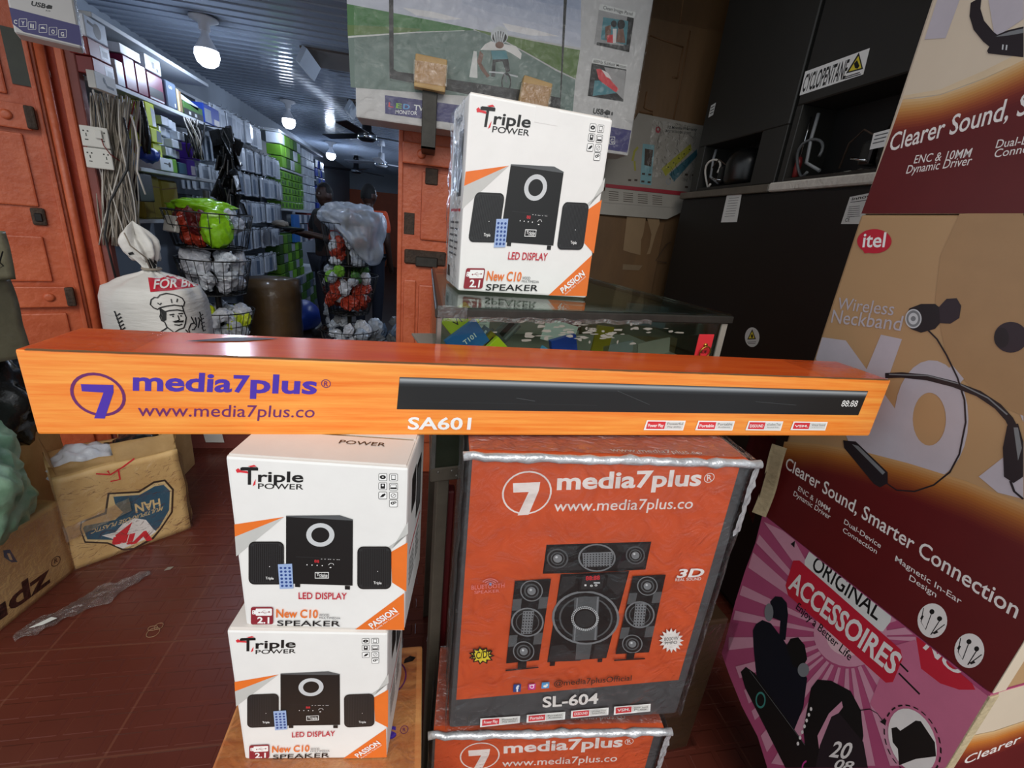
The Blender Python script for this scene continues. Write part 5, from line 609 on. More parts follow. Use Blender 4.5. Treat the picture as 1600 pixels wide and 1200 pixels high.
('p','bandblue',[-36.9,48.3,-36.3,48.3,-35.9,48.1,-35.7,47.6,-35.7,47,-38.9,26.9,-39.2,26.2,-39.6,25.5,-40.1,25,-40.7,24.7,-58,19.9,-58.5,19.9,-58.9,20.1,-59.2,20.6,-59.2,21.2,-55.8,41.2,-55.6,41.9,-55.2,42.5,-54.7,43,-54.1,43.3]),('t','G','white2',[-53.3,25.8,9.2,0.6,2.1,13.1],0.03),('part', 'logo_print'),('t','USB','ink',[-117.3,98.2,36.7,2.5,4.7,14.5],0.03),
('p','ink',[-78.9,106.3,-70.1,114.4,-60.6,114.1,-63.7,103.7,-76.6,100.7]),('t','2.0','ink',[-82,92.7,12.5,1.3,1.4,3.6],0.01),
],
'sack':[
('part', 'banner_print'),('p','crimson',[199.3,1106.6,239.5,1105.5,268.6,1119.9,314,1133.7,363,1152.7,369.1,1086.1,277.5,1063.9,199.4,1051.5]),('t','FOR BR','pwhite',[212.1,1064.6,147,21.9,9.4,35.9],0.02),('part', 'emblem_print'),
('l','ink',0.0045,[223.7,991.8,214.5,984.9,201.5,990.3,192.2,1002.2,197.7,1021.2,210.1,1031.3,220.9,1030.9,230.7,1042,253.7,1049.9,278.1,1047.3,291.4,1043.2,307,1035,313.5,1019.8,307.6,1003.6,300.6,1006.3]),('l','ink',0.0045,[223.7,991.8,223.4,969.7,227.4,938]),('l','ink',0.0045,[223.7,991.8,246.9,999.6,275.5,1005.9,303.1,1003.3]),('l','ink',0.0045,[226.6,973,255.8,983.1,284.2,987.5,303.5,984.3]),
('l','ink',0.0045,[303.1,1003.3,305.9,981.3,311.6,959.3,306,936.3,297.8,916.4,279.8,908.8]),('l','ink',0.0045,[223.2,968.4,218.8,956.7,222.2,940.9,232.6,935.2,237.9,912.9]),('l','ink',0.0045,[218,1010.1,225.5,1004.4,231.9,1011.1]),('l','ink',0.0045,[267.4,1029.1,268.1,1013.6]),('l','ink',0.0045,[290,1031.9,285.4,1017.9]),('l','ink',0.0045,[253.4,965.2,270.7,969.5]),
('l','ink',0.0045,[285.1,972.3,302.3,974.7]),('e','ink',[265.1,960.8,3.4,0.3,0.3,2.6],0),('e','ink',[293.6,963.9,3.4,0.2,0.3,2.6],0),('l','ink',0.0045,[282.6,965.8,285.9,948,277.5,943.7]),('p','ink',[259.9,938.7,273.1,944.7,287.1,944.3,301.7,947.7,298.4,939.1,283.5,937.6,269.1,935.4]),('l','ink',0.0045,[265.2,927.4,282,925.8,294,931.7]),('l','ink',0.0045,[197.6,884.6,228.6,905.9,241.2,916.3]),
('l','ink',0.0045,[240.8,913.1,260.9,894.7,279.8,908.8]),('l','ink',0.0045,[317.6,891.3,314.2,910.8,325.6,934.3,337.5,938.2,345,928.9,334.4,912,325.6,910.1]),('l','ink',0.0045,[337.5,938.2,329.2,963.6]),('l','ink',0.0045,[345.4,932.2,344.3,961.3]),('l','ink',0.0045,[349.7,919.4,359.2,952.5,354.6,961.9]),('l','ink',0.0045,[302.7,910.1,314.7,891.1]),
('p','ink',[225.4,991.9,243.9,977.3,239.5,945.2,230.2,938.2,227.7,960.4]),('l','ink',0.006,[65.4,968.9,70.4,950.5,83.9,960.8]),('l','ink',0.006,[67.4,955.3,72.5,936.8,86,947.1]),('l','ink',0.006,[69.5,941.7,74.5,923.1,88.1,933.4]),('l','ink',0.006,[71.6,928,76.6,909.3,90.2,919.6]),('l','ink',0.006,[73.6,914.2,78.7,895.3,92.4,905.7]),('l','ink',0.006,[75.7,900.3,80.9,881.4,94.5,891.8]),
('l','ink',0.005,[361.8,984.9,365.7,969.1,373.4,976]),('l','ink',0.005,[362.3,969.5,366.2,953.6,373.9,960.6]),('l','ink',0.005,[362.9,954.1,366.8,938,374.5,945]),('l','ink',0.005,[363.4,938.5,367.3,922.4,375,929.4]),('l','ink',0.005,[363.9,922.8,367.8,906.6,375.6,913.7]),('part', 'edge_print'),('p','ink',[56.8,1151.2,86.9,1176.8,90.9,1170.2,63.4,1144.8]),
('p','ink',[40,1137,55.8,1145.3,58.6,1137.4,41.7,1129]),('p','ink',[92.1,1177.2,125,1188.7,128.8,1180.4,96,1163.1]),('p','ink',[82.9,1153.3,112.1,1173.2,113.6,1166.3,87.2,1147.9]),('p','ink',[129.8,1186.2,162.8,1197.7,166.7,1189.4,133.6,1177.9]),('p','ink',[199.5,1180.6,211.6,1172.9,222.2,1135.3,211.4,1134.5]),('p','ink',[212.9,1181.7,226.5,1165.3,243.9,1137.1,234.5,1127.4,223.1,1141.4]),
('p','ink',[228.2,1177.2,247.3,1161.1,240.6,1151.7,228.8,1162.5]),('p','ink',[272,1145.3,294.1,1148.3,289.2,1131.7,275.9,1133.7]),
],
'haa':[
('part', 'label_print'),('p','ink2',[38.5,168.7,42.1,104.2,104.8,65.8,144.9,10.5,180.4,-4.3,247.9,13.7,279.1,47.3,328.4,112.5,345.3,221.6,321.9,278.2,283.4,284.1,229.5,260.2,138.1,289.5,117.7,210.3,46.2,200]),('p','cardlt',[42.1,166.9,46.2,109.2,106.9,72.2,147.3,18.9,179.1,5.2,243.9,23.7,276,54.8,321.9,115.5,338.2,219.8,318.3,270.3,283.5,274.8,231.3,250.4,142.6,280.7,121.8,199.4,49.6,194]),
('p','bluelab',[47.8,168.4,52.1,115.1,129.4,71.5,192.3,81.5,244.1,35.5,274.5,63.5,316.5,127.8,331.2,217.9,313.7,255.3,284.2,260.7,231.8,241,152,266.1,152.6,230.2,170.1,186,142.7,162.3,53.5,177.1]),('t','HAN','cardlt',[292.9,196.2,-83.5,8.6,-1.5,-42.4],0.03),('t','MULTIPURPOSE PLASTIC','cardlt',[299.6,154.9,-227.8,-3,-7.6,-17.7],0.01),
('p','pwhite',[94.1,111.4,134.5,106.3,162.6,134.1,200.7,141.9,235.4,117.6,254,60,262.1,46,223.2,26.7,177.6,21.7,146.2,19.5,125.5,45.1,124.5,78.8]),('t','Vin','red',[261.4,56.2,-136.3,26.9,-17.2,-45.5],0.05),('p','red',[132.6,93.3,158.9,107.9,192.6,128.8,166.5,75.7,137.4,43.5]),('l','red',0.006,[118.5,382.9,157.8,363.8,152.1,383]),('l','red',0.006,[157.8,363.8,198.3,383,237.6,407.9]),
('l','red',0.006,[183.2,380,182.2,332.8,153.6,335.3]),
],
'udz':[
('part', 'label_print'),('t','udz','ink',[-35.2,42.5,222.5,-10.3,8.4,74.5],0.03),('e','ink2',[221.7,92.2,18.6,0,0,18.6],0.85),('t','R','ink2',[214.6,88.7,13.2,-2.8,4.2,16.4],0.02),('p','bluelab',[76.3,261.9,95,250.4,104.9,190.5,88.9,202.9,80.6,219.5,73,237.7]),('p','cardlt',[83.9,244,91.6,237.5,93.5,208.4,85.7,215.1]),
],
'cyclo':[
('part', 'label_print'),('p','white',[824.6,2042.1,1079,2037.6,1084.1,1967.5,827.5,1967.2]),('t','CYCLOPENTANE','ink',[832.8,1977.3,182.8,-3.4,-1.4,54.5],0.02),('p','ink',[1041.5,2037.1,1077.1,1983.5,1013.9,1987.5]),('p','yellow',[1044.1,2026.8,1069.8,1988.1,1023.1,1990.7]),('p','ink',[1043.9,1995,1034.7,2009.2,1043.3,2016.5,1059.7,1996.1,1055.1,1989.8]),
('l','ink',0.003,[1014.1,1977.6,1068.7,1976.7]),('l','ink',0.003,[1016.1,1972.7,1074.4,1971]),
],
'lowlabel':[
('part', 'label_print'),('p','white2',[1175.9,1613.3,1241.8,1621.7,1256.1,1533.7,1174.2,1532.9]),('t','innova','ink',[1185.9,1602.4,73.2,8.5,-0.5,8.7],0.02),('l','ink',0.002,[1183.7,1597.2,1244.2,1602]),('l','ink',0.0015,[1183.9,1583.7,1222.1,1585.7]),('l','ink',0.0015,[1184.8,1577.7,1224.4,1579.9]),('l','ink',0.0015,[1185.6,1571.8,1226.6,1574.1]),('l','ink',0.0015,[1186.5,1565.9,1228.9,1568.3]),
('l','ink',0.0015,[1187.4,1559.9,1231.2,1562.5]),('l','ink',0.0015,[1188.3,1554,1233.5,1556.7]),('t','CE','ink',[1186.8,1539,15.8,2.5,-2.1,10.8],0.01),('p','white2',[533.2,1648.4,634.9,1651.6,648.9,1535.8,536.3,1533.5]),('l','ink',0.0015,[553.6,1633.5,622.2,1634]),('l','ink',0.0015,[553.7,1622.9,622.4,1623.7]),('l','ink',0.0015,[553.8,1612.1,622.6,1613.3]),
('l','ink',0.0015,[553.9,1601.4,622.8,1602.9]),('l','ink',0.0015,[554,1590.6,623,1592.5]),('l','ink',0.0015,[554.1,1579.8,623.3,1582]),('l','ink',0.0015,[554.2,1568.9,623.5,1571.5]),('l','ink',0.0015,[554.3,1558,623.7,1561]),
],
'lowround':[
('part', 'label_print'),('e','white2',[923.1,1098.2,40,9.9,-15,37],0),('p','ink',[912,1128.9,947.5,1096.2,900,1082.3]),('p','yellow',[915.3,1120.7,939.1,1097.6,905.7,1088.3]),('e','ink',[921.5,1102.3,6,1.4,-3,7.4],0),('l','ink',0.002,[904.1,1072.3,951.4,1086.4]),('l','ink',0.002,[911,1068.6,951.4,1080.1]),
],
'comp':[
('part', 'label_print'),('p','white',[1059.5,1799.6,1136.4,1801,1138.6,1763.9,1061.2,1760.6]),('p','yellow',[1118,1792.4,1132.8,1773.1,1108,1773.1]),('p','ink',[1117.9,1788.5,1126.4,1776.6,1113.8,1776.2]),('l','ink',0.002,[1064.1,1792.3,1093.9,1792.5]),('l','ink',0.002,[1063.9,1786,1095.1,1786.1]),('l','ink',0.002,[1063.7,1779.6,1096.3,1779.6]),('l','ink',0.002,[1063.5,1773.2,1097.6,1773.2]),
],
'poster':[
('part', 'pack_print'),('p','postergrey',[987.3,1981.3,1377,1994,1435.3,1673.9,893.2,1663.3,888.8,1818.9]),('t','12 Months Warranty','ink',[1189.3,1973.2,162.6,10,-0.5,12.5],0.02),('t','SMART EXTENSION SOCKET','ink',[1177.8,1956,143.8,5.5,-0.3,11.3],0.01),('e','dred',[1138.1,1960.4,13.5,1.7,-3.2,14.6],0),('e','postergrey',[1137.5,1963.4,6,0.8,-1.4,6.1],0),
('p','oliv',[1196.3,1786.9,1331.8,1921,1346.7,1893.5,1227.7,1753.9]),('p','teald',[1245,1765.9,1373.2,1900,1384.5,1871.8,1280.9,1732.9]),('e','ink',[1233.6,1797.9,3.9,0.4,-0.8,3.2],0),('e','ink',[1258.3,1821.9,3.9,0.5,-0.7,3.2],0),('e','ink',[1283,1845.9,3.9,0.5,-0.8,3.2],0),('e','ink',[1307.6,1869.9,3.9,0.4,-0.8,3.1],0),('e','ink',[1332.2,1893.7,3.9,0.5,-0.8,3.2],0),
('p','tealp',[1069,1888.6,1134.2,1890.2,1155.3,1702,1091.9,1701.8]),('p','ink2',[1084.8,1868.2,1131.4,1867.4,1136.4,1789.9,1096.8,1791.9]),('l','oliv',0.012,[1028.6,1803.4,1031,1848.8,1046,1869.8]),('l','oliv',0.01,[1052.6,1760.5,1039.9,1804.8]),('e','mgrey',[1249.4,1729.3,14.1,1.6,-3.4,14.5],0),('e','postergrey',[1249.4,1729.3,8.6,1,-2.2,9.3],0),
('p','ink2',[1092.7,1755.2,1109.8,1755.8,1110.2,1746.6,1093,1746]),('p','ink2',[1127.9,1755.9,1145.1,1756.5,1145.5,1747.3,1128.3,1746.6]),('p','ink2',[1096.2,1719,1113.5,1719.6,1113.8,1710.3,1096.6,1709.7]),('p','ink2',[1131.6,1719.6,1149,1720.2,1149.4,1710.8,1132,1710.3]),('p','ink2',[1334.6,1779.4,1352.4,1780.1,1353.1,1770.7,1335.3,1770.1]),
('p','ink2',[1375.1,1780.7,1392.9,1781.3,1393.7,1771.9,1375.8,1771.3]),('p','ink2',[1349.2,1720,1367.1,1720.6,1367.9,1711,1349.9,1710.4]),('p','ink2',[1022.2,1717.4,1039.3,1718,1039.5,1708.7,1022.5,1708.1]),('p','ink2',[1056.6,1721.3,1073.7,1721.8,1074,1712.5,1056.9,1712]),('part', 'strip_print'),('p','dred',[901.7,1680.8,1413.9,1692.5,1415.8,1671.8,900.8,1664.1]),
('p','postergrey2',[901,1662.8,1415.4,1670.4,1356,1658.5,1335.2,1607.3,905.8,1590.6]),('l','ink2',0.003,[923.1,1646.5,977,1648.3]),('l','ink2',0.003,[1004.3,1648.5,1058.9,1650.3]),('l','ink2',0.003,[1086.5,1650.5,1141.9,1652.3]),('l','ink2',0.003,[1169.9,1652.6,1226,1654.4]),('l','ink2',0.003,[924.9,1636.6,978.9,1638.3]),('l','ink2',0.003,[1006.2,1638.5,1060.9,1640.3]),
('l','ink2',0.003,[1088.6,1640.5,1144,1642.3]),('l','ink2',0.003,[1172.1,1642.5,1228.2,1644.3]),('l','ink2',0.003,[926.6,1626.7,980.7,1628.4]),('l','ink2',0.003,[1008.1,1628.6,1062.9,1630.3]),('l','ink2',0.003,[1090.6,1630.5,1146.1,1632.2]),('l','ink2',0.003,[1174.2,1632.4,1230.5,1634.2]),('l','ink2',0.003,[928.4,1616.7,982.6,1618.4]),('l','ink2',0.003,[1010,1618.6,1064.9,1620.2]),
('l','ink2',0.003,[1092.6,1620.4,1148.3,1622.1]),('l','ink2',0.003,[1176.4,1622.3,1232.8,1624]),('l','ink2',0.003,[930.1,1606.8,984.4,1608.4]),('l','ink2',0.003,[1011.9,1608.5,1066.9,1610.2]),('l','ink2',0.003,[1094.7,1610.3,1150.4,1612]),('l','ink2',0.003,[1178.6,1612.1,1235.1,1613.8]),
],
'paper':[
('part', 'paper_print'),('p','papertan',[1051,1549,1146.6,1553,1161.4,1540.4,1163,1454.9,1156.8,1425.3,1169.1,1345.5,1101.1,1354.4,1062.7,1362.1]),('p','papertan',[1164.3,1546.3,1237.5,1547.9,1247.7,1520.4,1235.9,1461.7,1225,1357.7,1205.2,1352.3,1213.1,1393.7,1211.5,1459.4]),('p','papertan2',[1076.6,1289.2,1192.8,1291.2,1177.5,1263.4,1078.2,1259.2]),
('l','ink2',0.006,[1166.1,1576,1245.7,1566.5,1290,1588.6]),('l','ink2',0.005,[1335.1,1430.5,1312.7,1417.4,1266.1,1323.7,1335.5,1318.1]),
],
}
# ------------------------------------------------------------------ setting: ground, shop shell, front
mb = MB(); mb.grid(60, 60, lambda u, v: Vector((-3.4 + 6.4 * u, -1.6 + 4.32 * v, 0)), 'maroon_tile', smooth=False); struct(mb.obj('floor'))
mb = MB(); mb.b2((-2.05, 2.72, -0.05), (0.6, 13.2, 0.1), 'shop_floor'); mb.b2((-2.05, 2.69, -0.02), (0.6, 2.74, 0.105), 'red_board', 0.004); struct(mb.obj('floor.001'))
mb = MB()
mb.b2((-2.05, 2.5, 2.4), (0.6, 13.2, 2.46), 'pvc')
yy = 2.56
while yy < 13.0:
    mb.b2((-2.03, yy, 2.392), (0.58, yy + 0.012, 2.4), 'pvc'); yy += 0.1
struct(mb.obj('ceiling'))
struct(MB().b2((-2.05, 2.84, 0), (-1.95, 13.2, 2.46), 'wall_grey').obj('wall_left'))
struct(MB().b2((0.5, 2.5, 0), (0.6, 13.2, 2.46), 'wall_grey').obj('wall_right'))
mb = MB(); mb.b2((-2.05, 13.0, 0), (0.6, 13.1, 2.46), 'wall_grey'); mb.b2((-2.0, 12.96, 0.1), (0.5, 13.0, 1.95), 'band_orange'); struct(mb.obj('wall_back'))
mb = MB(); mb.b2((0.17, 2.45, 0), (2.2, 2.5, 3.0), 'wall_brown')
O = Vector((0, 2.45, 0))
for pts in ([(1.02, 2.35), (1.2, 2.33), (1.2, 2.2), (1.17, 2.2)], [(1.15, 2.6), (1.16, 2.42)], [(1.03, 2.03), (1.1, 2.03), (1.13, 2.0)], [(1.05, 2.12), (1.05, 2.05), (1.1, 2.04)], [(0.93, 2.5), (0.93, 2.02)], [(1.22, 2.0), (1.22, 2.4)]):
    for a, b in zip(pts, pts[1:]):
        mb.tube([(a[0], 2.449, a[1]), (b[0], 2.449, b[1])], 0.004, 'seam_dark', 5)
struct(mb.obj('wall_front'))
struct(MB().b2((2.1, -0.4, 0), (2.2, 2.5, 3.0), 'wall_dark').obj('wall_side'))
struct(MB().b2((-3.0, 0.7, 2.95), (2.3, 2.55, 3.0), 'wall_dark').obj('shade_awning'))  # unseen awning, added to shade the shop front from the sky
struct(MB().b2((-3.4, 2.83, 0), (-1.97, 2.9, 3.0), 'wall_dark').obj('wall_street'))
struct(MB().b2((-2.1, 2.45, 2.42), (2.1, 2.56, 3.0), 'orange_paint_dark').obj('trim_3'))

# container door leaf on the left, swung outwards
ang = math.radians(27)
door = bpy.data.objects.new('door_1', None); COL.objects.link(door); door.location = (-1.53, 2.4, 0); door.rotation_euler[2] = ang; door['kind'] = 'structure'
mb = MB(); mb.b2((-1.1, 0.0, 0.05), (0.0, 0.05, 2.5), 'orange_paint', 0.004)
for z0, z1 in ((0.12, 0.86), (1.0, 1.19), (1.31, 1.585), (1.72, 2.4)):
    s0 = {0.12: -0.075, 1.0: -0.095, 1.31: -0.085, 1.72: -0.1}[z0]
    mb.b2((-1.05, -0.012, z0), (s0, 0.0, z1), 'orange_paint', 0.006, 2)
mb.b2((-0.028, -0.016, 0.06), (-0.012, 0.0, 2.45), 'orange_paint', 0.004, 2)
struct(mb.obj('panel', door))
for z0, z1 in ((1.6, 1.69), (0.89, 0.98)):
    mb = MB(); mb.b2((-0.6, -0.03, z0), (-0.05, -0.012, z1), 'orange_paint', 0.005, 2); mb.lathe([(0.018, 0), (0.018, 0.006), (0.01, 0.009), (0, 0.009)], (-0.115, -0.03, (z0 + z1) / 2), 'orange_paint', 16, (0, -1, 0)); struct(mb.obj('hinge_strap', door))
    mb = MB(); mb.b2((-0.062, -0.042, z0 + 0.005), (-0.032, -0.014, z1 - 0.002), 'rust', 0.006, 2); struct(mb.obj('rubber_stop', door))
struct(MB().b2((-0.08, -0.006, 1.76), (-0.02, 0.001, 1.95), 'patch_green').obj('patch', door))
mb = MB(); mb.b2((-0.115, -0.014, 1.235), (-0.07, 0.002, 1.305), 'rust', 0.008, 2); mb.b2((-0.105, -0.018, 1.25), (-0.08, -0.01, 1.285), 'fridge_hole', 0.004); struct(mb.obj('lock_recess', door))
# jamb posts
mb = MB(); mb.tube([(-1.5, 2.385, 0), (-1.5, 2.385, 2.45)], 0.016, 'orange_paint', 8); mb.b2((-1.495, 2.41, 0), (-1.455, 2.47, 2.45), 'orange_paint_dark'); mb.b2((-1.455, 2.385, 0), (-1.425, 2.47, 2.45), 'orange_paint', 0.004)
mb.b2((-1.425, 2.395, 0), (-1.39, 2.43, 2.45), 'red_board', 0.003); struct(mb.obj('trim_1'))
struct(MB().b2((-2.0, 2.79, 0), (-1.7, 2.83, 2.45), 'orange_paint_dark').obj('trim_2'))
K = 1.125      # the left jamb and its leaf stand a little deeper than the column: the front runs askew
for o in (door,): o.location = (o.location.x * K, o.location.y * K, 1.42 * (1 - K)); o.scale = (K, K, K)
jamb = [o for o in bpy.data.objects if o.name == 'trim_1'][0]; jamb.scale = (K, K, K); jamb.location = (0, 0, 1.42 * (1 - K))
# orange column / right leaf
col = bpy.data.objects.new('door_2', None); COL.objects.link(col); col.location = (0, 2.4, 0); col['kind'] = 'structure'
mb = MB(); mb.b2((-0.135, 0, 0), (0.2, 0.07, 2.5), 'orange_paint', 0.004); mb.b2((-0.14, -0.008, 0.0), (-0.118, 0.06, 2.4), 'orange_paint', 0.005, 2)
mb.b2((-0.03, -0.012, 1.32), (0.19, 0.0, 1.63), 'orange_paint', 0.008, 2); mb.b2((-0.105, -0.01, 0.2), (-0.045, 0.0, 1.12), 'orange_paint', 0.006, 2); mb.b2((-0.03, -0.012, 0.2), (0.19, 0.0, 1.1), 'orange_paint', 0.008, 2); struct(mb.obj('panel', col))
mb = MB(); mb.b2((-0.12, -0.034, 1.655), (0.2, -0.004, 1.745), 'orange_paint', 0.006, 2); mb.lathe([(0.02, 0), (0.02, 0.006), (0.012, 0.01), (0, 0.01)], (-0.035, -0.034, 1.7), 'orange_paint', 18, (0, -1, 0)); struct(mb.obj('hinge_strap', col))
struct(MB().b2((-0.015, -0.018, 1.575), (0.045, 0.0, 1.648), 'rust', 0.004).obj('bolt_slot', col))
mb = MB(); mb.b2((-0.105, -0.014, 1.2), (0.1, 0.0, 1.27), 'rust', 0.006); mb.b2((-0.05, -0.024, 1.19), (0.06, -0.01, 1.24), 'dark_steel', 0.005); struct(mb.obj('lock_plate', col))
struct(MB().b2((-0.11, -0.003, 1.34), (-0.06, 0.0, 1.44), 'rust', 0.001).obj('scrape', col))

# ------------------------------------------------------------------ printed speaker cartons (white)
SIDE = [('part', 'side_print'), ('p', 'ink', [25, 150, 60, 150, 60, 215, 50, 222, 25, 215]), ('p', 'ink', [68, 140, 105, 140, 105, 232, 68, 232]), ('p', 'dgrey2', [74, 150, 99, 150, 99, 222, 74, 222]), ('p', 'red', [20, 118, 110, 118, 110, 122, 20, 122])]
for i in range(6): SIDE += [('p', 'dgrey2', [22, 100 - i * 10, 60, 100 - i * 10, 60, 103 - i * 10, 22, 103 - i * 10]), ('p', 'dgrey2', [70, 100 - i * 10, 100 - 4 * (i % 3), 100 - i * 10, 100 - 4 * (i % 3), 103 - i * 10, 70, 103 - i * 10])]
SIDE += [('t', 'Triple', 'ink', [25, 245, 60, 0, 0, 12], 0.015), ('p', 'ink', [15, 12, 40, 12, 40, 30, 15, 30])]
def scaled(items, k):
    out = []
    for it in items:
        if it[0] == 'p': out.append((it[0], it[1], [v * k for v in it[2]]))
        elif it[0] == 't': out.append((it[0], it[1], it[2], [v * k for v in it[3]], it[4]))
        elif it[0] == 'e': out.append((it[0], it[1], [v * k for v in it[2]], it[3]))
        elif it[0] == 'l': out.append((it[0], it[1], it[2] * k, [v * k for v in it[3]]))
        else: out.append(it)
    return out
def carton_mesh(W, D, H, side, top, bev=0.004, warp=0.0, seed=0, n=8):
    mb = MB(); mb.b2((0, 0, 0), (W, D, H), side, bev, 2); mi = mb.mi(top)
    for f in mb.bm.faces:
        f.normal_update()
        if f.normal.z > 0.9: f.material_index = mi
    return mb
def triple_carton(loc, yaw, k, D, label):
    W, H = 0.224 * k, 0.273 * k
    t = thing('speaker_carton', label, 'speaker box', loc, yaw, 'white boxed speaker sets')
    carton_mesh(W, D, H, 'card_white', 'card_top').obj('carton', t)
    mb = MB(); mb.b2((0.006, D * 0.5 - 0.02, H), (W - 0.006, D * 0.5 + 0.02, H + 0.0006), 'tape'); mb.obj('tape_strip', t); MB().b2((W * 0.44, -0.0004, H - 0.022 * k), (W * 0.6, 0.0, H - 0.002), 'card_white').obj('front_tape', t) if k > 1.1 else None
    mb = MB(); mb.b2((0.003, 0.004, H), (W - 0.003, D * 0.48, H + 0.0018), 'card_top'); mb.b2((0.003, D * 0.52, H), (W - 0.003, D - 0.004, H + 0.0018), 'card_top'); mb.obj('top_flap', t)
    art(scaled(ART['triple'], k), t, (0, 0, 0), X, Z)
    art([('part', 'top_print'), ('t', 'POWER', 'ink', [122 * k, 48 * k, 62 * k, 0, 0, 10 * k], 0.006)], t, (0, 0, H + 0.0024), X, Y)
    ks = D / 0.13
    sd = [(a[0], a[1], [v * (ks if i % 2 == 0 else k) for i, v in enumerate(a[2])]) if a[0] == 'p' else (a if a[0] == 'part' else (a[0], a[1], a[2], [v * k for v in a[3]], a[4])) for a in SIDE]
    art(sd, t, (0, D, 0), -Y, Z); art([s_ for s_ in sd if not (s_[0] == 'p' and s_[1] in ('ink', 'dgrey2') and len(s_[2]) >= 8 and max(s_[2][1::2]) > 140 * k and len(s_[2]) > 9)][:14] + [('p', 'ink', [30 * ks, 180 * k, 60 * ks, 180 * k, 60 * ks, 240 * k, 30 * ks, 236 * k])], t, (W, 0, 0), Y, Z)
    return t
r = math.radians
t2 = triple_carton((-0.259, 0.542, 0.573), r(-6.32), 1.0, 0.15, 'white boxed 2.1 speaker set, bottom of the pair, standing on the orange-brown carton')
t1 = triple_carton((-0.235, 0.547, 0.8475), r(-7.79), 1.0, 0.15, 'white boxed 2.1 speaker set sitting under the long orange soundbar carton')
t3 = triple_carton((0.065, 0.9075, 1.2925), r(6.32), 1.25, 0.16, 'white boxed 2.1 speaker set standing on top of the glass display counter')
mb = MB(); mb.grid(16, 22, lambda u, v: Vector((-0.003 - 0.006 * (0.5 + nz((u * 3, v * 5, 0), 2.0)), 0.004 + 0.15 * u, 0.006 + 0.33 * v)), 'film'); mb.obj('plastic_wrap', t3)

# ------------------------------------------------------------------ soundbar carton
sb = thing('soundbar_carton', 'long orange soundbar carton lying across the speaker boxes', 'soundbar box', (-0.4655, 0.599, 1.1215), r(1.08))
mb = carton_mesh(1.28, 0.113, 0.11, 'card_orange', 'card_orange_top', 0.0035); mb.obj('carton', sb)
mb = MB()
mb.grid(90, 3, lambda u, v: Vector((0.01 + 1.265 * u, -0.0008 + 0.004 * v, 0.1092 + 0.0012 * v + 0.0006 * nz((u * 60, v, 0)))), 'seam_dark'); mb.obj('flap_seam', sb)
mb = MB(); mb.grid(8, 4, lambda u, v: Vector((1.14 + 0.135 * u, 0.002 + 0.1 * v, 0.1105 + 0.003 * abs(nz((u * 6, v * 4, 2))))), 'film_clear'); mb.obj('tape_strip', sb); mb = MB(); mb.grid(6, 4, lambda u, v: Vector((0.005 + 0.11 * u, 0.004 + 0.1 * v, 0.1105 + 0.001 * v)), 'film_clear'); mb.obj('tape_strip', sb)
art([('part', 'scuff_print'), ('p', 'ink2', [150, 60, 215, 72, 260, 96, 200, 92])], sb, (0, 0, 0.1108), X, Y)
art(ART['bar'], sb, (0, 0, 0), X, Z)

# ------------------------------------------------------------------ home theatre cartons (orange front, dark edges, wrapped in film)
def sl_carton(loc, yaw, label, D=0.18):
    W, H = 0.437, 0.551
    t = thing('home_theatre_carton', label, 'speaker box', loc, yaw, 'orange home theatre cartons')
    carton_mesh(W, D, H, 'card_dark', 'slorange', 0.006).obj('carton', t)
    art(ART['sl'], t, (0, 0, 0), X, Z)
    art([('part', 'top_print'), ('t', 'www.media7plus.co', 'pwhite', [215, 22, 150, 0, 0, 11], 0.004)], t, (0, 0, H), X, Y)
    def shell(fn, nu, nv): return fn
    mb = MB(); wob = lambda a, b, s: 0.004 * nz((a * 14, b * 14, s))
    mb.grid(28, 34, lambda u, v: Vector((-0.004 + (W + 0.008) * u, -0.006 - wob(u, v, 1), -0.001 + (H + 0.004) * v)), 'film')
    mb.grid(12, 30, lambda u, v: Vector((-0.006 - wob(u, v, 2), -0.004 + D * u, -0.001 + (H + 0.004) * v)), 'film_heavy')
    mb.grid(12, 30, lambda u, v: Vector((W + 0.006 + wob(u, v, 3), -0.004 + D * u, -0.001 + (H + 0.004) * v)), 'film_heavy')
    mb.obj('plastic_wrap', t)
    mb = MB(); pts = [Vector((-0.008 + (W + 0.02) * i / 30, -0.001 + 0.003 * nz((i * 0.7, 1, 0)), H - 0.002 + 0.003 * nz((i * 0.6, 5, 0)))) for i in range(31)]
    mb.tube(pts, [0.0068 + 0.0035 * nz((i * 0.9, 9, 1)) for i in range(31)], 'film_silver', 10)
    mb.grid(36, 8, lambda u, v: Vector((0.002 + (W - 0.004) * u, 0.012 + (D - 0.014) * v, H + 0.002 + 0.005 * abs(nz((u * 16, v * 7, 3))))), 'film_heavy')
    mb.obj('wrap_fold', t); mb = MB(); mb.grid(5, 60, lambda u, v: Vector((W + 0.003 + 0.011 * u + 0.006 * u * nz((u * 3, v * 22, 5)), -0.0045 + 0.016 * u + 0.004 * nz((u * 5, v * 30, 2)), 0.01 + (H - 0.02) * v)), 'film_heavy'); mb.grid(5, 16, lambda u, v: Vector((W - 0.004 + 0.02 * u, -0.0085 + 0.012 * u + 0.006 * nz((u * 5, v * 9, 3)), H - 0.13 + 0.12 * v)), 'film_silver')
    mb.obj('wrap_fold', t)
    return t
s2 = sl_carton((0.04, 0.559, 0.0), r(-5.54), 'orange carton on the ground, beneath the film-wrapped one picturing a tall speaker system')
for o in s2.children: pass
s1 = sl_carton((0.068, 0.558, 0.5655), r(-2.95), 'film-wrapped orange carton picturing a tall black speaker system, holding up the soundbar carton')
s2.location.z = 0.002

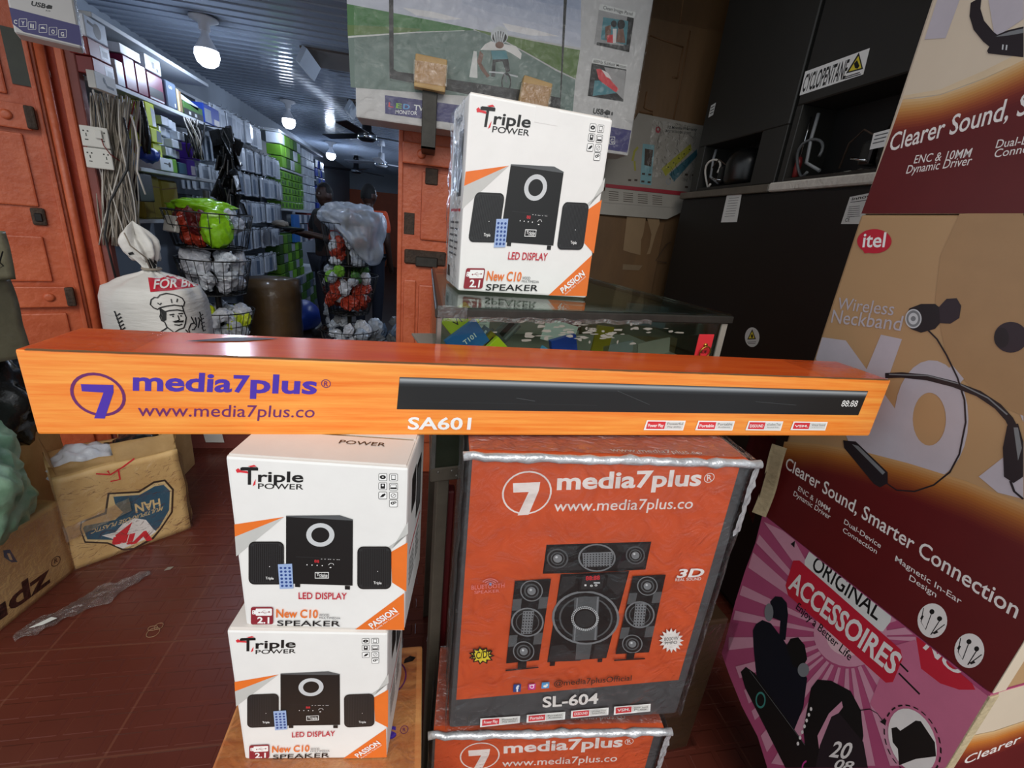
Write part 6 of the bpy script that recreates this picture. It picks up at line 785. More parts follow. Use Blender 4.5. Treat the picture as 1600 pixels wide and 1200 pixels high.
# orange-brown carton below the white boxes
ct = thing('soundbar_carton', 'orange-brown taped carton under the two stacked white speaker boxes', 'carton', (-0.305, 0.40, 0.0), 0)
mb = carton_mesh(0.325, 0.327, 0.572, 'card_kraft', 'card_orange_kraft', 0.005); mb.obj('carton', ct)
lay = [('part', 'logo_print'), ('t', 'plus', 'violet', [176, 148, 106, 0, 0, 30], 0.024), ('e', 'purple', [295, 160, 7, 0, 0, 7], 0.84), ('t', 'R', 'purple', [292.5, 157, 5, 0, 0, 6], 0.01), ('e', 'purple', [255, 262, 40, 0, 0, 40], 0.93), ('p', 'violet', [238, 285, 275, 285, 262, 226, 248, 226, 262, 274, 238, 274]), ('p', 'ink', [288, 288, 306, 292, 312, 300, 300, 304, 290, 298])]
art(lay, ct, (0, 0, 0.572), X, Y, start=0.0006)
mb = MB(); mb.grid(10, 12, lambda u, v: Vector((0.004 + 0.31 * u, 0.01 + 0.3 * v, 0.5735 + 0.0012 * abs(nz((u * 9, v * 9, 3))))), 'film'); mb.obj('plastic_wrap', ct)

# ------------------------------------------------------------------ glass display counter
cw = thing('display_counter', 'low glass display counter behind the orange soundbar carton', 'display counter', (0.022, 0.745, 0), r(11.5))
CL, CD, CT, CB = 0.646, 0.62, 1.289, 0.985
mb = MB(); mb.b2((0, 0, CB - 0.03), (CL, CD, CB), 'grey_metal', 0.003); mb.obj('base', cw)
mb = MB(); mb.b2((-0.004, -0.006, CT - 0.02), (CL + 0.004, 0.012, CT - 0.004), 'dark_steel', 0.002); mb.b2((-0.004, 0, CT - 0.016), (0.01, CD, CT - 0.004), 'dark_steel', 0.002); mb.b2((CL - 0.01, 0, CT - 0.016), (CL + 0.004, CD, CT - 0.004), 'dark_steel', 0.002); mb.b2((0, CD - 0.012, CT - 0.016), (CL, CD, CT - 0.004), 'dark_steel', 0.002); mb.obj('top_frame', cw)
MB().b2((0.0, 0.0, CT - 0.004), (CL, CD, CT), 'glass').obj('glass_top', cw)
MB().b2((0.008, 0.002, CB), (CL - 0.008, 0.006, CT - 0.018), 'scratched_glass').obj('glass_front', cw)
MB().b2((0.0, 0.008, CB), (0.004, CD - 0.006, CT - 0.016), 'glass').obj('glass_side', cw)
MB().b2((CL - 0.004, 0.008, CB), (CL, CD - 0.006, CT - 0.016), 'glass').obj('glass_side', cw)
MB().b2((0.006, CD - 0.012, CB), (CL - 0.006, CD - 0.002, CT - 0.018), 'postergrey2').obj('back_panel', cw)
MB().b2((0.0, -0.001, CB), (0.008, 0.008, CT - 0.02), 'alu', 0.001).obj('corner_post', cw)
MB().b2((CL - 0.02, -0.001, CB), (CL - 0.004, 0.004, CT - 0.02), 'postergrey2', 0.001).obj('corner_post', cw)
mb = MB(); mb.grid(12, 5, lambda u, v: Vector((-0.002 + 0.05 * u, -0.009 - 0.003 * nz((u * 8, v * 5, 1)), CT - 0.024 + 0.026 * v)), 'film_heavy'); mb.grid(40, 4, lambda u, v: Vector((0.05 + 0.38 * u, -0.008 - 0.002 * nz((u * 20, v * 3, 4)), CT - 0.024 + 0.004 * nz((u * 12, 0, 2)) + 0.008 * v)), 'film_heavy'); mb.obj('sealing_tape', cw)
mb = MB(); rs = random.Random(5)
for i in range(70):
    cx, cz = rs.gauss(0.30, 0.11), rs.gauss(1.25, 0.012); sx, sz = rs.uniform(0.003, 0.016), rs.uniform(0.001, 0.005)
    if not (0.1 < cx < 0.52 and 1.205 < cz < 1.266): continue
    mb.face([(cx + sx * rs.uniform(0.5, 1) * math.cos(a), 0.0012 - 0.00001 * i, cz + sz * rs.uniform(0.4, 1) * math.sin(a) - 0.1 * (cx - 0.3) * 0.12) for a in [j * 0.785 for j in range(8)]], 'postergrey2')
mb.keepn = True; mb.obj('peeling_film', cw).data; [o for o in cw.children if o.name.startswith('peeling_film')][0]['kind'] = 'stuff'
for x, y in ((0.03, 0.03), (CL - 0.03, 0.03), (0.03, CD - 0.03), (CL - 0.03, CD - 0.03)):
    MB().b2((x - 0.012, y - 0.012, 0), (x + 0.012, y + 0.012, CB - 0.03), 'grey_metal', 0.002).obj('leg', cw)
mb = MB()
for x in (0.014, 0.04, 0.05):
    mb.lathe([(0.0025, 0), (0.002, 0.0015), (0, 0.002)], (x, 0, CB - 0.008 - 0.012 * (x == 0.05)), 'alu', 8, (0, -1, 0))
mb.obj('rivet', cw)
def in_counter(x, y, z): return Matrix.Rotation(r(11.5), 3, 'Z') @ Vector((x, y, z)) + Vector((0.022, 0.745, 0))
def counter_item(name, label, cat, x, y, z, size, k, tilt, parts=(), yaw=0, group='phone accessories in the glass counter'):
    t = thing(name, label, cat, in_counter(x, y, z), r(11.5) + yaw, group); t.rotation_euler = (0, tilt, r(11.5) + yaw)
    W, D, H = size; mb = MB(); mb.b2((0, 0, 0), (W, D, H), k, min(size) * 0.06); mb.obj('box', t)
    if parts: art(list(parts), t, (0, 0, 0), X, Z)
    return t
counter_item('phone_box', 'yellow phone box lettered in black, leaning inside the counter behind the blue box', 'phone box', 0.0515, 0.06, 1.213, (0.058, 0.012, 0.045), 'yellow_box', r(-41), [('part', 'lettering'), ('t', 'V113', 'ink', [16, 22, 34, 0, 0, 12], 0.01)])
counter_item('phone_box', 'blue phone box with white lettering, leaning inside the counter', 'phone box', 0.054, 0.035, 1.179, (0.068, 0.012, 0.05), 'blue_phone', r(-38), [('part', 'lettering'), ('t', 'T101', 'white', [26, 22, 26, 0, 0, 9], 0.015)])
counter_item('battery_box', 'small white battery box standing upright inside the counter', 'battery box', 0.091, 0.075, 1.185, (0.028, 0.018, 0.085), 'paper', 0, [('part', 'lettering'), ('e', 'navy', [14, 74, 7, 1, 0, 2], 0), ('l', 'dgrey2', 0.001, [6, 62, 22, 62]), ('l', 'dgrey2', 0.001, [6, 56, 22, 56]), ('l', 'dgrey2', 0.001, [6, 50, 22, 50])])
counter_item('cable_pack', 'clear-fronted grey cable pack tilted beside the blue phone box in the counter', 'cable pack', 0.095, 0.045, 1.195, (0.046, 0.01, 0.022), 'steel_blue', r(-58), [('part', 'label_print'), ('p', 'dgrey2', [5, 4, 50, 4, 50, 10, 5, 10]), ('p', 'silver', [5, 14, 40, 14, 40, 18, 5, 18])])
counter_item('charger_box', 'lime yellow box poking up as a point inside the counter', 'charger box', 0.119, 0.02, 1.164, (0.048, 0.012, 0.048), 'yellow_box', r(-46))
counter_item('charger_box', 'olive patterned pack behind the lime yellow box in the counter', 'charger box', 0.109, 0.036, 1.194, (0.034, 0.01, 0.028), 'olive_box', r(-48), [('part', 'label_print'), ('p', 'ink2', [5, 5, 28, 5, 28, 20, 5, 20])])
counter_item('cable_pack', 'long dark grey blister pack leaning in the counter beyond the white battery box', 'cable pack', 0.146, 0.055, 1.209, (0.046, 0.01, 0.03), 'dgrey2', r(-48), [('part', 'label_print'), ('p', 'ink', [6, 14, 40, 14, 40, 24, 6, 24]), ('p', 'mgrey', [6, 5, 50, 5, 50, 9, 6, 9])])
counter_item('card_pack', 'pale cyan card lying low in the counter', 'card', 0.205, 0.03, 1.195, (0.035, 0.004, 0.02), 'lblue2', r(28))
counter_item('card_pack', 'bright blue pack lying low in the middle of the counter', 'pack', 0.24, 0.03, 1.188, (0.055, 0.012, 0.034), 'blue_box', r(-15))
counter_item('card_pack', 'torn white paper pack leaning in the middle of the counter', 'paper pack', 0.228, 0.07, 1.215, (0.075, 0.004, 0.045), 'paper', r(14))
counter_item('card_pack', 'yellow-green leaf-shaped card standing in the counter', 'card', 0.338, 0.05, 1.195, (0.042, 0.004, 0.055), 'olive_box', r(6))
counter_item('card_pack', 'dark red and black pack half hidden in the counter', 'pack', 0.282, 0.085, 1.215, (0.045, 0.012, 0.035), 'dark_red', r(-20))
counter_item('card_pack', 'grey paper sheet lying near the far end of the counter', 'paper pack', 0.46, 0.05, 1.175, (0.085, 0.004, 0.035), 'postergrey', r(-10))
counter_item('card_pack', 'black and white printed slip lying in the counter below the red card', 'paper pack', 0.37, 0.05, 1.18, (0.075, 0.004, 0.025), 'mgrey', r(-10))
tray = tag(MB().b2((0.012, 0.012, 0), (CL - 0.03, 0.3, 0.004), 'postergrey').obj('shelf_board', None, loc=in_counter(0, 0, 1.165), rotz=r(11.5)), 'grey inner shelf board under the accessories in the glass counter', 'shelf board')
for ch in cw.children:
    for v in ch.data.vertices:
        if v.co.y > 0.1 or ch.name.startswith(('glass_side', 'top_frame', 'glass_top')): v.co.x += v.co.y * 0.2 * (1 - v.co.x / CL)
rc = thing('ring_holder_card', 'red phone ring holder card stuck on the glass counter front', 'ring holder', in_counter(0.565, -0.003, 1.193), r(11.5))
MB().b2((0, -0.001, 0), (0.042, 0.001, 0.052), 'red', 0.0004).obj('card', rc)
mb = MB(); mb.tube([(0.022 + 0.014 * math.cos(a), -0.006 - 0.002 * math.sin(a), 0.013 + 0.014 * math.sin(a)) for a in [i * 2 * math.pi / 24 for i in range(24)]], 0.0016, 'gold_metal', 6, closed=True); mb.lathe([(0.004, 0), (0.004, 0.004), (0, 0.004)], (0.022, -0.001, 0.029), 'gold_metal', 10, (0, -1, 0)); mb.obj('ring', rc)
art([('part', 'lettering'), ('t', 'XOB', 'ink', [13, 10, 18, 0, 0, 7], 0.03)], rc, (0, -0.001, 0), X, Z)

# ------------------------------------------------------------------ neckband cartons and accessories carton on the right
YW = r(5); NU = Vector((math.sin(YW), -math.cos(YW), 0)); FE = Vector((0.85, 0.827, 0))
def side_carton(name, label, z0, z1, k, top, W=0.47, D=0.3, bev=0.005, group=None):
    t = thing(name, label, 'carton', (FE.x, FE.y, z0), -math.pi / 2 + YW, group)   # local X runs towards the street, local Y into the stall
    mb = MB(); mb.b2((0, 0, 0), (W, D, z1 - z0), k, bev, 2); mb.obj('carton', t); return t
n2 = side_carton('neckband_carton', 'tan and maroon earphone carton with large pale letters, middle of its stack', 0.806, 1.512, 'card_tan', 'card_tan', group='printed cartons of the right-hand stack')
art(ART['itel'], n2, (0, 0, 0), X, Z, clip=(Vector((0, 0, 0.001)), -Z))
n3 = side_carton('neckband_carton', 'cream and maroon earphone carton at the very top of its stack', 1.5135, 2.2, 'card_cream', 'card_cream', group='printed cartons of the right-hand stack')
art(ART['iteltop'], n3, (0, 0, 0), X, Z)
n1 = thing('accessories_carton', 'pink sunburst accessories carton at the bottom of its stack', 'carton', (FE.x, FE.y, 0.0), -math.pi / 2 + YW, 'printed cartons of the right-hand stack')
mb = MB(); mb.prism([(0.0, 0.8045), (0.006, 0.72), (0.003, 0.63), (0.004, 0.53), (0.012, 0.40), (0.014, 0.352), (0.055, 0.322), (0.118, 0.285), (0.18, 0.265), (0.226, 0.225), (0.245, 0.1), (0.25, 0.0), (0.47, 0.0), (0.47, 0.8045)], 0.3, 'card_pink', (Vector((0, 0, 0)), X, Z, -Y)); mb.obj('carton', n1)
art(ART['pink'], n1, (0, 0, 0), X, Z, clip=(Vector((0, 0, 0.8035)), Z))
mb = MB(); mb.b2((0.468, -0.0006, 0.02), (0.4725, 0.02, 0.8), 'card_edge', 0.001); mb.obj('worn_edge', n1)
MB().b2((0.47, 0.02, 0.003), (0.4708, 0.299, 0.803), 'card_cream').obj('end_panel', n1)
# end panel artwork faces the street (local +X)
art(ART['itelnear'], n1, (0.471, 0, 0), Y, Z, clip=(Vector((0, 0.2985, 0)), Y))
mb = MB(); mb.b2((0.4698, 0.0, 0.002), (0.472, 0.03, 0.704), 'card_cream', 0.0006); mb.obj('end_panel', n2)
# torn outer corner of the pink carton and the cardboard flap hanging by it
fl = thing('cardboard_flap', 'bent strip of bare cardboard hanging between the wrapped carton and the maroon carton', 'cardboard strip', (0.815, 0.80, 0.80), r(-60))
mb = MB(); mb.grid(6, 16, lambda u, v: Vector((-0.018 + 0.03 * u, 0.012 * math.sin(v * 5) + 0.006 * u, 0.02 + 0.19 * v)), 'card_edge')
bmesh.ops.solidify(mb.bm, geom=mb.bm.faces[:], thickness=0.004); mb.obj('strip', fl)
mb = MB(); mb.grid(8, 10, lambda u, v: Vector((-0.085 + 0.07 * u, 0.02 + 0.02 * math.sin(u * 3 + v * 2), 0.03 + 0.19 * v - 0.05 * u * (1 - v))), 'dark_red'); bmesh.ops.solidify(mb.bm, geom=mb.bm.faces[:], thickness=0.003); mb.obj('red_sheet', fl)
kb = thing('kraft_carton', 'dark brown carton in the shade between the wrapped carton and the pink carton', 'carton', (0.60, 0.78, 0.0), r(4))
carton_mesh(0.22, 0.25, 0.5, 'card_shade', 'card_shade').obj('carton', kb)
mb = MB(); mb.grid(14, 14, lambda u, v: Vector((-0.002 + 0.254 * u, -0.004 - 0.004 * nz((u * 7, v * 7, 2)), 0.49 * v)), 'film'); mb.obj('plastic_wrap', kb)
rl = thing('metal_rail', 'short grey metal rail in the dark beside the wrapped orange carton', 'rail', (0.52, 0.80, 0.53), r(6)); MB().b2((0, 0, 0), (0.2, 0.02, 0.025), 'grey_metal', 0.002).obj('rail', rl)
# things under the counter
rp = tag(MB().b2((0, 0, 0), (0.02, 0.03, 0.9), 'dark_red', 0.003).obj('red_post', None, loc=(0.055, 0.80, 0)), 'dark red upright post seen in the gap between the white boxes and the orange carton', 'post')
kc = thing('kraft_carton', 'brown carton on the ground deep under the glass counter', 'carton', (-0.36, 0.95, 0), r(8)); carton_mesh(0.26, 0.3, 0.78, 'card_brown', 'card_brown').obj('carton', kc)

# ------------------------------------------------------------------ refrigerators stored on the right, backs towards the passage
fb = thing('refrigerator', 'black refrigerator lying at the bottom, carrying the two grey ones', 'refrigerator', (1.3, 2.34, 0.0), -math.pi / 2)
mb = MB(); mb.b2((0, 0, 0.03), (1.3, 0.6, 1.645), 'fridge_black', 0.01, 2); mb.obj('body', fb)
mb = MB(); mb.b2((0.02, 0.02, 0), (1.28, 0.58, 0.03), 'black_plastic'); mb.obj('foot', fb)
art(ART['lowlabel'], fb, (-0.16, 0, 0), X, Z, names={'label_print': 'rating_label'}); art(ART['lowround'], fb, (-0.16, 0, 0), X, Z, names={'label_print': 'warning_label'})
bd = thing('packing_board', 'long pale packing board between the black and the grey refrigerators', 'board', (1.29, 2.36, 1.646), -math.pi / 2)
MB().b2((0, 0, 0), (0.66, 0.6, 0.03), 'grey_metal', 0.003).obj('board', bd); MB().b2((0.665, -0.004, 0.0), (1.33, 0.6, 0.032), 'foam', 0.005).obj('foam_edge', bd)
def upper_fridge(y0, W, label, lift, hz, hx0, hx1, round_comp):
    t = thing('refrigerator', label, 'refrigerator', (1.3, y0, 1.679), -math.pi / 2)
    H = 1.18; D = 0.52
    mb = MB(); mb.b2((0, 0.16, 0.0), (W, D, H), 'fridge_grey', 0.004); mb.b2((0, 0, hz), (W, 0.16, H), 'fridge_grey', 0.004); mb.b2((0, 0, 0.0), (hx0, 0.16, hz), 'fridge_grey', 0.002); mb.b2((hx1, 0, 0), (W, 0.16, hz), 'fridge_grey', 0.002); mb.obj('body', t)
    MB().b2((hx0, 0.004, 0), (hx1, 0.16, 0.012), 'dark_steel').obj('tray', t)
    MB().b2((hx0, 0.15, 0.012), (hx1, 0.158, hz), 'fridge_hole').obj('bay_back', t)
    mb = MB(); cx = hx0 + (hx1 - hx0) * round_comp
    mb.lathe([(0.0, 0.0), (0.075, 0.0), (0.085, 0.02), (0.088, 0.07), (0.088, 0.09), (0.075, 0.125), (0.045, 0.145), (0, 0.15)], (cx, 0.075, 0.016), 'black_plastic', 28); mb.b2((cx - 0.13, 0.02, 0.03), (cx - 0.085, 0.07, 0.1), 'black_plastic', 0.01, 2); mb.obj('compressor', t)
    mb = MB(); px = hx0 + 0.05
    mb.tube([(px + 0.05 * math.cos(a) + 0.02, 0.02 + 0.012 * math.sin(2 * a), 0.075 + 0.06 * math.sin(a)) for a in [i * 0.28 for i in range(20)]], 0.005, 'cable_white' if round_comp < 0.7 else 'dgrey2', 7); mb.tube([(px, 0.03, 0.22 if hz > 0.22 else hz - 0.02), (px + 0.01, 0.02, 0.14), (px + 0.02, 0.02, 0.06), (px + 0.08, 0.03, 0.03)], 0.006, 'mgrey', 7); mb.obj('drain_hose', t)
    mb = MB(); mb.tube([(cx - 0.08, 0.03, 0.1), (cx - 0.13, 0.012, 0.13), (cx - 0.18, 0.02, 0.1), (cx - 0.2, 0.03, 0.03)], 0.003, 'rust', 6); mb.tube([(cx - 0.09, 0.02, 0.04), (cx - 0.14, 0.006, 0.05)], 0.004, 'chrome', 6); mb.obj('copper_pipe', t)
    return t
fa = upper_fridge(2.29, 0.6, 'dark grey refrigerator nearer the brown wall, white hose looping in its motor bay', 0, 0.2, 0.06, 0.46, 0.62)
art([('part', 'warning_label'), ('p', 'white2', [32, 150 + 175, 70, 155 + 175, 72, 205 + 175, 34, 200 + 175]), ('l', 'dgrey', 0.004, [38, 365, 66, 368]), ('l', 'dgrey', 0.004, [38, 352, 66, 355]), ('l', 'dgrey', 0.004, [38, 340, 66, 343])], fa, (0, 0, 0), X, Z)
art([('part', 'rating_label'), ('p', 'pwhite', [430, 690, 436, 690, 450, 712, 456, 735, 450, 760, 438, 762, 425, 742, 422, 715])], fa, (0, 0, 0), X, Z)
fc = upper_fridge(1.672, 0.62, 'grey refrigerator with the flammable gas warning label on its back', 0, 0.255, 0.03, 0.6, 0.72)
art(ART['cyclo'], fc, (2.5 - 1.672 and -(2.5 - 1.672), 0, -1.679), X, Z, names={'label_print': 'warning_label'})
cm = [o for o in fc.children if o.name.startswith('compressor')][0]
art([('part', 'rating_label'), ('p', 'white', [-40, 62, 45, 66, 40, 112, -44, 106]), ('p', 'yellow', [8, 75, 36, 77, 24, 104]), ('p', 'ink', [14, 79, 30, 80, 23, 95]), ('l', 'dgrey2', 0.003, [-36, 98, 4, 100]), ('l', 'dgrey2', 0.003, [-36, 88, 2, 90]), ('l', 'dgrey2', 0.003, [-36, 78, 0, 80])], cm, (0.03 + 0.57 * 0.72 - 0.02, -0.016, 0), X, Z)
mb = MB(); mb.grid(14, 6, lambda u, v: Vector((0.22 + 0.2 * u, 0.01 + 0.05 * v, 0.013 + 0.012 * abs(nz((u * 9, v * 5, 1))) * (1 - abs(2 * u - 1)))), 'foam'); mb.obj('foam_scrap', fc)
sd = thing('screwdriver', 'red-handled screwdriver standing in the motor bay of the grey refrigerator', 'screwdriver', (1.335, 1.628, 1.695)); MB().lathe([(0, 0), (0.011, 0.004), (0.012, 0.05), (0.008, 0.07), (0, 0.072)], (0, 0, 0), 'red_box', 12).obj('handle', sd); MB().tube([(0, 0, 0.07), (0, 0, 0.2)], 0.0028, 'chrome', 8).obj('blade', sd)

# packaging sheets pinned on the brown wall
ps = thing('packaging_sheet', 'grey printed packaging sheet picturing an extension strip, hung on the brown wall', 'packaging', (0, 2.449, 0)); 
mb = MB(); mb.prism([(0.85, 1.66), (1.385, 1.70), (1.40, 2.01), (1.02, 2.02), (0.96, 1.9), (0.86, 1.86)], 0.015, 'postergrey', (Vector((0, -0.015, 0)), X, Z, -Y)); mb.obj('sheet', ps)
A_ = [i for i in ART['poster']]; cut = [i for i, it in enumerate(A_) if it == ('part', 'strip_print')][0]
art(A_[:cut], ps, (0, -0.016, 0), X, Z); mb = MB(); mb.grid(14, 16, lambda u, v: Vector((1.1 + 0.28 * u, -0.026 - 0.012 * nz((u * 6, v * 6, 4)), 1.74 + 0.26 * v)), 'film'); mb.obj('plastic_wrap', ps)
ps2 = thing('packaging_sheet', 'torn grey printed strip with a dark red edge, below the extension strip sheet', 'packaging', (0, 2.449, 0)); mb = MB(); mb.prism([(0.82, 1.53), (1.28, 1.545), (1.38, 1.60), (1.38, 1.655), (0.83, 1.645)], 0.006, 'postergrey2', (Vector((0, -0.022, 0)), X, Z, -Y)); mb.obj('sheet', ps2); art(A_[cut:], ps2, (0, -0.0235, 0), X, Z)
ps3 = thing('brown_carton', 'flattened brown carton with torn tan paper on it, standing by the black refrigerator', 'carton', (0, 2.449, 0)); mb = MB(); mb.b2((0.8, -0.01, 1.0), (1.28, 0, 1.525), 'wall_brown', 0.002); mb.obj('sheet', ps3); art(ART['paper'], ps3, (0, -0.012, 0), X, Z)
bp_ = thing('blue_pack', 'dark blue pack lying at the foot of the brown carton behind the counter', 'pack', (1.08, 2.3, 0.98), r(-20)); MB().b2((0, 0, 0), (0.22, 0.06, 0.12), 'steel_blue', 0.01, 2).obj('pack', bp_); MB().b2((0.0, 0.0, 0.12), (0.2, 0.05, 0.126), 'dark_red').obj('lid', bp_)
cb_ = thing('kraft_carton', 'brown carton carrying the dark blue pack behind the glass counter', 'carton', (0.85, 2.02, 0.0)); carton_mesh(0.4, 0.38, 0.979, 'card_brown', 'card_brown').obj('carton', cb_)

# ------------------------------------------------------------------ television cartons
tv = thing('television_carton', 'large television carton printed with a cyclist, hung on the orange column', 'television box', (-0.30, 2.2, 1.786))
mb = carton_mesh(1.205, 0.16, 0.78, 'card_grey', 'card_grey', 0.006); mb.obj('carton', tv)
art(ART['tv'], tv, (-0.0008, 0, 0), X, Z, start=0.0006, clip=(Vector((0, 0, 0.776)), Z))
mb = MB(); mb.grid(20, 14, lambda u, v: Vector((-0.002 + 1.208 * u, -0.009 - 0.003 * nz((u * 18, v * 9, 1)), -0.002 + 0.78 * v)), 'film'); mb.obj('plastic_wrap', tv)
def bracket(x, z0, z1, label, tilt):
    t = thing('support_bracket', label, 'bracket', (x, 2.17, z0), 0)
    mb = MB(); mb.b2((-0.03, 0.0, -0.10), (0.03, 0.008, z1 - z0 - 0.1), 'dark_steel', 0.002); mb.b2((-0.03, 0.0, -0.10), (0.03, 0.24, -0.09), 'dark_steel', 0.002); mb.b2((-0.045, 0.225, -0.13), (0.05, 0.232, -0.06), 'rust', 0.01); mb.obj('bar', t)
    mb = MB(); mb.box((0.0, -0.004, z1 - z0 - 0.06), (0.125, 0.045, 0.115), 'card_kraft', Matrix.Rotation(tilt, 3, 'Y'), 0.006, 2); pad = mb.obj('cardboard_pad', t)
    mb = MB(); mb.grid(12, 8, lambda u, v: Vector((-0.066 + 0.132 * u, -0.03 - 0.004 * nz((u * 8, v * 8, x)), z1 - z0 - 0.10 + 0.075 * v)), 'tape'); mb.obj('tape', pad); return t
bracket(-0.005, 1.80, 2.03, 'steel bracket with a taped cardboard pad, left of the printed cyclist', 0.03)
bracket(0.43, 1.80, 2.015, 'steel bracket with a bulky taped cardboard pad, beside the printed front wheel', 0.12)
Uu = Vector((math.cos(ang), math.sin(ang), 0)); oo = Vector((-1.30, 2.28, 0)) + Uu * 0.005 + Z * 1.898
ub = thing('television_carton', 'narrow end of a pale television carton with a purple band, above the orange door', 'television box', oo, ang)
mb = MB(); mb.b2((-0.175, 0, 0), (0, 0.1, 0.75), 'card_grey', 0.005); mb.obj('carton', ub); art(ART['usbbox'], ub, (0, 0, 0), X, Z)
mb = MB(); mb.grid(8, 24, lambda u, v: Vector((0.004 + 0.008 * nz((u * 4, v * 14, 3)), -0.004 + 0.1 * u, 0.75 * v)), 'film_heavy'); mb.obj('plastic_wrap', ub)
# ------------------------------------------------------------------ left-hand pile: crumpled cartons, sacks and bags
def crumple_box(W, D, H, k, amp, seed, n=14, open_top=False, sag=0.0):
    mb = MB(); bm = mb.bm
    bmesh.ops.create_cube(bm, size=1.0); bmesh.ops.subdivide_edges(bm, edges=bm.edges[:], cuts=n, use_grid_fill=True); mb.mi(k)
    for v in bm.verts:
        p = v.co + Vector((0.5, 0.5, 0.5)); q = Vector((p.x * W, p.y * D, p.z * H))
        d = Vector((p.x - 0.5, p.y - 0.5, p.z - 0.5)); bulge = 1 + 0.0
        w = amp * (nz(q, 6.0, seed) + 0.25 * nz(q, 14.0, seed + 3)); edge = 1.0
        fr = 0.0 if p.y < 0.001 else 1.0
        q += Vector((d.x, d.y * fr, d.z)).normalized() * w * edge if d.length > 0 else Vector()
        if p.z > 0.5: q.z -= sag * (1 - abs(2 * p.x - 1) ** 2) * (p.z - 0.5) * 2
        if p.z < 0.001: q.z = 0
        v.co = q
    for f in bm.faces: f.smooth = True
    return mb
def blob(name, c, rad, k, seed, amp=0.25, freq=3.0, sub=4, flat=None, parent=None):
    mb = MB(); bmesh.ops.create_icosphere(mb.bm, subdivisions=sub, radius=1.0); mb.mi(k); lo = 9
    for v in mb.bm.verts:
        n = v.co.normalized(); h = 1 + amp * (nz(n, freq, seed) + 0.5 * abs(nz(n, freq * 2.3, seed + 7)) + 0.25 * nz(n, freq * 5, seed + 2))
        v.co = Vector((n.x * rad[0], n.y * rad[1], n.z * rad[2])) * h; lo = min(lo, v.co.z)
    for v in mb.bm.verts:
        if flat is not None and v.co.z < flat: v.co.z = flat + 0.15 * (v.co.z - flat)
    for f in mb.bm.faces: f.smooth = True
    return mb.obj(name, parent, loc=c)
hyaw = math.atan2(0.24, 0.30)
hb = thing('crumpled_carton', 'crumpled kraft carton with an upside-down blue label, open and stuffed with bags', 'carton', (-1.3, 1.68, 0.0), hyaw)
mb = crumple_box(0.38, 0.27, 0.40, 'card_kraft', 0.012, 5, 16)
bmesh.ops.delete(mb.bm, geom=[f for f in mb.bm.faces if f.calc_center_median().z > 0.385 and 0.04 < f.calc_center_median().y < 0.23 and 0.04 < f.calc_center_median().x < 0.34], context='FACES')
hc = mb.obj('carton', hb)
art(ART['haa'], hb, (0, 0, 0), X, Z, start=0.001)
mb = MB()
for (x0, x1, z, dz, s) in ((0.0, 0.2, 0.39, 0.035, 1), (0.18, 0.38, 0.395, 0.07, 2)):
    mb.grid(14, 6, lambda u, v: Vector((x0 + (x1 - x0) * u, 0.012 + 0.05 * v * (1 - 0.5 * u), z + dz * v + 0.01 * nz((u * 5, v * 4, s)))), 'card_kraft')
mb.grid(10, 8, lambda u, v: Vector((0.36 + 0.03 * v, 0.02 + 0.22 * u, 0.38 + 0.08 * v + 0.01 * nz((u * 5, v, 7)))), 'card_kraft'); mb.grid(10, 8, lambda u, v: Vector((0.02 - 0.02 * v, 0.02 + 0.22 * u, 0.38 + 0.1 * v + 0.01 * nz((u * 5, v, 9)))), 'card_kraft')
bmesh.ops.solidify(mb.bm, geom=mb.bm.faces[:], thickness=0.004); mb.obj('top_flap', hb)
mb = MB(); mb.grid(20, 20, lambda u, v: Vector((-0.006 + 0.392 * u, -0.014 - 0.008 * nz((u * 6, v * 6, 5)), 0.004 + 0.385 * v)), 'film'); mb.grid(10, 16, lambda u, v: Vector((0.392 + 0.008 * nz((u * 6, v * 6, 2)), -0.01 + 0.27 * u, 0.004 + 0.37 * v)), 'film'); mb.obj('plastic_wrap', hb)
mb = MB(); mb.grid(14, 5, lambda u, v: Vector((-0.005 + 0.2 * u, -0.0165 - 0.004 * nz((u * 9, v * 4, 1)), 0.14 + 0.06 * v + 0.05 * u)), 'tape'); mb.obj('tape_strip', hb)
def hw(x, y, z): return Matrix.Rotation(hyaw, 3, 'Z') @ Vector((x, y, z)) + Vector((-1.3, 1.68, 0))
tag(blob('plastic_bag', hw(0.1, 0.13, 0.37), (0.1, 0.095, 0.075), 'bag_white', 3, 0.3), 'white plastic bag stuffed in the top of the crumpled kraft carton', 'plastic bag')
tag(blob('plastic_bag', hw(0.27, 0.14, 0.385), (0.085, 0.09, 0.07), 'black_bag', 8, 0.35), 'black plastic bag stuffed in the far half of the crumpled kraft carton', 'plastic bag')
uyaw = math.atan2(0.28, 0.04)
uc = thing('crumpled_carton', 'kraft carton with big black letters on its side, under the green sack', 'carton', (-1.373, 1.17, 0.0), uyaw)
mb = crumple_box(0.515, 0.5, 0.31, 'card_kraft', 0.008, 9, 16); oc = mb.obj('carton', uc)
art(ART['udz'], uc, (0.2323, 0, 0), X, Z, start=0.001)
mb = MB(); mb.grid(18, 12, lambda u, v: Vector((0.51 * u, -0.008 - 0.004 * nz((u * 8, v * 5, 6)), 0.3 * v)), 'film_clear'); mb.grid(18, 12, lambda u, v: Vector((0.51 * u, 0.48 * v, 0.316 + 0.006 * nz((u * 8, v * 5, 8)))), 'film'); mb.obj('plastic_wrap', uc)
tag(blob('woven_sack', (-1.43, 1.38, 0.545), (0.24, 0.24, 0.26), 'sack_green', 21, 0.22, 2.2, 5, flat=-0.22), 'green woven plastic sack slumped on the kraft carton with black letters', 'sack')
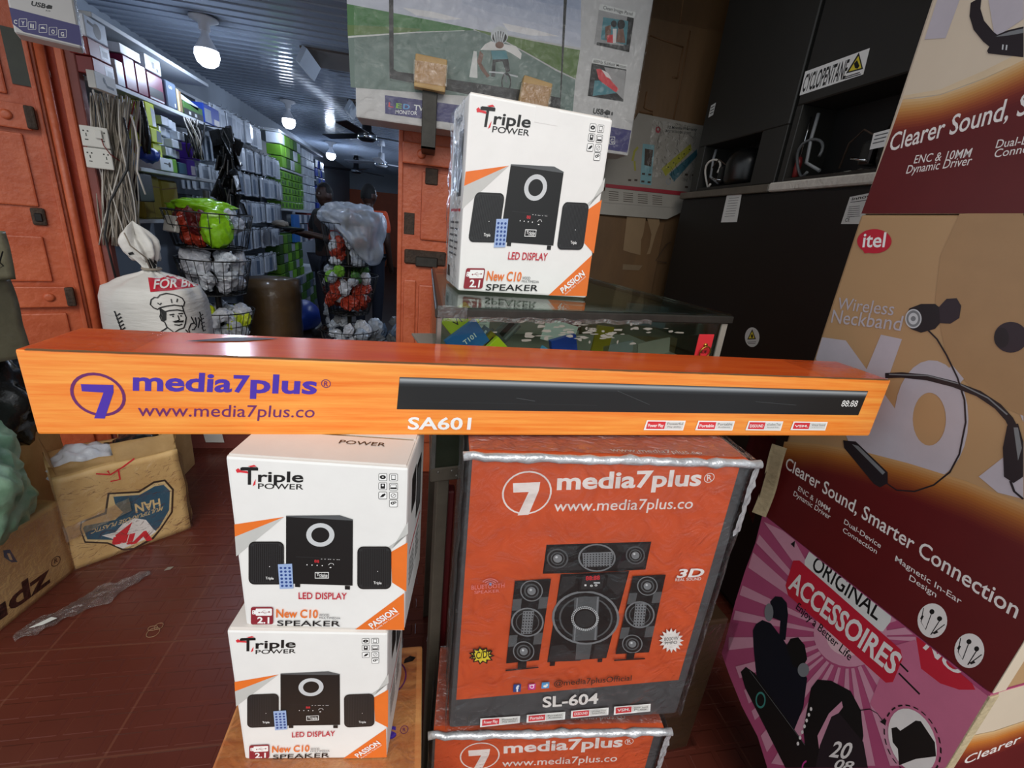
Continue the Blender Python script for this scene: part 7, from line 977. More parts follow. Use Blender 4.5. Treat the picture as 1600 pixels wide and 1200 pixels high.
tag(blob('plastic_bag', (-1.56, 1.80, 0.66), (0.2, 0.17, 0.2), 'black_bag', 31, 0.25), 'big dark plastic bag between the green sack and the orange door', 'plastic bag')
tag(crumple_box(0.32, 0.3, 0.5, 'card_kraft', 0.01, 15).obj('crumpled_carton', None, loc=(-1.80, 1.75, 0.0), rotz=r(12)), 'kraft carton behind the pile, underneath the dark plastic bag', 'carton')
p1 = thing('wrapped_parcel', 'grey-green film-wrapped parcel with a white disc, on top of the dark bag', 'parcel', (-1.47, 1.50, 0.84), r(62))
crumple_box(0.30, 0.28, 0.27, 'parcel_wrap', 0.014, 25).obj('parcel', p1)
MB().grid(12, 12, lambda u, v: Vector((0.3 * u, -0.02 - 0.006 * nz((u * 6, v * 6, 1)), 0.27 * v)), 'film').obj('plastic_wrap', p1)
art([('part', 'disc_print'), ('e', 'navy', [84, 150, 40, 0, 0, 40], 0), ('e', 'white', [84, 150, 34, 0, 0, 34], 0)], p1, (0, -0.016, 0), X, Z)
p2 = thing('wrapped_parcel', 'grey-green film-wrapped parcel with scrawled black writing, topmost of the left pile', 'parcel', (-1.47, 1.50, 1.105), r(58))
crumple_box(0.31, 0.26, 0.15, 'parcel_wrap', 0.014, 45).obj('parcel', p2)
art([('part', 'handwriting'), ('l', 'ink', 0.004, [245, 40, 262, 75, 278, 45, 262, 35, 285, 90]), ('l', 'ink', 0.004, [200, 40, 215, 80, 225, 38]), ('l', 'ink', 0.004, [150, 50, 180, 70, 160, 88])], p2, (0, -0.016, 0), X, Z)

# flour sack by the jamb
sk = thing('flour_sack', 'full white flour sack tied at the neck, printed with a moustached chef', 'sack', (-1.235, 2.37, 0.001))
def sack_pt(u, v):
    a = 2 * math.pi * u; z = v
    prof = [(0.4, 0.16), (0.445, 0.2), (0.475, 0.245), (0.55, 0.268), (0.7, 0.272), (0.84, 0.272), (0.95, 0.262), (1.0, 0.235), (1.03, 0.17), (1.05, 0.08), (1.062, 0.035), (1.085, 0.032), (1.105, 0.045), (1.14, 0.08), (1.18, 0.09), (1.215, 0.06), (1.245, 0.0)]
    zmax = 1.245
    zz = 0.445 + z * 0.8
    for (z0, r0), (z1, r1) in zip(prof, prof[1:]):
        if z0 <= zz <= z1:
            t = (zz - z0) / (z1 - z0); rr = r0 + (r1 - r0) * t; break
    else: rr = 0
    wr = 0.012 * nz((math.cos(a) * 2, math.sin(a) * 2, zz * 3), 1.3, 4) + (0.018 * math.sin(a * 9 + 2 * nz((zz, a, 0))) * max(0, min(1, (zz - 0.92) * 8)) * min(1, rr / 0.08))
    rr = max(0, rr + wr * min(1, rr / 0.03)); lean = 0.02 * max(0, zz - 0.9) / 0.3
    rr *= 0.72
    rr *= 1.0 / (abs(math.cos(a)) ** 3 + abs(math.sin(a)) ** 3) ** (1 / 3) if zz < 1.0 else 1.0
    return Vector((rr * math.cos(a) * 1.0 + 0.01 * zz - (0.05 * (zz - 1.05) / 0.2 if zz > 1.05 else 0), rr * math.sin(a) * 0.85, zz * 1.01 + (0.03 * math.cos(a * 3) if zz > 1.13 else 0)))
mb = MB(); mb.grid(64, 72, sack_pt, 'sack_white', wrap=True); so = mb.obj('sack', sk)
mb = MB(); mb.tube([(0.01 + 0.034 * math.cos(a), 0.034 * math.sin(a), 1.084) for a in [i * 2 * math.pi / 16 for i in range(16)]], 0.006, 'cable_grey', 6, closed=True); mb.tube([(0.02, -0.03, 1.088), (0.03, -0.07, 1.14), (0.0, -0.11, 1.19), (-0.02, -0.10, 1.24)], 0.003, 'cable_grey', 5); mb.obj('tie_cord', sk)
bt = bvh_of(so); se = (Vector((0, 0, 1.42)) - sk.location,)
art([i for i in ART['sack'] if i[0] != 't'], sk, (0.0, -0.4, 0), X, Z, drape=(bt, se, 0.0025), step=0.00002)
art([('part', 'lettering')] + [i for i in ART['sack'] if i[0] == 't'], sk, (0.0, -0.4, 0), X, Z, drape=(bt, se, 0.006), step=0.00002)

kt = thing('kraft_carton', 'plain carton on the ground carrying the white flour sack', 'carton', (-1.42, 2.24, 0.0)); carton_mesh(0.19, 0.26, 0.445, 'card_kraft', 'card_kraft').obj('carton', kt)
# litter on the floor
def wrap_pt(u, v):
    c = Vector((-1.275 + 0.25 * u, 1.36 + 0.28 * u, 0)); wd = (0.045 + 0.03 * nz((u * 4, 1, 0))) * math.sin(0.35 + u * 2.5)
    q = c + Vector((0.7, -0.7, 0)) * wd * (v - 0.5) * 2 * (1 + 0.4 * nz((u * 9, v * 3, 2)))
    q.z = 0.003 + 0.02 * abs(nz((u * 8, v * 4, 1))) + 0.008 * abs(nz((u * 22, v * 9, 5))); return q
lt = tag(MB().grid(48, 22, wrap_pt, 'film_wrapper').obj('clear_wrapper'), 'crumpled clear plastic wrapper lying on the maroon floor by the cartons', 'wrapper')
def scrap(name, label, cat, pts, k, z=0.002, h=0.0015):
    mb = MB(); mb.prism(pts, h, k, (Vector((0, 0, z + h)), X, Y, Z)); return tag(mb.obj(name), label, cat)
scrap('paper_scrap', 'tiny white paper scrap on the clear wrapper on the floor', 'paper scrap', [(-1.245, 1.385), (-1.215, 1.395), (-1.19, 1.42), (-1.21, 1.425)], 'paper', 0.02)
scrap('paper_scrap', 'small white scrap on the ribbed floor beside the kraft carton with blue label', 'paper scrap', [(-1.27, 2.39), (-1.235, 2.39), (-1.23, 2.43), (-1.265, 2.435)], 'paper')
scrap('paper_scrap', 'tiny grey scrap lying alone on the maroon floor', 'paper scrap', [(-0.98, 1.65), (-0.96, 1.655), (-0.955, 1.67), (-0.975, 1.668)], 'cable_grey')
scrap('dry_leaf', 'dry olive leaf lying on the shop threshold', 'leaf', [(-1.46, 2.61), (-1.43, 2.635), (-1.40, 2.625), (-1.38, 2.61), (-1.41, 2.595)], 'leaf', 0.003)
scrap('paper_scrap', 'small white triangle of paper by the dry leaf', 'paper scrap', [(-1.50, 2.58), (-1.46, 2.60), (-1.49, 2.56)], 'paper')
pc = tag(MB().grid(4, 8, lambda u, v: Vector((-1.26 + 0.1 * u + 0.015 * v, 2.683 - 0.006 * v + (0.05 * (1 - v * 3) if v < 0.33 else 0), 0.112 if v < 0.33 else 0.112 - 0.1 * (v - 0.33))), 'paper').obj('paper_sheet'), 'white paper sheet draped over the edge of the shop step', 'paper')
mb = MB(); 
for cx, cy, rx, ry in ((-0.87, 1.35, 0.018, 0.02), (-0.865, 1.375, 0.012, 0.014), (-0.88, 1.368, 0.014, 0.01)): mb.tube([(cx + rx * math.cos(a), cy + ry * math.sin(a), 0.0025 + 0.001 * math.sin(3 * a)) for a in [i * 2 * math.pi / 18 for i in range(18)]], 0.001, 'rubber', 5, closed=True)
tag(mb.obj('rubber_band'), 'twisted rubber band lying on the maroon floor', 'rubber band')

# ------------------------------------------------------------------ shop fittings: sockets, cables, lamps, fans
sp = thing('socket_panel', 'white double socket plate screwed to the left door jamb', 'socket plate', (-1.412 * 1.11, 2.385 * 1.11, 1.42 + 0.148 * 1.11), r(12)); sp.scale = (1.11, 1.11, 1.11)
MB().b2((0.01, 0.0, -0.07), (0.082, 0.04, 0.066), 'socket_white', 0.003).obj('back_box', sp)
for dz in (0.0, -0.082):
    mb = MB(); mb.b2((0, -0.012, dz), (0.092, 0.0, dz + 0.078), 'socket_white', 0.004, 2); plate = mb.obj('plate', sp)
    for x in (0.018, 0.072):
        mb = MB()
        for px, pz, w, h in ((-0.006, 0.058, 0.005, 0.005), (0.008, 0.058, 0.005, 0.005), (0.001, 0.044, 0.003, 0.012), (0.0, 0.026, 0.011, 0.0035)): mb.b2((x + px - w / 2, -0.0128, dz + pz - h / 2), (x + px + w / 2, -0.0118, dz + pz + h / 2), 'fridge_hole')
        mb.obj('pin_pattern', plate)
mb = MB(); mb.b2((0.05, -0.024, 0.034), (0.074, -0.012, 0.066), 'socket_white', 0.003, 2); mb.tube([(0.07, -0.02, 0.036), (0.074, -0.022, 0.01), (0.09, -0.02, -0.02), (0.12, 0.02, -0.05)], 0.002, 'cable_red', 6); pg = tag(mb.obj('plug', None, loc=sp.location, rotz=r(12)), 'white plug in the upper socket of the plate on the jamb', 'plug'); pg.scale = sp.scale
mb = MB()
for i in range(90):
    x0 = -1.53 + 0.16 * random.random(); y0 = 2.68 + 0.08 * random.random(); zt = 1.78 + 0.05 * random.random(); x1 = -1.59 + 0.14 * random.random()
    pts = [(x0 + (x1 - x0) * t + 0.016 * math.sin(t * 5 + i), y0 + 0.012 * math.cos(t * 6 + i * 2), zt - (zt - 1.14) * t) for t in [j / 9 for j in range(10)]]
    mb.tube(pts, 0.0032, random.choice(['cable_grey', 'cable_grey', 'cable_grey', 'cable_white', 'cable_red' if i % 9 == 0 else 'cable_grey']), 5)
tag(mb.obj('hanging_cables'), 'thick bunch of grey phone cables hanging beside the left jamb', 'cables', kind='stuff')
mb = MB(); mb.tube([(-1.37, 2.62, 1.72), (-1.355, 2.6, 1.62), (-1.37, 2.58, 1.5), (-1.46, 2.57, 1.35), (-1.5, 2.56, 1.2), (-1.49, 2.57, 0.95)], 0.005, 'dgrey', 7); tag(mb.obj('power_cable'), 'single dark power cable curving across the hanging grey cables', 'cable')
mb = MB(); mb.tube([(-1.36, 2.66, 1.74), (-1.33, 2.62, 1.68), (-1.33, 2.62, 1.6), (-1.35, 2.62, 1.5), (-1.33, 2.62, 1.4)], 0.004, 'cable_white', 7); tag(mb.obj('power_cable'), 'white cable looping over the right edge of the hanging grey cables', 'cable')
# ceiling bulbs
def bulb(x, y, s, label, power):
    t = thing('light_bulb', label, 'light bulb', (x, y, 2.392), 0, 'lit bulbs on the shop ceiling')
    MB().lathe([(0, 0), (0.075 * s, 0), (0.075 * s, -0.01), (0.03 * s, -0.03), (0.03 * s, -0.06), (0.022 * s, -0.065)], (0, 0, 0), 'bulb_body', 24).obj('ceiling_rose', t)
    MB().lathe([(0.02 * s, -0.06), (0.022 * s, -0.09), (0.045 * s, -0.13), (0.062 * s, -0.16)], (0, 0, 0), 'bulb_body', 24).obj('heat_sink', t)
    MB().lathe([(0.062 * s, -0.16), (0.066 * s, -0.19), (0.055 * s, -0.225), (0.03 * s, -0.245), (0, -0.25)], (0, 0, 0), 'bulb_glow', 24).obj('diffuser', t)
    ld = bpy.data.lights.new('bulb_light', 'POINT'); ld.energy = power; ld.color = (0.66, 0.78, 1.0); ld.shadow_soft_size = 0.06 * s
    lo = bpy.data.objects.new('bulb_light', ld); COL.objects.link(lo); lo.parent = t; lo.location = (0, 0, -0.32)
bulb(-1.31, 3.45, 1.0, 'nearest and biggest lit bulb on the shop ceiling', 7)
bulb(-1.40, 5.5, 0.95, 'middle lit bulb on the shop ceiling, over the phone case racks', 3.5)
bulb(-1.50, 8.2, 1.1, 'farthest lit bulb on the shop ceiling', 22)
bulb(0.22, 4.4, 1.0, 'added bulb, unseen behind the television carton, evening out the shop light', 20)  # added out of sight to spread light along the left shelves
bulb(0.2, 7.0, 1.0, 'added bulb, unseen deep behind the orange column, evening out the shop light', 20)  # second added bulb, also unseen, lights the depth of the shop
for x, y, lb in ((-0.68, 3.85, 'dropped square hatch in the shop ceiling near the first bulb'), (-0.60, 5.2, 'dropped square hatch in the ceiling beside the black fan')):
    t = thing('ceiling_hatch', lb, 'hatch', (x, y, 2.39)); mb = MB(); mb.b2((-0.16, -0.2, -0.012), (0.3, 0.2, 0.0), 'wall_dark'); mb.obj('recess', t); MB().box((-0.15, 0.0, -0.05), (0.03, 0.42, 0.1), 'wall_grey', Matrix.Rotation(0.5, 3, 'Y')).obj('lip', t)
def fan(x, y, z, k, s, label, rot):
    t = thing('ceiling_fan', label, 'ceiling fan', (x, y, z), rot, 'ceiling fans in the shop')
    MB().tube([(0, 0, 0.04), (0, 0, 2.39 - z)], 0.011 * s, k, 8).obj('rod', t)
    MB().lathe([(0, 0.07), (0.035, 0.07), (0.05, 0.02), (0.05, -0.0), (0, 0.0)], (0, 0, 2.32 - z), k, 16).obj('canopy', t)
    MB().lathe([(0, -0.05), (0.07 * s, -0.05), (0.1 * s, -0.03), (0.1 * s, 0.01), (0.05 * s, 0.04), (0.045 * s, 0.13), (0, 0.13)], (0, 0, 0), k, 24, ks=[k, k, 'chrome', k, k, k]).obj('motor', t)
    for i in range(3):
        a = i * 2 * math.pi / 3; mb = MB(); mb.box((0.37 * s * math.cos(a), 0.37 * s * math.sin(a), 0.0), (0.6 * s, 0.12 * s, 0.008), k, Matrix.Rotation(a, 3, 'Z') @ Matrix.Rotation(0.2, 3, 'X'), 0.003); mb.obj('blade', t)
fan(-0.62, 5.3, 2.15, 'fan_black', 0.95, 'black ceiling fan hanging nearest to the orange column', 0.3)
fan(-1.32, 9.6, 2.14, 'fan_black', 1.0, 'small-looking far ceiling fan with a chromed rod, beyond the bulbs', 0.9)
fan(-0.66, 7.3, 2.1, 'fan_white', 0.9, 'white ceiling fan behind the black one', 0.5)

# ------------------------------------------------------------------ shelving and goods on the shop's left wall
def shelf(y0, y1, z, label, x1=-1.5):
    return tag(MB().b2((-1.945, y0, z - 0.02), (x1, y1, z), 'shelf_white', 0.002).obj('wall_shelf'), label, 'shelf')
shelf(2.75, 3.92, 2.145, 'white top shelf board just under the ceiling, first bay'); shelf(2.75, 4.07, 1.89, 'white second shelf board carrying red and maroon boxes'); shelf(2.95, 3.88, 1.533, 'white third shelf board carrying yellow-lidded boxes')
shelf(3.95, 5.5, 2.12, 'long white ledge above the phone case racks', -1.75); shelf(5.5, 7.6, 2.13, 'white top board above the green boxes')
def sbox(name, label, cat, x0, y0, z0, d, k, art_items=None, group=None):
    t = thing(name, label, cat, (x0, y0, z0), math.pi / 2, group)   # local X runs into the shop, the face looks at the passage
    MB().b2((0, 0, 0), d, k, min(d) * 0.05).obj('box', t)
    if art_items: art(art_items, t, (0, 0, 0), X, Z)
    return t
HP = [('part', 'picture_print'), ('p', 'pwhite', [6, 6, 120, 6, 120, 90, 6, 90]), ('e', 'ink', [70, 45, 30, 0, 0, 30], 0.6), ('l', 'ink', 0.008, [45, 40, 20, 70])]
def bx(name, label, cat, y0, y1, z0, z1, k, items=None, x=-1.5, dep=0.2, group=None):
    return sbox(name, label, cat, x, y0, z0, (y1 - y0, dep, z1 - z0), k, items, group)
bx('headphone_box', 'white box picturing a black headphone, highest at the jamb end of the second shelf', 'headphone box', 2.69, 2.84, 2.035, 2.12, 'pack_pale', [('part', 'picture_print'), ('e', 'ink', [80, 40, 26, 0, 0, 30], 0.0), ('l', 'ink', 0.012, [20, 62, 60, 55])], dep=0.08)
bx('gadget_box', 'dark red box with a small grey picture, upper one of two by the jamb', 'gadget box', 2.69, 2.84, 1.962, 2.033, 'red_box', [('part', 'picture_print'), ('p', 'silver', [78, 8, 145, 8, 145, 60, 78, 60]), ('p', 'dgrey', [90, 20, 130, 20, 130, 45, 90, 45])], dep=0.08)
bx('gadget_box', 'dark red box with a small grey picture, lower one of two by the jamb', 'gadget box', 2.70, 2.85, 1.892, 1.960, 'red_box', [('part', 'picture_print'), ('p', 'silver', [82, 8, 145, 8, 145, 58, 82, 55]), ('p', 'dgrey', [95, 15, 135, 15, 135, 40, 95, 40])], dep=0.08)
bx('gadget_box', 'narrow white box standing between the dark red and the maroon boxes', 'gadget box', 2.87, 2.93, 1.892, 2.0, 'pack_pale', dep=0.04)
bx('gadget_box', 'flat white box lying on top of the maroon boxes', 'gadget box', 2.93, 3.10, 2.042, 2.085, 'pack_pale', dep=0.1)
bx('gadget_box', 'maroon box, first of three standing on the second shelf', 'gadget box', 2.94, 3.035, 1.892, 2.04, 'maroon_box', None, dep=0.1, group='maroon boxes on the second shelf')
bx('gadget_box', 'maroon box, middle of three standing on the second shelf', 'gadget box', 3.04, 3.135, 1.892, 2.035, 'maroon_box', None, group='maroon boxes on the second shelf')
bx('gadget_box', 'maroon box with a picture, last of three on the second shelf', 'gadget box', 3.14, 3.30, 1.892, 2.025, 'maroon_box', [('part', 'picture_print'), ('p', 'dgrey', [10, 15, 150, 15, 150, 60, 10, 60]), ('p', 'silver', [10, 4, 150, 4, 150, 12, 10, 12])], group='maroon boxes on the second shelf')
bx('gadget_box', 'pale box with small dark icons above the third maroon box', 'gadget box', 3.14, 3.30, 2.03, 2.105, 'pack_pale', [('part', 'picture_print'), ('p', 'ink', [70, 20, 92, 20, 92, 50, 70, 50]), ('p', 'ink', [110, 12, 128, 12, 128, 28, 110, 28])])
bx('gadget_box', 'grey-blue box with white marks standing on the second shelf', 'gadget box', 3.33, 3.445, 1.892, 2.03, 'steel_blue', [('part', 'picture_print'), ('t', 'GO', 'pwhite', [30, 100, 40, 0, 0, 14], 0.02), ('p', 'pwhite', [80, 10, 90, 10, 90, 30, 80, 30])])
bx('gadget_box', 'thin tan box standing right after the grey-blue box', 'gadget box', 3.45, 3.475, 1.892, 2.01, 'cardlt')
bx('gadget_box', 'brown thin box squeezed beside the thin tan one', 'gadget box', 3.478, 3.505, 1.892, 2.005, 'papertan')
bx('gadget_box', 'green and black box lying near the end of the second shelf', 'gadget box', 3.52, 3.78, 1.892, 1.965, 'green_dark', [('part', 'picture_print'), ('p', 'ink', [0, 0, 260, 0, 260, 34, 0, 34]), ('p', 'silver', [60, 6, 90, 6, 90, 24, 60, 24]), ('p', 'silver', [140, 6, 170, 6, 170, 24, 140, 24])])
tip = bx('gadget_box', 'white flat box tipped over the green and black one', 'gadget box', 3.50, 3.72, 1.968, 1.995, 'pack_pale'); tip.rotation_euler[1] = 0.12
bx('gadget_box', 'dark blue box with pale panels, last on the second shelf', 'gadget box', 3.80, 4.05, 1.892, 2.01, 'blue_box', [('part', 'picture_print'), ('p', 'pack_grey', [8, 8, 110, 8, 110, 90, 8, 90]), ('p', 'pwhite', [150, 8, 240, 8, 240, 45, 150, 45])])
bx('extension_board', 'white extension board with a black plug, hung over the cables', 'extension board', 2.49, 2.63, 1.805, 1.87, 'socket_white', [('part', 'socket_print'), ('l', 'ink', 0.01, [60, 40, 75, 22, 120, 20]), ('e', 'ink', [60, 42, 8, 0, 0, 12], 0)], x=-1.385, dep=0.03)
bx('gadget_box', 'tall yellow pack hanging under the second shelf, first of the yellow ones', 'gadget box', 3.08, 3.17, 1.75, 1.868, 'yellow_box', [('part', 'picture_print'), ('p', 'pack_grey', [50, 6, 86, 6, 86, 90, 50, 100])], dep=0.12)
bx('gadget_box', 'yellow and grey-green pack below the tall yellow one', 'gadget box', 3.10, 3.21, 1.675, 1.745, 'yellow_box', [('part', 'picture_print'), ('p', 'steel_blue', [50, 6, 104, 6, 104, 60, 60, 66])], dep=0.12)
bx('gadget_box', 'yellow box with a black dot above the white earbud box', 'gadget box', 3.12, 3.21, 1.605, 1.67, 'yellow_box', [('part', 'picture_print'), ('e', 'ink', [60, 25, 10, 0, 0, 14], 0)], x=-1.51, dep=0.1)
bx('gadget_box', 'white box picturing a black earbud at the edge of the third shelf', 'gadget box', 3.12, 3.26, 1.535, 1.603, 'pack_pale', [('part', 'picture_print'), ('e', 'ink', [100, 36, 14, 0, 0, 14], 0), ('l', 'ink', 0.006, [40, 40, 90, 38])], x=-1.485, dep=0.12)
bx('gadget_box', 'small green and yellow box beside the white earbud box', 'gadget box', 3.27, 3.34, 1.535, 1.61, 'green_box', dep=0.12)
for a in range(4):
    for b_ in range(3):
        bx('charger_pack', 'grey and white charger pack stacked under the second shelf', 'charger pack', 3.23 + 0.085 * b_, 3.31 + 0.085 * b_, 1.622 + 0.053 * a, 1.668 + 0.053 * a, ['pack_grey', 'pack_pale', 'pack_white'][(a + b_) % 3], None, x=-1.5 - 0.02 * ((a * 2 + b_) % 3), dep=0.1, group='grey and white charger packs under the second shelf')
bx('gadget_box', 'violet box standing on the third shelf before the black pouches', 'gadget box', 3.47, 3.58, 1.535, 1.63, 'purple_box', [('part', 'picture_print'), ('p', 'lilac', [45, 6, 100, 6, 100, 60, 45, 60])], dep=0.12)
bx('gadget_box', 'violet box higher up, nearer the black pouches', 'gadget box', 3.56, 3.66, 1.635, 1.73, 'purple_box', dep=0.12)
bx('gadget_box', 'teal blue box low on the third shelf', 'gadget box', 3.36, 3.46, 1.535, 1.60, 'bluelab', dep=0.12)
bx('kraft_box', 'olive-brown carton on the lowest shelf of the first bay, taped across', 'carton', 3.12, 3.32, 1.262, 1.50, 'olive_box', [('part', 'flap_print'), ('l', 'seam_dark', 0.006, [0, 180, 200, 180]), ('l', 'seam_dark', 0.005, [100, 0, 100, 235])], x=-1.6, dep=0.25)
bx('kraft_box', 'olive-brown carton behind the lime green film packs', 'carton', 3.33, 3.53, 1.262, 1.49, 'olive_box', [('part', 'flap_print'), ('l', 'seam_dark', 0.006, [0, 170, 200, 190])], x=-1.6, dep=0.25)
shelf(2.95, 3.88, 1.26, 'lowest shelf board of the first bay, under the olive cartons', -1.58)
bx('gadget_box', 'navy film-wrapped pack hanging by the lower end of the cables', 'gadget box', 2.9, 3.04, 1.36, 1.5, 'navy', dep=0.08)
tag(blob('cloth_bundle', (-1.47, 2.98, 1.60), (0.045, 0.045, 0.04), 'blue_box', 51, 0.3, sub=3), 'bright blue bundle hanging beside the white earbud box', 'bundle')
tag(blob('cloth_bundle', (-1.45, 2.93, 1.72), (0.025, 0.025, 0.12), 'black_bag', 52, 0.3, sub=3), 'black bundle of leads hanging beside the yellow packs', 'bundle')
lead = MB()
for i in range(26):
    x0, y0 = -1.46 + 0.03 * random.random(), 3.44 + 0.12 * random.random(); lead.tube([(x0 + 0.02 * math.sin(t * 4 + i), y0 + 0.03 * math.sin(t * 3 + i * 2) , 1.86 - 0.22 * t) for t in [j / 7 for j in range(8)]], 0.004, 'cable_black' if i % 3 else 'cable_white', 5)
tag(lead.obj('earphone_leads'), 'tangle of black and white earphone leads under the second shelf', 'leads', kind='stuff')
# glossy black pouches hanging in a cluster
pm = None
for i in range(60):
    a = random.random()
    if pm is None:
        mb = MB(); mb.b2((-0.035, -0.006, -0.05), (0.035, 0.006, 0.05), 'black_bag', 0.005, 2); pm = mb.obj('accessory_pouch'); o = pm
        tag(o, 'glossy black accessory pouch in the cluster hanging before the phone case racks', 'pouch', 'glossy black pouches hanging before the phone case racks')
    else: o = pm.copy(); COL.objects.link(o)
    o.location = (-1.43 + 0.1 * random.random(), 3.68 + 0.2 * random.random(), 1.34 + 0.5 * i / 60); o.rotation_euler = (random.uniform(-0.4, 0.4), random.uniform(-0.5, 0.5), random.uniform(0.6, 2.4))

tag(MB().tube([(-1.385, 3.78, 1.868), (-1.38, 3.775, 1.6), (-1.39, 3.78, 1.33)], 0.004, 'cable_black', 6).tube([(-1.385, 3.78, 1.868), (-1.5, 3.78, 1.872)], 0.004, 'cable_black', 6).obj('hanging_cord'), 'black cord hanging from the second shelf, strung with the glossy black pouches', 'cord')
# phone case packs on hooks
variants = []
for k in ('pack_white', 'pack_grey', 'pack_pale'):
    mb = MB(); mb.b2((-0.008, -0.045, -0.085), (0.008, 0.045, 0.075), k, 0.006, 2); mb.b2((-0.003, -0.04, 0.075), (0.003, 0.04, 0.09), 'pack_pale'); mb.b2((0.008, -0.032, -0.07), (0.0086, 0.032, 0.05), 'pack_grey' if k != 'pack_grey' else 'steel_blue')
    me = mb.obj('phone_case_pack'); variants.append(me)
used = set()
ROWS = [(1.955, 3.99, 5.0), (1.745, 3.96, 5.45), (1.545, 3.94, 5.6), (1.325, 3.98, 5.45), (1.1, 4.08, 5.4), (0.86, 4.2, 5.2)]
ORD = ['top', 'second', 'third', 'fourth', 'fifth', 'lowest']
for ri, (zc, y0, y1) in enumerate(ROWS):
    n = int((y1 - y0) / 0.098)
    hr_ = thing('hook_rail', 'dark hook rail of the %s row of phone case packs' % ORD[ri], 'rail', (0, 0, 0)); MB().b2((-1.95, y0 - 0.02, zc + 0.075), (-1.93, y1, zc + 0.095), 'black_wire').obj('rail', hr_)
    for i in range(n):
        y = y0 + 0.05 + i * 0.098; deep = 9 if i == 0 else (3 if i < 4 else 2); MB().tube([(-1.94, y, zc + 0.083), (-1.48, y, zc + 0.083), (-1.475, y, zc + 0.095)], 0.003, 'chrome', 5).obj('hook', hr_)
        for j in range(deep):
            v = variants[(i * 5 + j * 3 + ri) % 3]
            if v.name not in used: o = v; used.add(v.name)
            else: o = v.copy(); COL.objects.link(o)
            o.location = (-1.515 - 0.03 * j + random.uniform(-0.012, 0.012), y, zc + random.uniform(-0.008, 0.008)); o.rotation_euler = (random.uniform(-0.04, 0.04), 0, random.uniform(-0.12, 0.12))
            tag(o, 'phone case pack hanging in the %s row of the white racks' % ORD[ri], 'phone case pack', 'phone case packs in the %s row' % ORD[ri])
# green, white and blue boxes farther in
def block(name, label, group, cat, y0, ny, dy, z0, nzz, dz, k, kinds=None, x=-1.5, depth=0.14, gap=0.9, inset=None):
    src = {}
    for a in range(nzz):
        for b in range(ny):
            kk = (kinds[(a * 3 + b) % len(kinds)] if kinds else k)
            if kk not in src:
                mb = MB(); mb.b2((-depth, 0, 0), (0, dy * gap, dz * gap), kk, 0.003)
                if inset: mb.b2((0, dy * 0.2, dz * 0.15), (0.001, dy * 0.7, dz * 0.7), inset)
                o = mb.obj(name); src[kk] = o
            else: o = src[kk].copy(); COL.objects.link(o)
            o.location = (x + random.uniform(-0.006, 0.006), y0 + b * dy, z0 + a * dz); tag(o, label, cat, group)
shelf(5.5, 7.6, 1.78, 'shelf board between the upper and the lower green boxes')
block('charger_box', 'small green box on the shelf behind the phone case racks, upper shelf', 'green boxes, upper shelf', 'charger box', 5.55, 5, 0.16, 1.785, 3, 0.11, 'green_box', ['green_box', 'green_dark', 'pack_pale', 'green_box'])
shelf(5.4, 7.6, 1.375, 'shelf board carrying the lower green boxes')
block('charger_box', 'small green box with dark front, on the shelf below the upper green boxes', 'green boxes, lower shelf', 'charger box', 5.45, 7, 0.13, 1.38, 5, 0.075, 'green_box', None, inset='green_dark')
block('gadget_box', 'white-grey box in the tall stack beyond the green boxes', 'white-grey boxes beyond the green ones', 'gadget box', 6.42, 4, 0.15, 1.385, 7, 0.1, 'pack_pale', ['pack_pale', 'pack_white'])
block('gadget_box', 'blue pack in the stack farthest along the left shelves', 'blue packs far along the shelves', 'gadget box', 7.1, 4, 0.14, 1.385, 6, 0.11, 'blue_box', ['blue_box', 'steel_blue'])
block('gadget_box', 'dark red pack hanging far along the left wall', 'dark red packs far along the wall', 'gadget box', 6.5, 4, 0.12, 1.02, 3, 0.11, 'red_box')
block('charger_box', 'green carton on the low shelf under the phone case racks', 'green cartons on the low shelf', 'charger box', 5.25, 6, 0.16, 0.62, 5, 0.1, 'green_box', ['green_box', 'green_dark', 'pack_grey', 'green_box', 'green_dark'])
shelf(5.2, 7.4, 0.615, 'low shelf board under the green cartons')
block('gadget_box', 'grey-green box stacked near the shop floor far inside', 'grey-green boxes near the shop floor', 'gadget box', 5.7, 7, 0.2, 0.105, 5, 0.1, 'steel_blue', ['green_dark', 'steel_blue', 'wall_grey', 'green_dark'])
block('gadget_box', 'pale pack hanging behind the person with the tray', 'pale packs behind the person with the tray', 'gadget box', 6.1, 5, 0.13, 1.0, 3, 0.11, 'pack_white', ['pack_white', 'steel_blue'])
sbox('gadget_box', 'bright blue flat pack hanging left of the person with the tray', 'gadget box', -1.47, 5.75, 1.02, (0.24, 0.03, 0.3), 'bluelab' if 0 else 'blue_phone')
tag(blob('plastic_bag', (-1.35, 5.35, 0.26), (0.2, 0.28, 0.17), 'blue_box', 61, 0.2, sub=3, flat=-0.155), 'dark blue bag slumped on the shop floor beyond the brown roll', 'plastic bag')
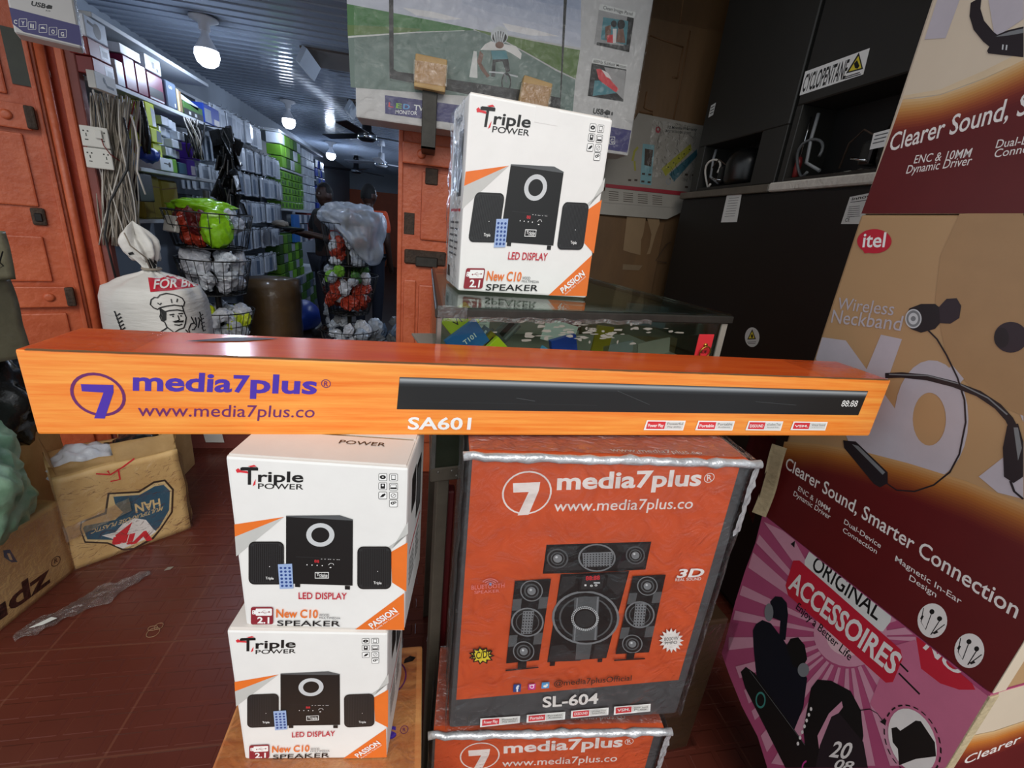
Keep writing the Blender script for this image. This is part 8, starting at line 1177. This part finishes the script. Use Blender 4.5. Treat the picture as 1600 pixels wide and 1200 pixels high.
# far wall fittings
sbw = thing('wall_cabinet', 'pale cabinet with a green edge high on the far right of the shop', 'cabinet', (-0.55, 12.6, 1.45)); MB().b2((0, 0, 0), (0.95, 0.35, 0.75), 'wall_grey', 0.005).obj('body', sbw); MB().b2((0.1, -0.02, 0.3), (0.3, 0, 0.55), 'pack_pale').obj('door', sbw); MB().b2((0.36, -0.022, 0.1), (0.44, 0, 0.75), 'green_dark').obj('edge', sbw); MB().b2((0.48, -0.022, 0.05), (0.95, 0, 0.65), 'pack_pale').obj('door', sbw)
mon = thing('monitor', 'pale-screened monitor beside the head of the person in orange', 'monitor', (-0.33, 7.6, 1.2425), 0); MB().b2((0, 0, 0), (0.36, 0.04, 0.24), 'black_plastic', 0.006, 2).obj('casing', mon); MB().b2((0.015, -0.002, 0.03), (0.345, 0.002, 0.225), 'pack_pale').obj('screen', mon)
ctr = thing('shop_counter', 'dark counter along the right side deep in the shop', 'counter', (-0.35, 6.6, 0.1)); MB().b2((0, 0, 0), (0.8, 3.0, 1.1), 'wall_dark', 0.005).obj('body', ctr); MB().b2((-0.03, -0.03, 1.1), (0.83, 3.03, 1.14), 'dark_steel', 0.004).obj('top', ctr)
rc_ = thing('brown_roll', 'tall film-wrapped brown carton roll standing on the shop floor', 'wrapped roll', (-1.22, 4.0, 0.102)); MB().lathe([(0, 0), (0.2, 0), (0.21, 0.05), (0.205, 0.3), (0.21, 0.6), (0.2, 0.74), (0, 0.75)], (0, 0, 0), 'card_brown', 28).obj('roll', rc_)
mb = MB(); mb.grid(36, 20, lambda u, v: Vector(((0.216 + 0.008 * nz((math.cos(u * 6.28) * 3, math.sin(u * 6.28) * 3, v * 6))) * math.cos(u * 6.28), (0.216 + 0.008 * nz((math.cos(u * 6.28) * 3, math.sin(u * 6.28) * 3, v * 6))) * math.sin(u * 6.28), 0.74 * v)), 'film', wrap=True); mb.obj('plastic_wrap', rc_)

# ------------------------------------------------------------------ wire basket stands
def basket(parent, z0, z1, r0, r1, n=26):
    mb = MB()
    for z, rr, w in ((z1, r1, 0.004), ((z0 + z1) / 2 + 0.02, (r0 + r1) / 2 + 0.004, 0.0025), (z0, r0, 0.004)):
        mb.tube([(rr * math.cos(a), rr * math.sin(a), z) for a in [i * 2 * math.pi / 28 for i in range(28)]], w, 'black_wire', 5, closed=True)
    for i in range(n):
        a = 2 * math.pi * i / n; mb.tube([(r1 * math.cos(a), r1 * math.sin(a), z1), (r0 * math.cos(a), r0 * math.sin(a), z0)], 0.0022, 'black_wire', 4)
    for i in range(6):
        a = math.pi * i / 6; mb.tube([(r0 * math.cos(a), r0 * math.sin(a), z0), (-r0 * math.cos(a), -r0 * math.sin(a), z0)], 0.0025, 'black_wire', 4)
    mb.lathe([(0, z0 - 0.004), (r0, z0 - 0.004)], (0, 0, 0), 'black_wire', 24)
    return mb.obj('basket', parent)
def stand(x, y, label, tiers, yaw=0):
    t = thing('basket_stand', label, 'basket stand', (x, y, 0.102), yaw, 'wire basket stands')
    mb = MB(); mb.tube([(0, 0, 0), (0, 0, tiers[0][1] + 0.02)], 0.018, 'dark_steel', 10); mb.obj('pole', t)
    mb = MB()
    for i in range(4):
        a = i * math.pi / 2 + 0.4; mb.tube([(0, 0, 0.03), (0.2 * math.cos(a), 0.2 * math.sin(a), 0.012)], 0.01, 'dark_steel', 6)
    mb.obj('foot', t)
    for z0, z1, r0, r1 in tiers: basket(t, z0 - 0.102, z1 - 0.102, r0, r1)
    return t
stand(-1.30, 3.2, 'black wire basket stand behind the flour sack, heaped with coloured goods', [(1.13, 1.33, 0.19, 0.235), (0.85, 1.06, 0.16, 0.205), (0.52, 0.74, 0.14, 0.2)])
stand(-0.63, 4.05, 'black wire basket stand in the middle of the passage, draped with a clear bag', [(1.0, 1.32, 0.16, 0.2), (0.6, 0.92, 0.16, 0.24), (0.18, 0.46, 0.18, 0.24)])
gid = [0]
def goods(cx, cy, z0, z1, rr, kinds, n, label, group, size=0.055, cat='packet', angs=None):
    src = {}
    for i in range(n):
        k = kinds[i % len(kinds)]; a = random.uniform(*(angs or (0, 6.28))); d = rr * math.sqrt(random.uniform(0.15, 0.75)); gid[0] += 1
        if k not in src:
            mb = MB(); bmesh.ops.create_icosphere(mb.bm, subdivisions=3, radius=1); mb.mi(k)
            for v in mb.bm.verts:
                nn = v.co.normalized(); v.co = Vector((nn.x * size, nn.y * size * 0.8, nn.z * size * 0.6)) * (1 + 0.35 * nz(nn, 2.6, gid[0]) + 0.2 * abs(nz(nn, 6, gid[0] + 3)))
            for f in mb.bm.faces: f.smooth = False
            o = mb.obj('goods_packet'); src[k] = o
        else: o = src[k].copy(); COL.objects.link(o)
        o.location = (cx + d * math.cos(a), cy + d * math.sin(a), random.uniform(z0, z1)); o.rotation_euler = (random.uniform(0, 6), random.uniform(0, 6), random.uniform(0, 6)); tag(o, label, cat, group)
goods(-1.30, 3.2, 1.18, 1.3, 0.17, ['red_pack', 'red_pack', 'dark_red'], 22, 'crumpled red packet in the top basket behind the flour sack', 'red packets in the top basket', angs=(2.8, 5.0))
goods(-1.30, 3.2, 1.18, 1.32, 0.17, ['bag_white', 'pack_white'], 12, 'white packet in the top basket, on the side facing the racks', 'white packets in the top basket', angs=(-0.8, 0.7))
tag(blob('green_pack', (-1.215, 3.08, 1.245), (0.085, 0.075, 0.115), 'green_film', 71, 0.15, sub=4), 'lime green film pack standing in the top basket behind the sack', 'film pack')
tag(blob('green_pack', (-1.33, 3.2, 1.36), (0.17, 0.1, 0.045), 'green_film', 72, 0.25, sub=4), 'lime green film pack lying across the top basket behind the sack', 'film pack')
tag(MB().box((0, 0, 0), (0.03, 0.1, 0.09), 'socket_white', Matrix.Rotation(0.3, 3, 'Y'), 0.004).obj('white_carton', None, loc=(-1.44, 3.06, 1.25), rotz=r(60)), 'small white box among the red packets in the top basket', 'box')
goods(-1.30, 3.2, 0.9, 1.08, 0.17, ['bag_white', 'pack_white', 'pack_pale', 'bag_white'], 44, 'white plastic packet in the middle basket behind the flour sack', 'white packets in the middle basket')
goods(-1.30, 3.2, 0.57, 0.74, 0.16, ['bag_white', 'pack_white', 'pack_pale', 'bag_white', 'yellow_box'], 36, 'white or yellow packet in the lowest basket behind the flour sack', 'packets in the lowest basket')
goods(-0.63, 4.05, 1.03, 1.25, 0.14, ['pack_grey', 'red_pack', 'pack_white'], 26, 'grey or red packet in the top basket under the clear bag', 'packets under the clear bag')
goods(-0.63, 4.05, 0.66, 0.9, 0.17, ['red_pack', 'red_pack', 'red_pack', 'bag_white'], 36, 'red packet in the middle basket of the passage stand', 'red packets in the passage stand')
goods(-0.63, 4.05, 0.9, 0.96, 0.2, ['green_dark', 'green_box', 'pack_grey'], 12, 'green packet along the rim of the middle basket of the passage stand', 'green packets in the passage stand')
goods(-0.63, 4.05, 0.22, 0.52, 0.19, ['pack_grey', 'bag_white', 'pack_white', 'mgrey'], 46, 'grey-white packet in the lowest basket of the passage stand', 'grey-white packets in the passage stand')
goods(-0.28, 4.1, 0.14, 0.5, 0.16, ['steel_blue', 'pack_grey', 'dgrey2'], 22, 'dark grey bundle on the shop floor beside the orange column', 'dark grey bundles by the column', 0.08, 'bundle')
goods(-0.95, 5.1, 0.15, 0.95, 0.1, ['dark_red', 'bag_white', 'dgrey', 'pack_white'], 46, 'dark red or white pair in the hanging column behind the passage stand', 'hanging column of small pairs', 0.05, 'pair')
mb = MB(); bmesh.ops.create_icosphere(mb.bm, subdivisions=5, radius=1); mb.mi('film_milky')
for v in mb.bm.verts:
    n = v.co.normalized(); h = 1 + 0.2 * nz(n, 3, 81) + 0.12 * abs(nz(n, 8, 82))
    q = Vector((n.x * 0.215, n.y * 0.215, n.z * 0.115 + 0.08)) * h
    side = max(0, n.x * 0.8 - n.y * 0.3); q.z -= 0.42 * side * max(0, -n.z + 0.35); q.x += 0.07 * side
    v.co = q
for f in mb.bm.faces: f.smooth = True
tag(mb.obj('clear_bag', None, loc=(-0.62, 4.05, 1.28)), 'big translucent plastic bag draped over the passage basket stand', 'plastic bag')

# ------------------------------------------------------------------ two people deep in the shop
def person(name_label, loc, yaw, joints, shirt, head_yaw, scale=1.0, tray=False):
    """one continuous skinned body; hair and clothes are children"""
    J = joints
    chain = [('pelvis', 'belly', .12, .11), ('belly', 'chest', .11, .13), ('chest', 'neck', .13, .055), ('neck', 'skull', .055, .07), ('skull', 'crown', .07, .075)]
    def build(segs, rad, root, k, nm, parent, sub=2, extra=0.0):
        names = []; 
        for a, b in segs:
            for q in (a, b):
                if q not in names: names.append(q)
        me = bpy.data.meshes.new(nm); me.from_pydata([J[q] for q in names], [(names.index(a), names.index(b)) for a, b in segs], []); me.update()
        o = bpy.data.objects.new(nm, me); COL.objects.link(o); md = o.modifiers.new('skin', 'SKIN'); md.use_smooth_shade = True
        for i, q in enumerate(names):
            sv = me.skin_vertices[0].data[i]; rr = rad[q]; rr = rr if isinstance(rr, tuple) else (rr, rr); sv.radius = (rr[0] + extra, rr[1] + extra); sv.use_root = (q == root)
        sd = o.modifiers.new('sub', 'SUBSURF'); sd.levels = sub; sd.render_levels = sub
        bpy.context.view_layer.update(); ev = o.evaluated_get(bpy.context.evaluated_depsgraph_get()); m2 = bpy.data.meshes.new_from_object(ev); bpy.data.objects.remove(o)
        for p in m2.polygons: p.use_smooth = True
        m2.materials.clear(); m2.materials.append(M(k)); return m2
    t = thing('person', name_label, 'person', loc, yaw); t.scale = (scale,) * 3
    R = dict(pelvis=(.14, .10), belly=(.135, .1), chest=(.155, .11), neck=.05, skull=(.058, .07), sh_l=.06, el_l=.042, wr_l=.03, hd_l=(.035, .02), sh_r=.06, el_r=.042, wr_r=.03, hd_r=(.035, .02), hp_l=.09, kn_l=.062, an_l=.042, tp_l=(.04, .025), hp_r=.09, kn_r=.062, an_r=.042, tp_r=(.04, .025))
    for s in 'lr':
        for f in range(5):
            for j in range(2): R['f%d%d%s' % (f, j, s)] = .0095 if j == 0 else .008
    arms = []
    for s in 'lr':
        arms += [('chest', 'sh_' + s), ('sh_' + s, 'el_' + s), ('el_' + s, 'wr_' + s), ('wr_' + s, 'hd_' + s)]
        w = Vector(J['wr_' + s]); h = Vector(J['hd_' + s]); d = (h - w).normalized(); sd = d.cross(Vector((0, 0, 1))).normalized()
        for f in range(5):
            if f < 4: b = h + sd * (0.024 * (f - 1.5) / 1.5); L_ = (0.07, 0.078, 0.072, 0.055)[f]; J['f%d0%s' % (f, s)] = tuple(b + d * L_ * 0.55 + Vector((0, 0, -0.004))); J['f%d1%s' % (f, s)] = tuple(b + d * L_ + Vector((0, 0, -0.022)))
            else: b = w + d * 0.03 + sd * 0.03 * (1 if s == 'l' else -1); J['f40' + s] = tuple(b + d * 0.025 + sd * 0.02 * (1 if s == 'l' else -1)); J['f41' + s] = tuple(b + d * 0.055 + sd * 0.025 * (1 if s == 'l' else -1) + Vector((0, 0, -0.008)))
            arms += [('hd_' + s if f < 4 else 'wr_' + s, 'f%d0%s' % (f, s)), ('f%d0%s' % (f, s), 'f%d1%s' % (f, s))]
    legs = []
    for s in 'lr': legs += [('pelvis', 'hp_' + s), ('hp_' + s, 'kn_' + s), ('kn_' + s, 'an_' + s), ('an_' + s, 'tp_' + s)]
    segs = [('pelvis', 'belly'), ('belly', 'chest'), ('chest', 'neck'), ('neck', 'skull')] + arms + legs
    m2 = build(segs, R, 'pelvis', 'dark_skin', 'body', t)
    # head shaped with brow, nose, chin and ears, fused with the neck
    bm = bmesh.new(); bm.from_mesh(m2); hr = Matrix.Rotation(head_yaw, 3, 'Z'); hc_ = Vector(J['skull']) + Vector((0, 0, 0.045))
    rr = bmesh.ops.create_icosphere(bm, subdivisions=4, radius=1.0)
    for v in rr['verts']:
        n = v.co.copy(); q = Vector((n.x * 0.075, n.y * 0.095, n.z * 0.12))
        if n.y < 0:
            f = max(0, 1 - abs(n.x) * 2.6)
            if -0.35 < n.z < 0.15: q.y -= 0.02 * f * math.exp(-((n.z + 0.16) / 0.14) ** 2)       # nose
            if n.z < -0.4: q.x *= 0.82; q.y -= 0.006 * f
            q.y += 0.012 * math.exp(-((abs(n.x) - 0.42) / 0.14) ** 2) * math.exp(-((n.z - 0.05) / 0.12) ** 2)   # eye sockets
            q.y += 0.004 * f * math.exp(-((n.z + 0.47) / 0.04) ** 2)                             # mouth line
        if abs(n.x) > 0.9 and abs(n.z + 0.05) < 0.28: q.x *= 1.16                                # ears
        v.co = hr @ q + hc_
    for f in bm.faces: f.smooth = True
    bm.to_mesh(m2); bm.free()
    o = bpy.data.objects.new('body', m2); COL.objects.link(o); o.parent = t; rm = o.modifiers.new('fuse', 'REMESH'); rm.mode = 'VOXEL'; rm.voxel_size = 0.008; rm.use_smooth_shade = True
    mb = MB(); bmesh.ops.create_icosphere(mb.bm, subdivisions=4, radius=1.0); mb.mi('hair')
    bmesh.ops.delete(mb.bm, geom=[v for v in mb.bm.verts if v.co.z < 0.12 + (0.45 if v.co.y < -0.35 else 0) - (0.5 if v.co.y > 0.2 else 0)], context='VERTS')
    for v in mb.bm.verts: n = v.co.copy(); v.co = hr @ Vector((n.x * 0.082, n.y * 0.102, n.z * 0.128)) + hc_
    for f in mb.bm.faces: f.smooth = True
    mb.obj('hair', t)
    for sx in (-0.03, 0.03):
        MB().lathe([(0, 0), (0.009, 0.003), (0, 0.007)], hr @ Vector((sx, -0.088, 0.008)) + hc_, 'pwhite', 10, hr @ Vector((0, -1, 0))).obj('eye', t)
    sg = [('pelvis', 'belly'), ('belly', 'chest'), ('chest', 'neck')]; Rs = dict(R); Rs['neck'] = .052
    for s in 'lr':
        J['sl_' + s] = tuple(Vector(J['sh_' + s]).lerp(Vector(J['el_' + s]), 0.75)); Rs['sl_' + s] = .052; sg += [('chest', 'sh_' + s), ('sh_' + s, 'sl_' + s)]
    J0 = J['neck']; J['neck'] = tuple(Vector(J0) - Vector((0, 0, 0.03)))
    m3 = build(sg, Rs, 'pelvis', shirt, 'shirt', t, extra=0.014); J['neck'] = J0
    so_ = bpy.data.objects.new('shirt', m3); COL.objects.link(so_); so_.parent = t
    tg = []
    for s in 'lr': tg += [('pelvis', 'hp_' + s), ('hp_' + s, 'kn_' + s), ('kn_' + s, 'an_' + s)]
    m4 = build(tg, R, 'pelvis', 'trouser', 'trousers', t, extra=0.014); to_ = bpy.data.objects.new('trousers', m4); COL.objects.link(to_); to_.parent = t
    for s in 'lr':
        a = Vector(J['an_' + s]); mb = MB(); mb.box((a.x, a.y - 0.06, 0.035), (0.09, 0.25, 0.07), 'shirt_black', None, 0.025, 3); mb.obj('shoe', t)
    return t
def joints(**kw):
    J = dict(pelvis=(0, 0, .93), belly=(0, 0.0, 1.08), chest=(0, 0.01, 1.30), neck=(0, 0.01, 1.47), skull=(0, -0.01, 1.56), sh_l=(.19, .01, 1.40), el_l=(.24, .03, 1.12), wr_l=(.24, -.06, .90), hd_l=(.24, -.09, .82), sh_r=(-.19, .01, 1.40), el_r=(-.24, .03, 1.12), wr_r=(-.24, -.06, .90), hd_r=(-.24, -.09, .82),
        hp_l=(.10, 0, .88), kn_l=(.11, -.01, .48), an_l=(.11, .02, .09), tp_l=(.12, -.12, .035), hp_r=(-.10, 0, .88), kn_r=(-.11, -.01, .48), an_r=(-.11, .02, .09), tp_r=(-.12, -.12, .035)); J.update(kw); return J
person('person in a black shirt facing the shelves and holding out a tray', (-1.0, 5.1, 0.102), r(-50), joints(el_r=(-.25, -.06, 1.14), wr_r=(-.2, -.28, 1.2), hd_r=(-.19, -.36, 1.2), el_l=(.25, -.05, 1.14), wr_l=(.1, -.28, 1.2), hd_l=(.08, -.36, 1.2)), 'shirt_black', r(10), 0.9)
person('person in an orange and black top standing behind the clear bag', (-0.62, 5.4, 0.102), r(160), joints(), 'shirt_orange', r(-20), 0.93)
ty = thing('tray', 'dark tray of small goods held by the person in black', 'tray', (-1.305, 4.86, 1.20), r(-50)); MB().b2((-0.14, -0.1, 0), (0.14, 0.1, 0.02), 'black_plastic', 0.006).obj('tray', ty); 
tag(blob('goods_packet', (-1.36, 4.84, 1.245), (0.07, 0.05, 0.03), 'cable_grey', 91, 0.3, sub=3), 'pale packet lying on the dark tray', 'packet')
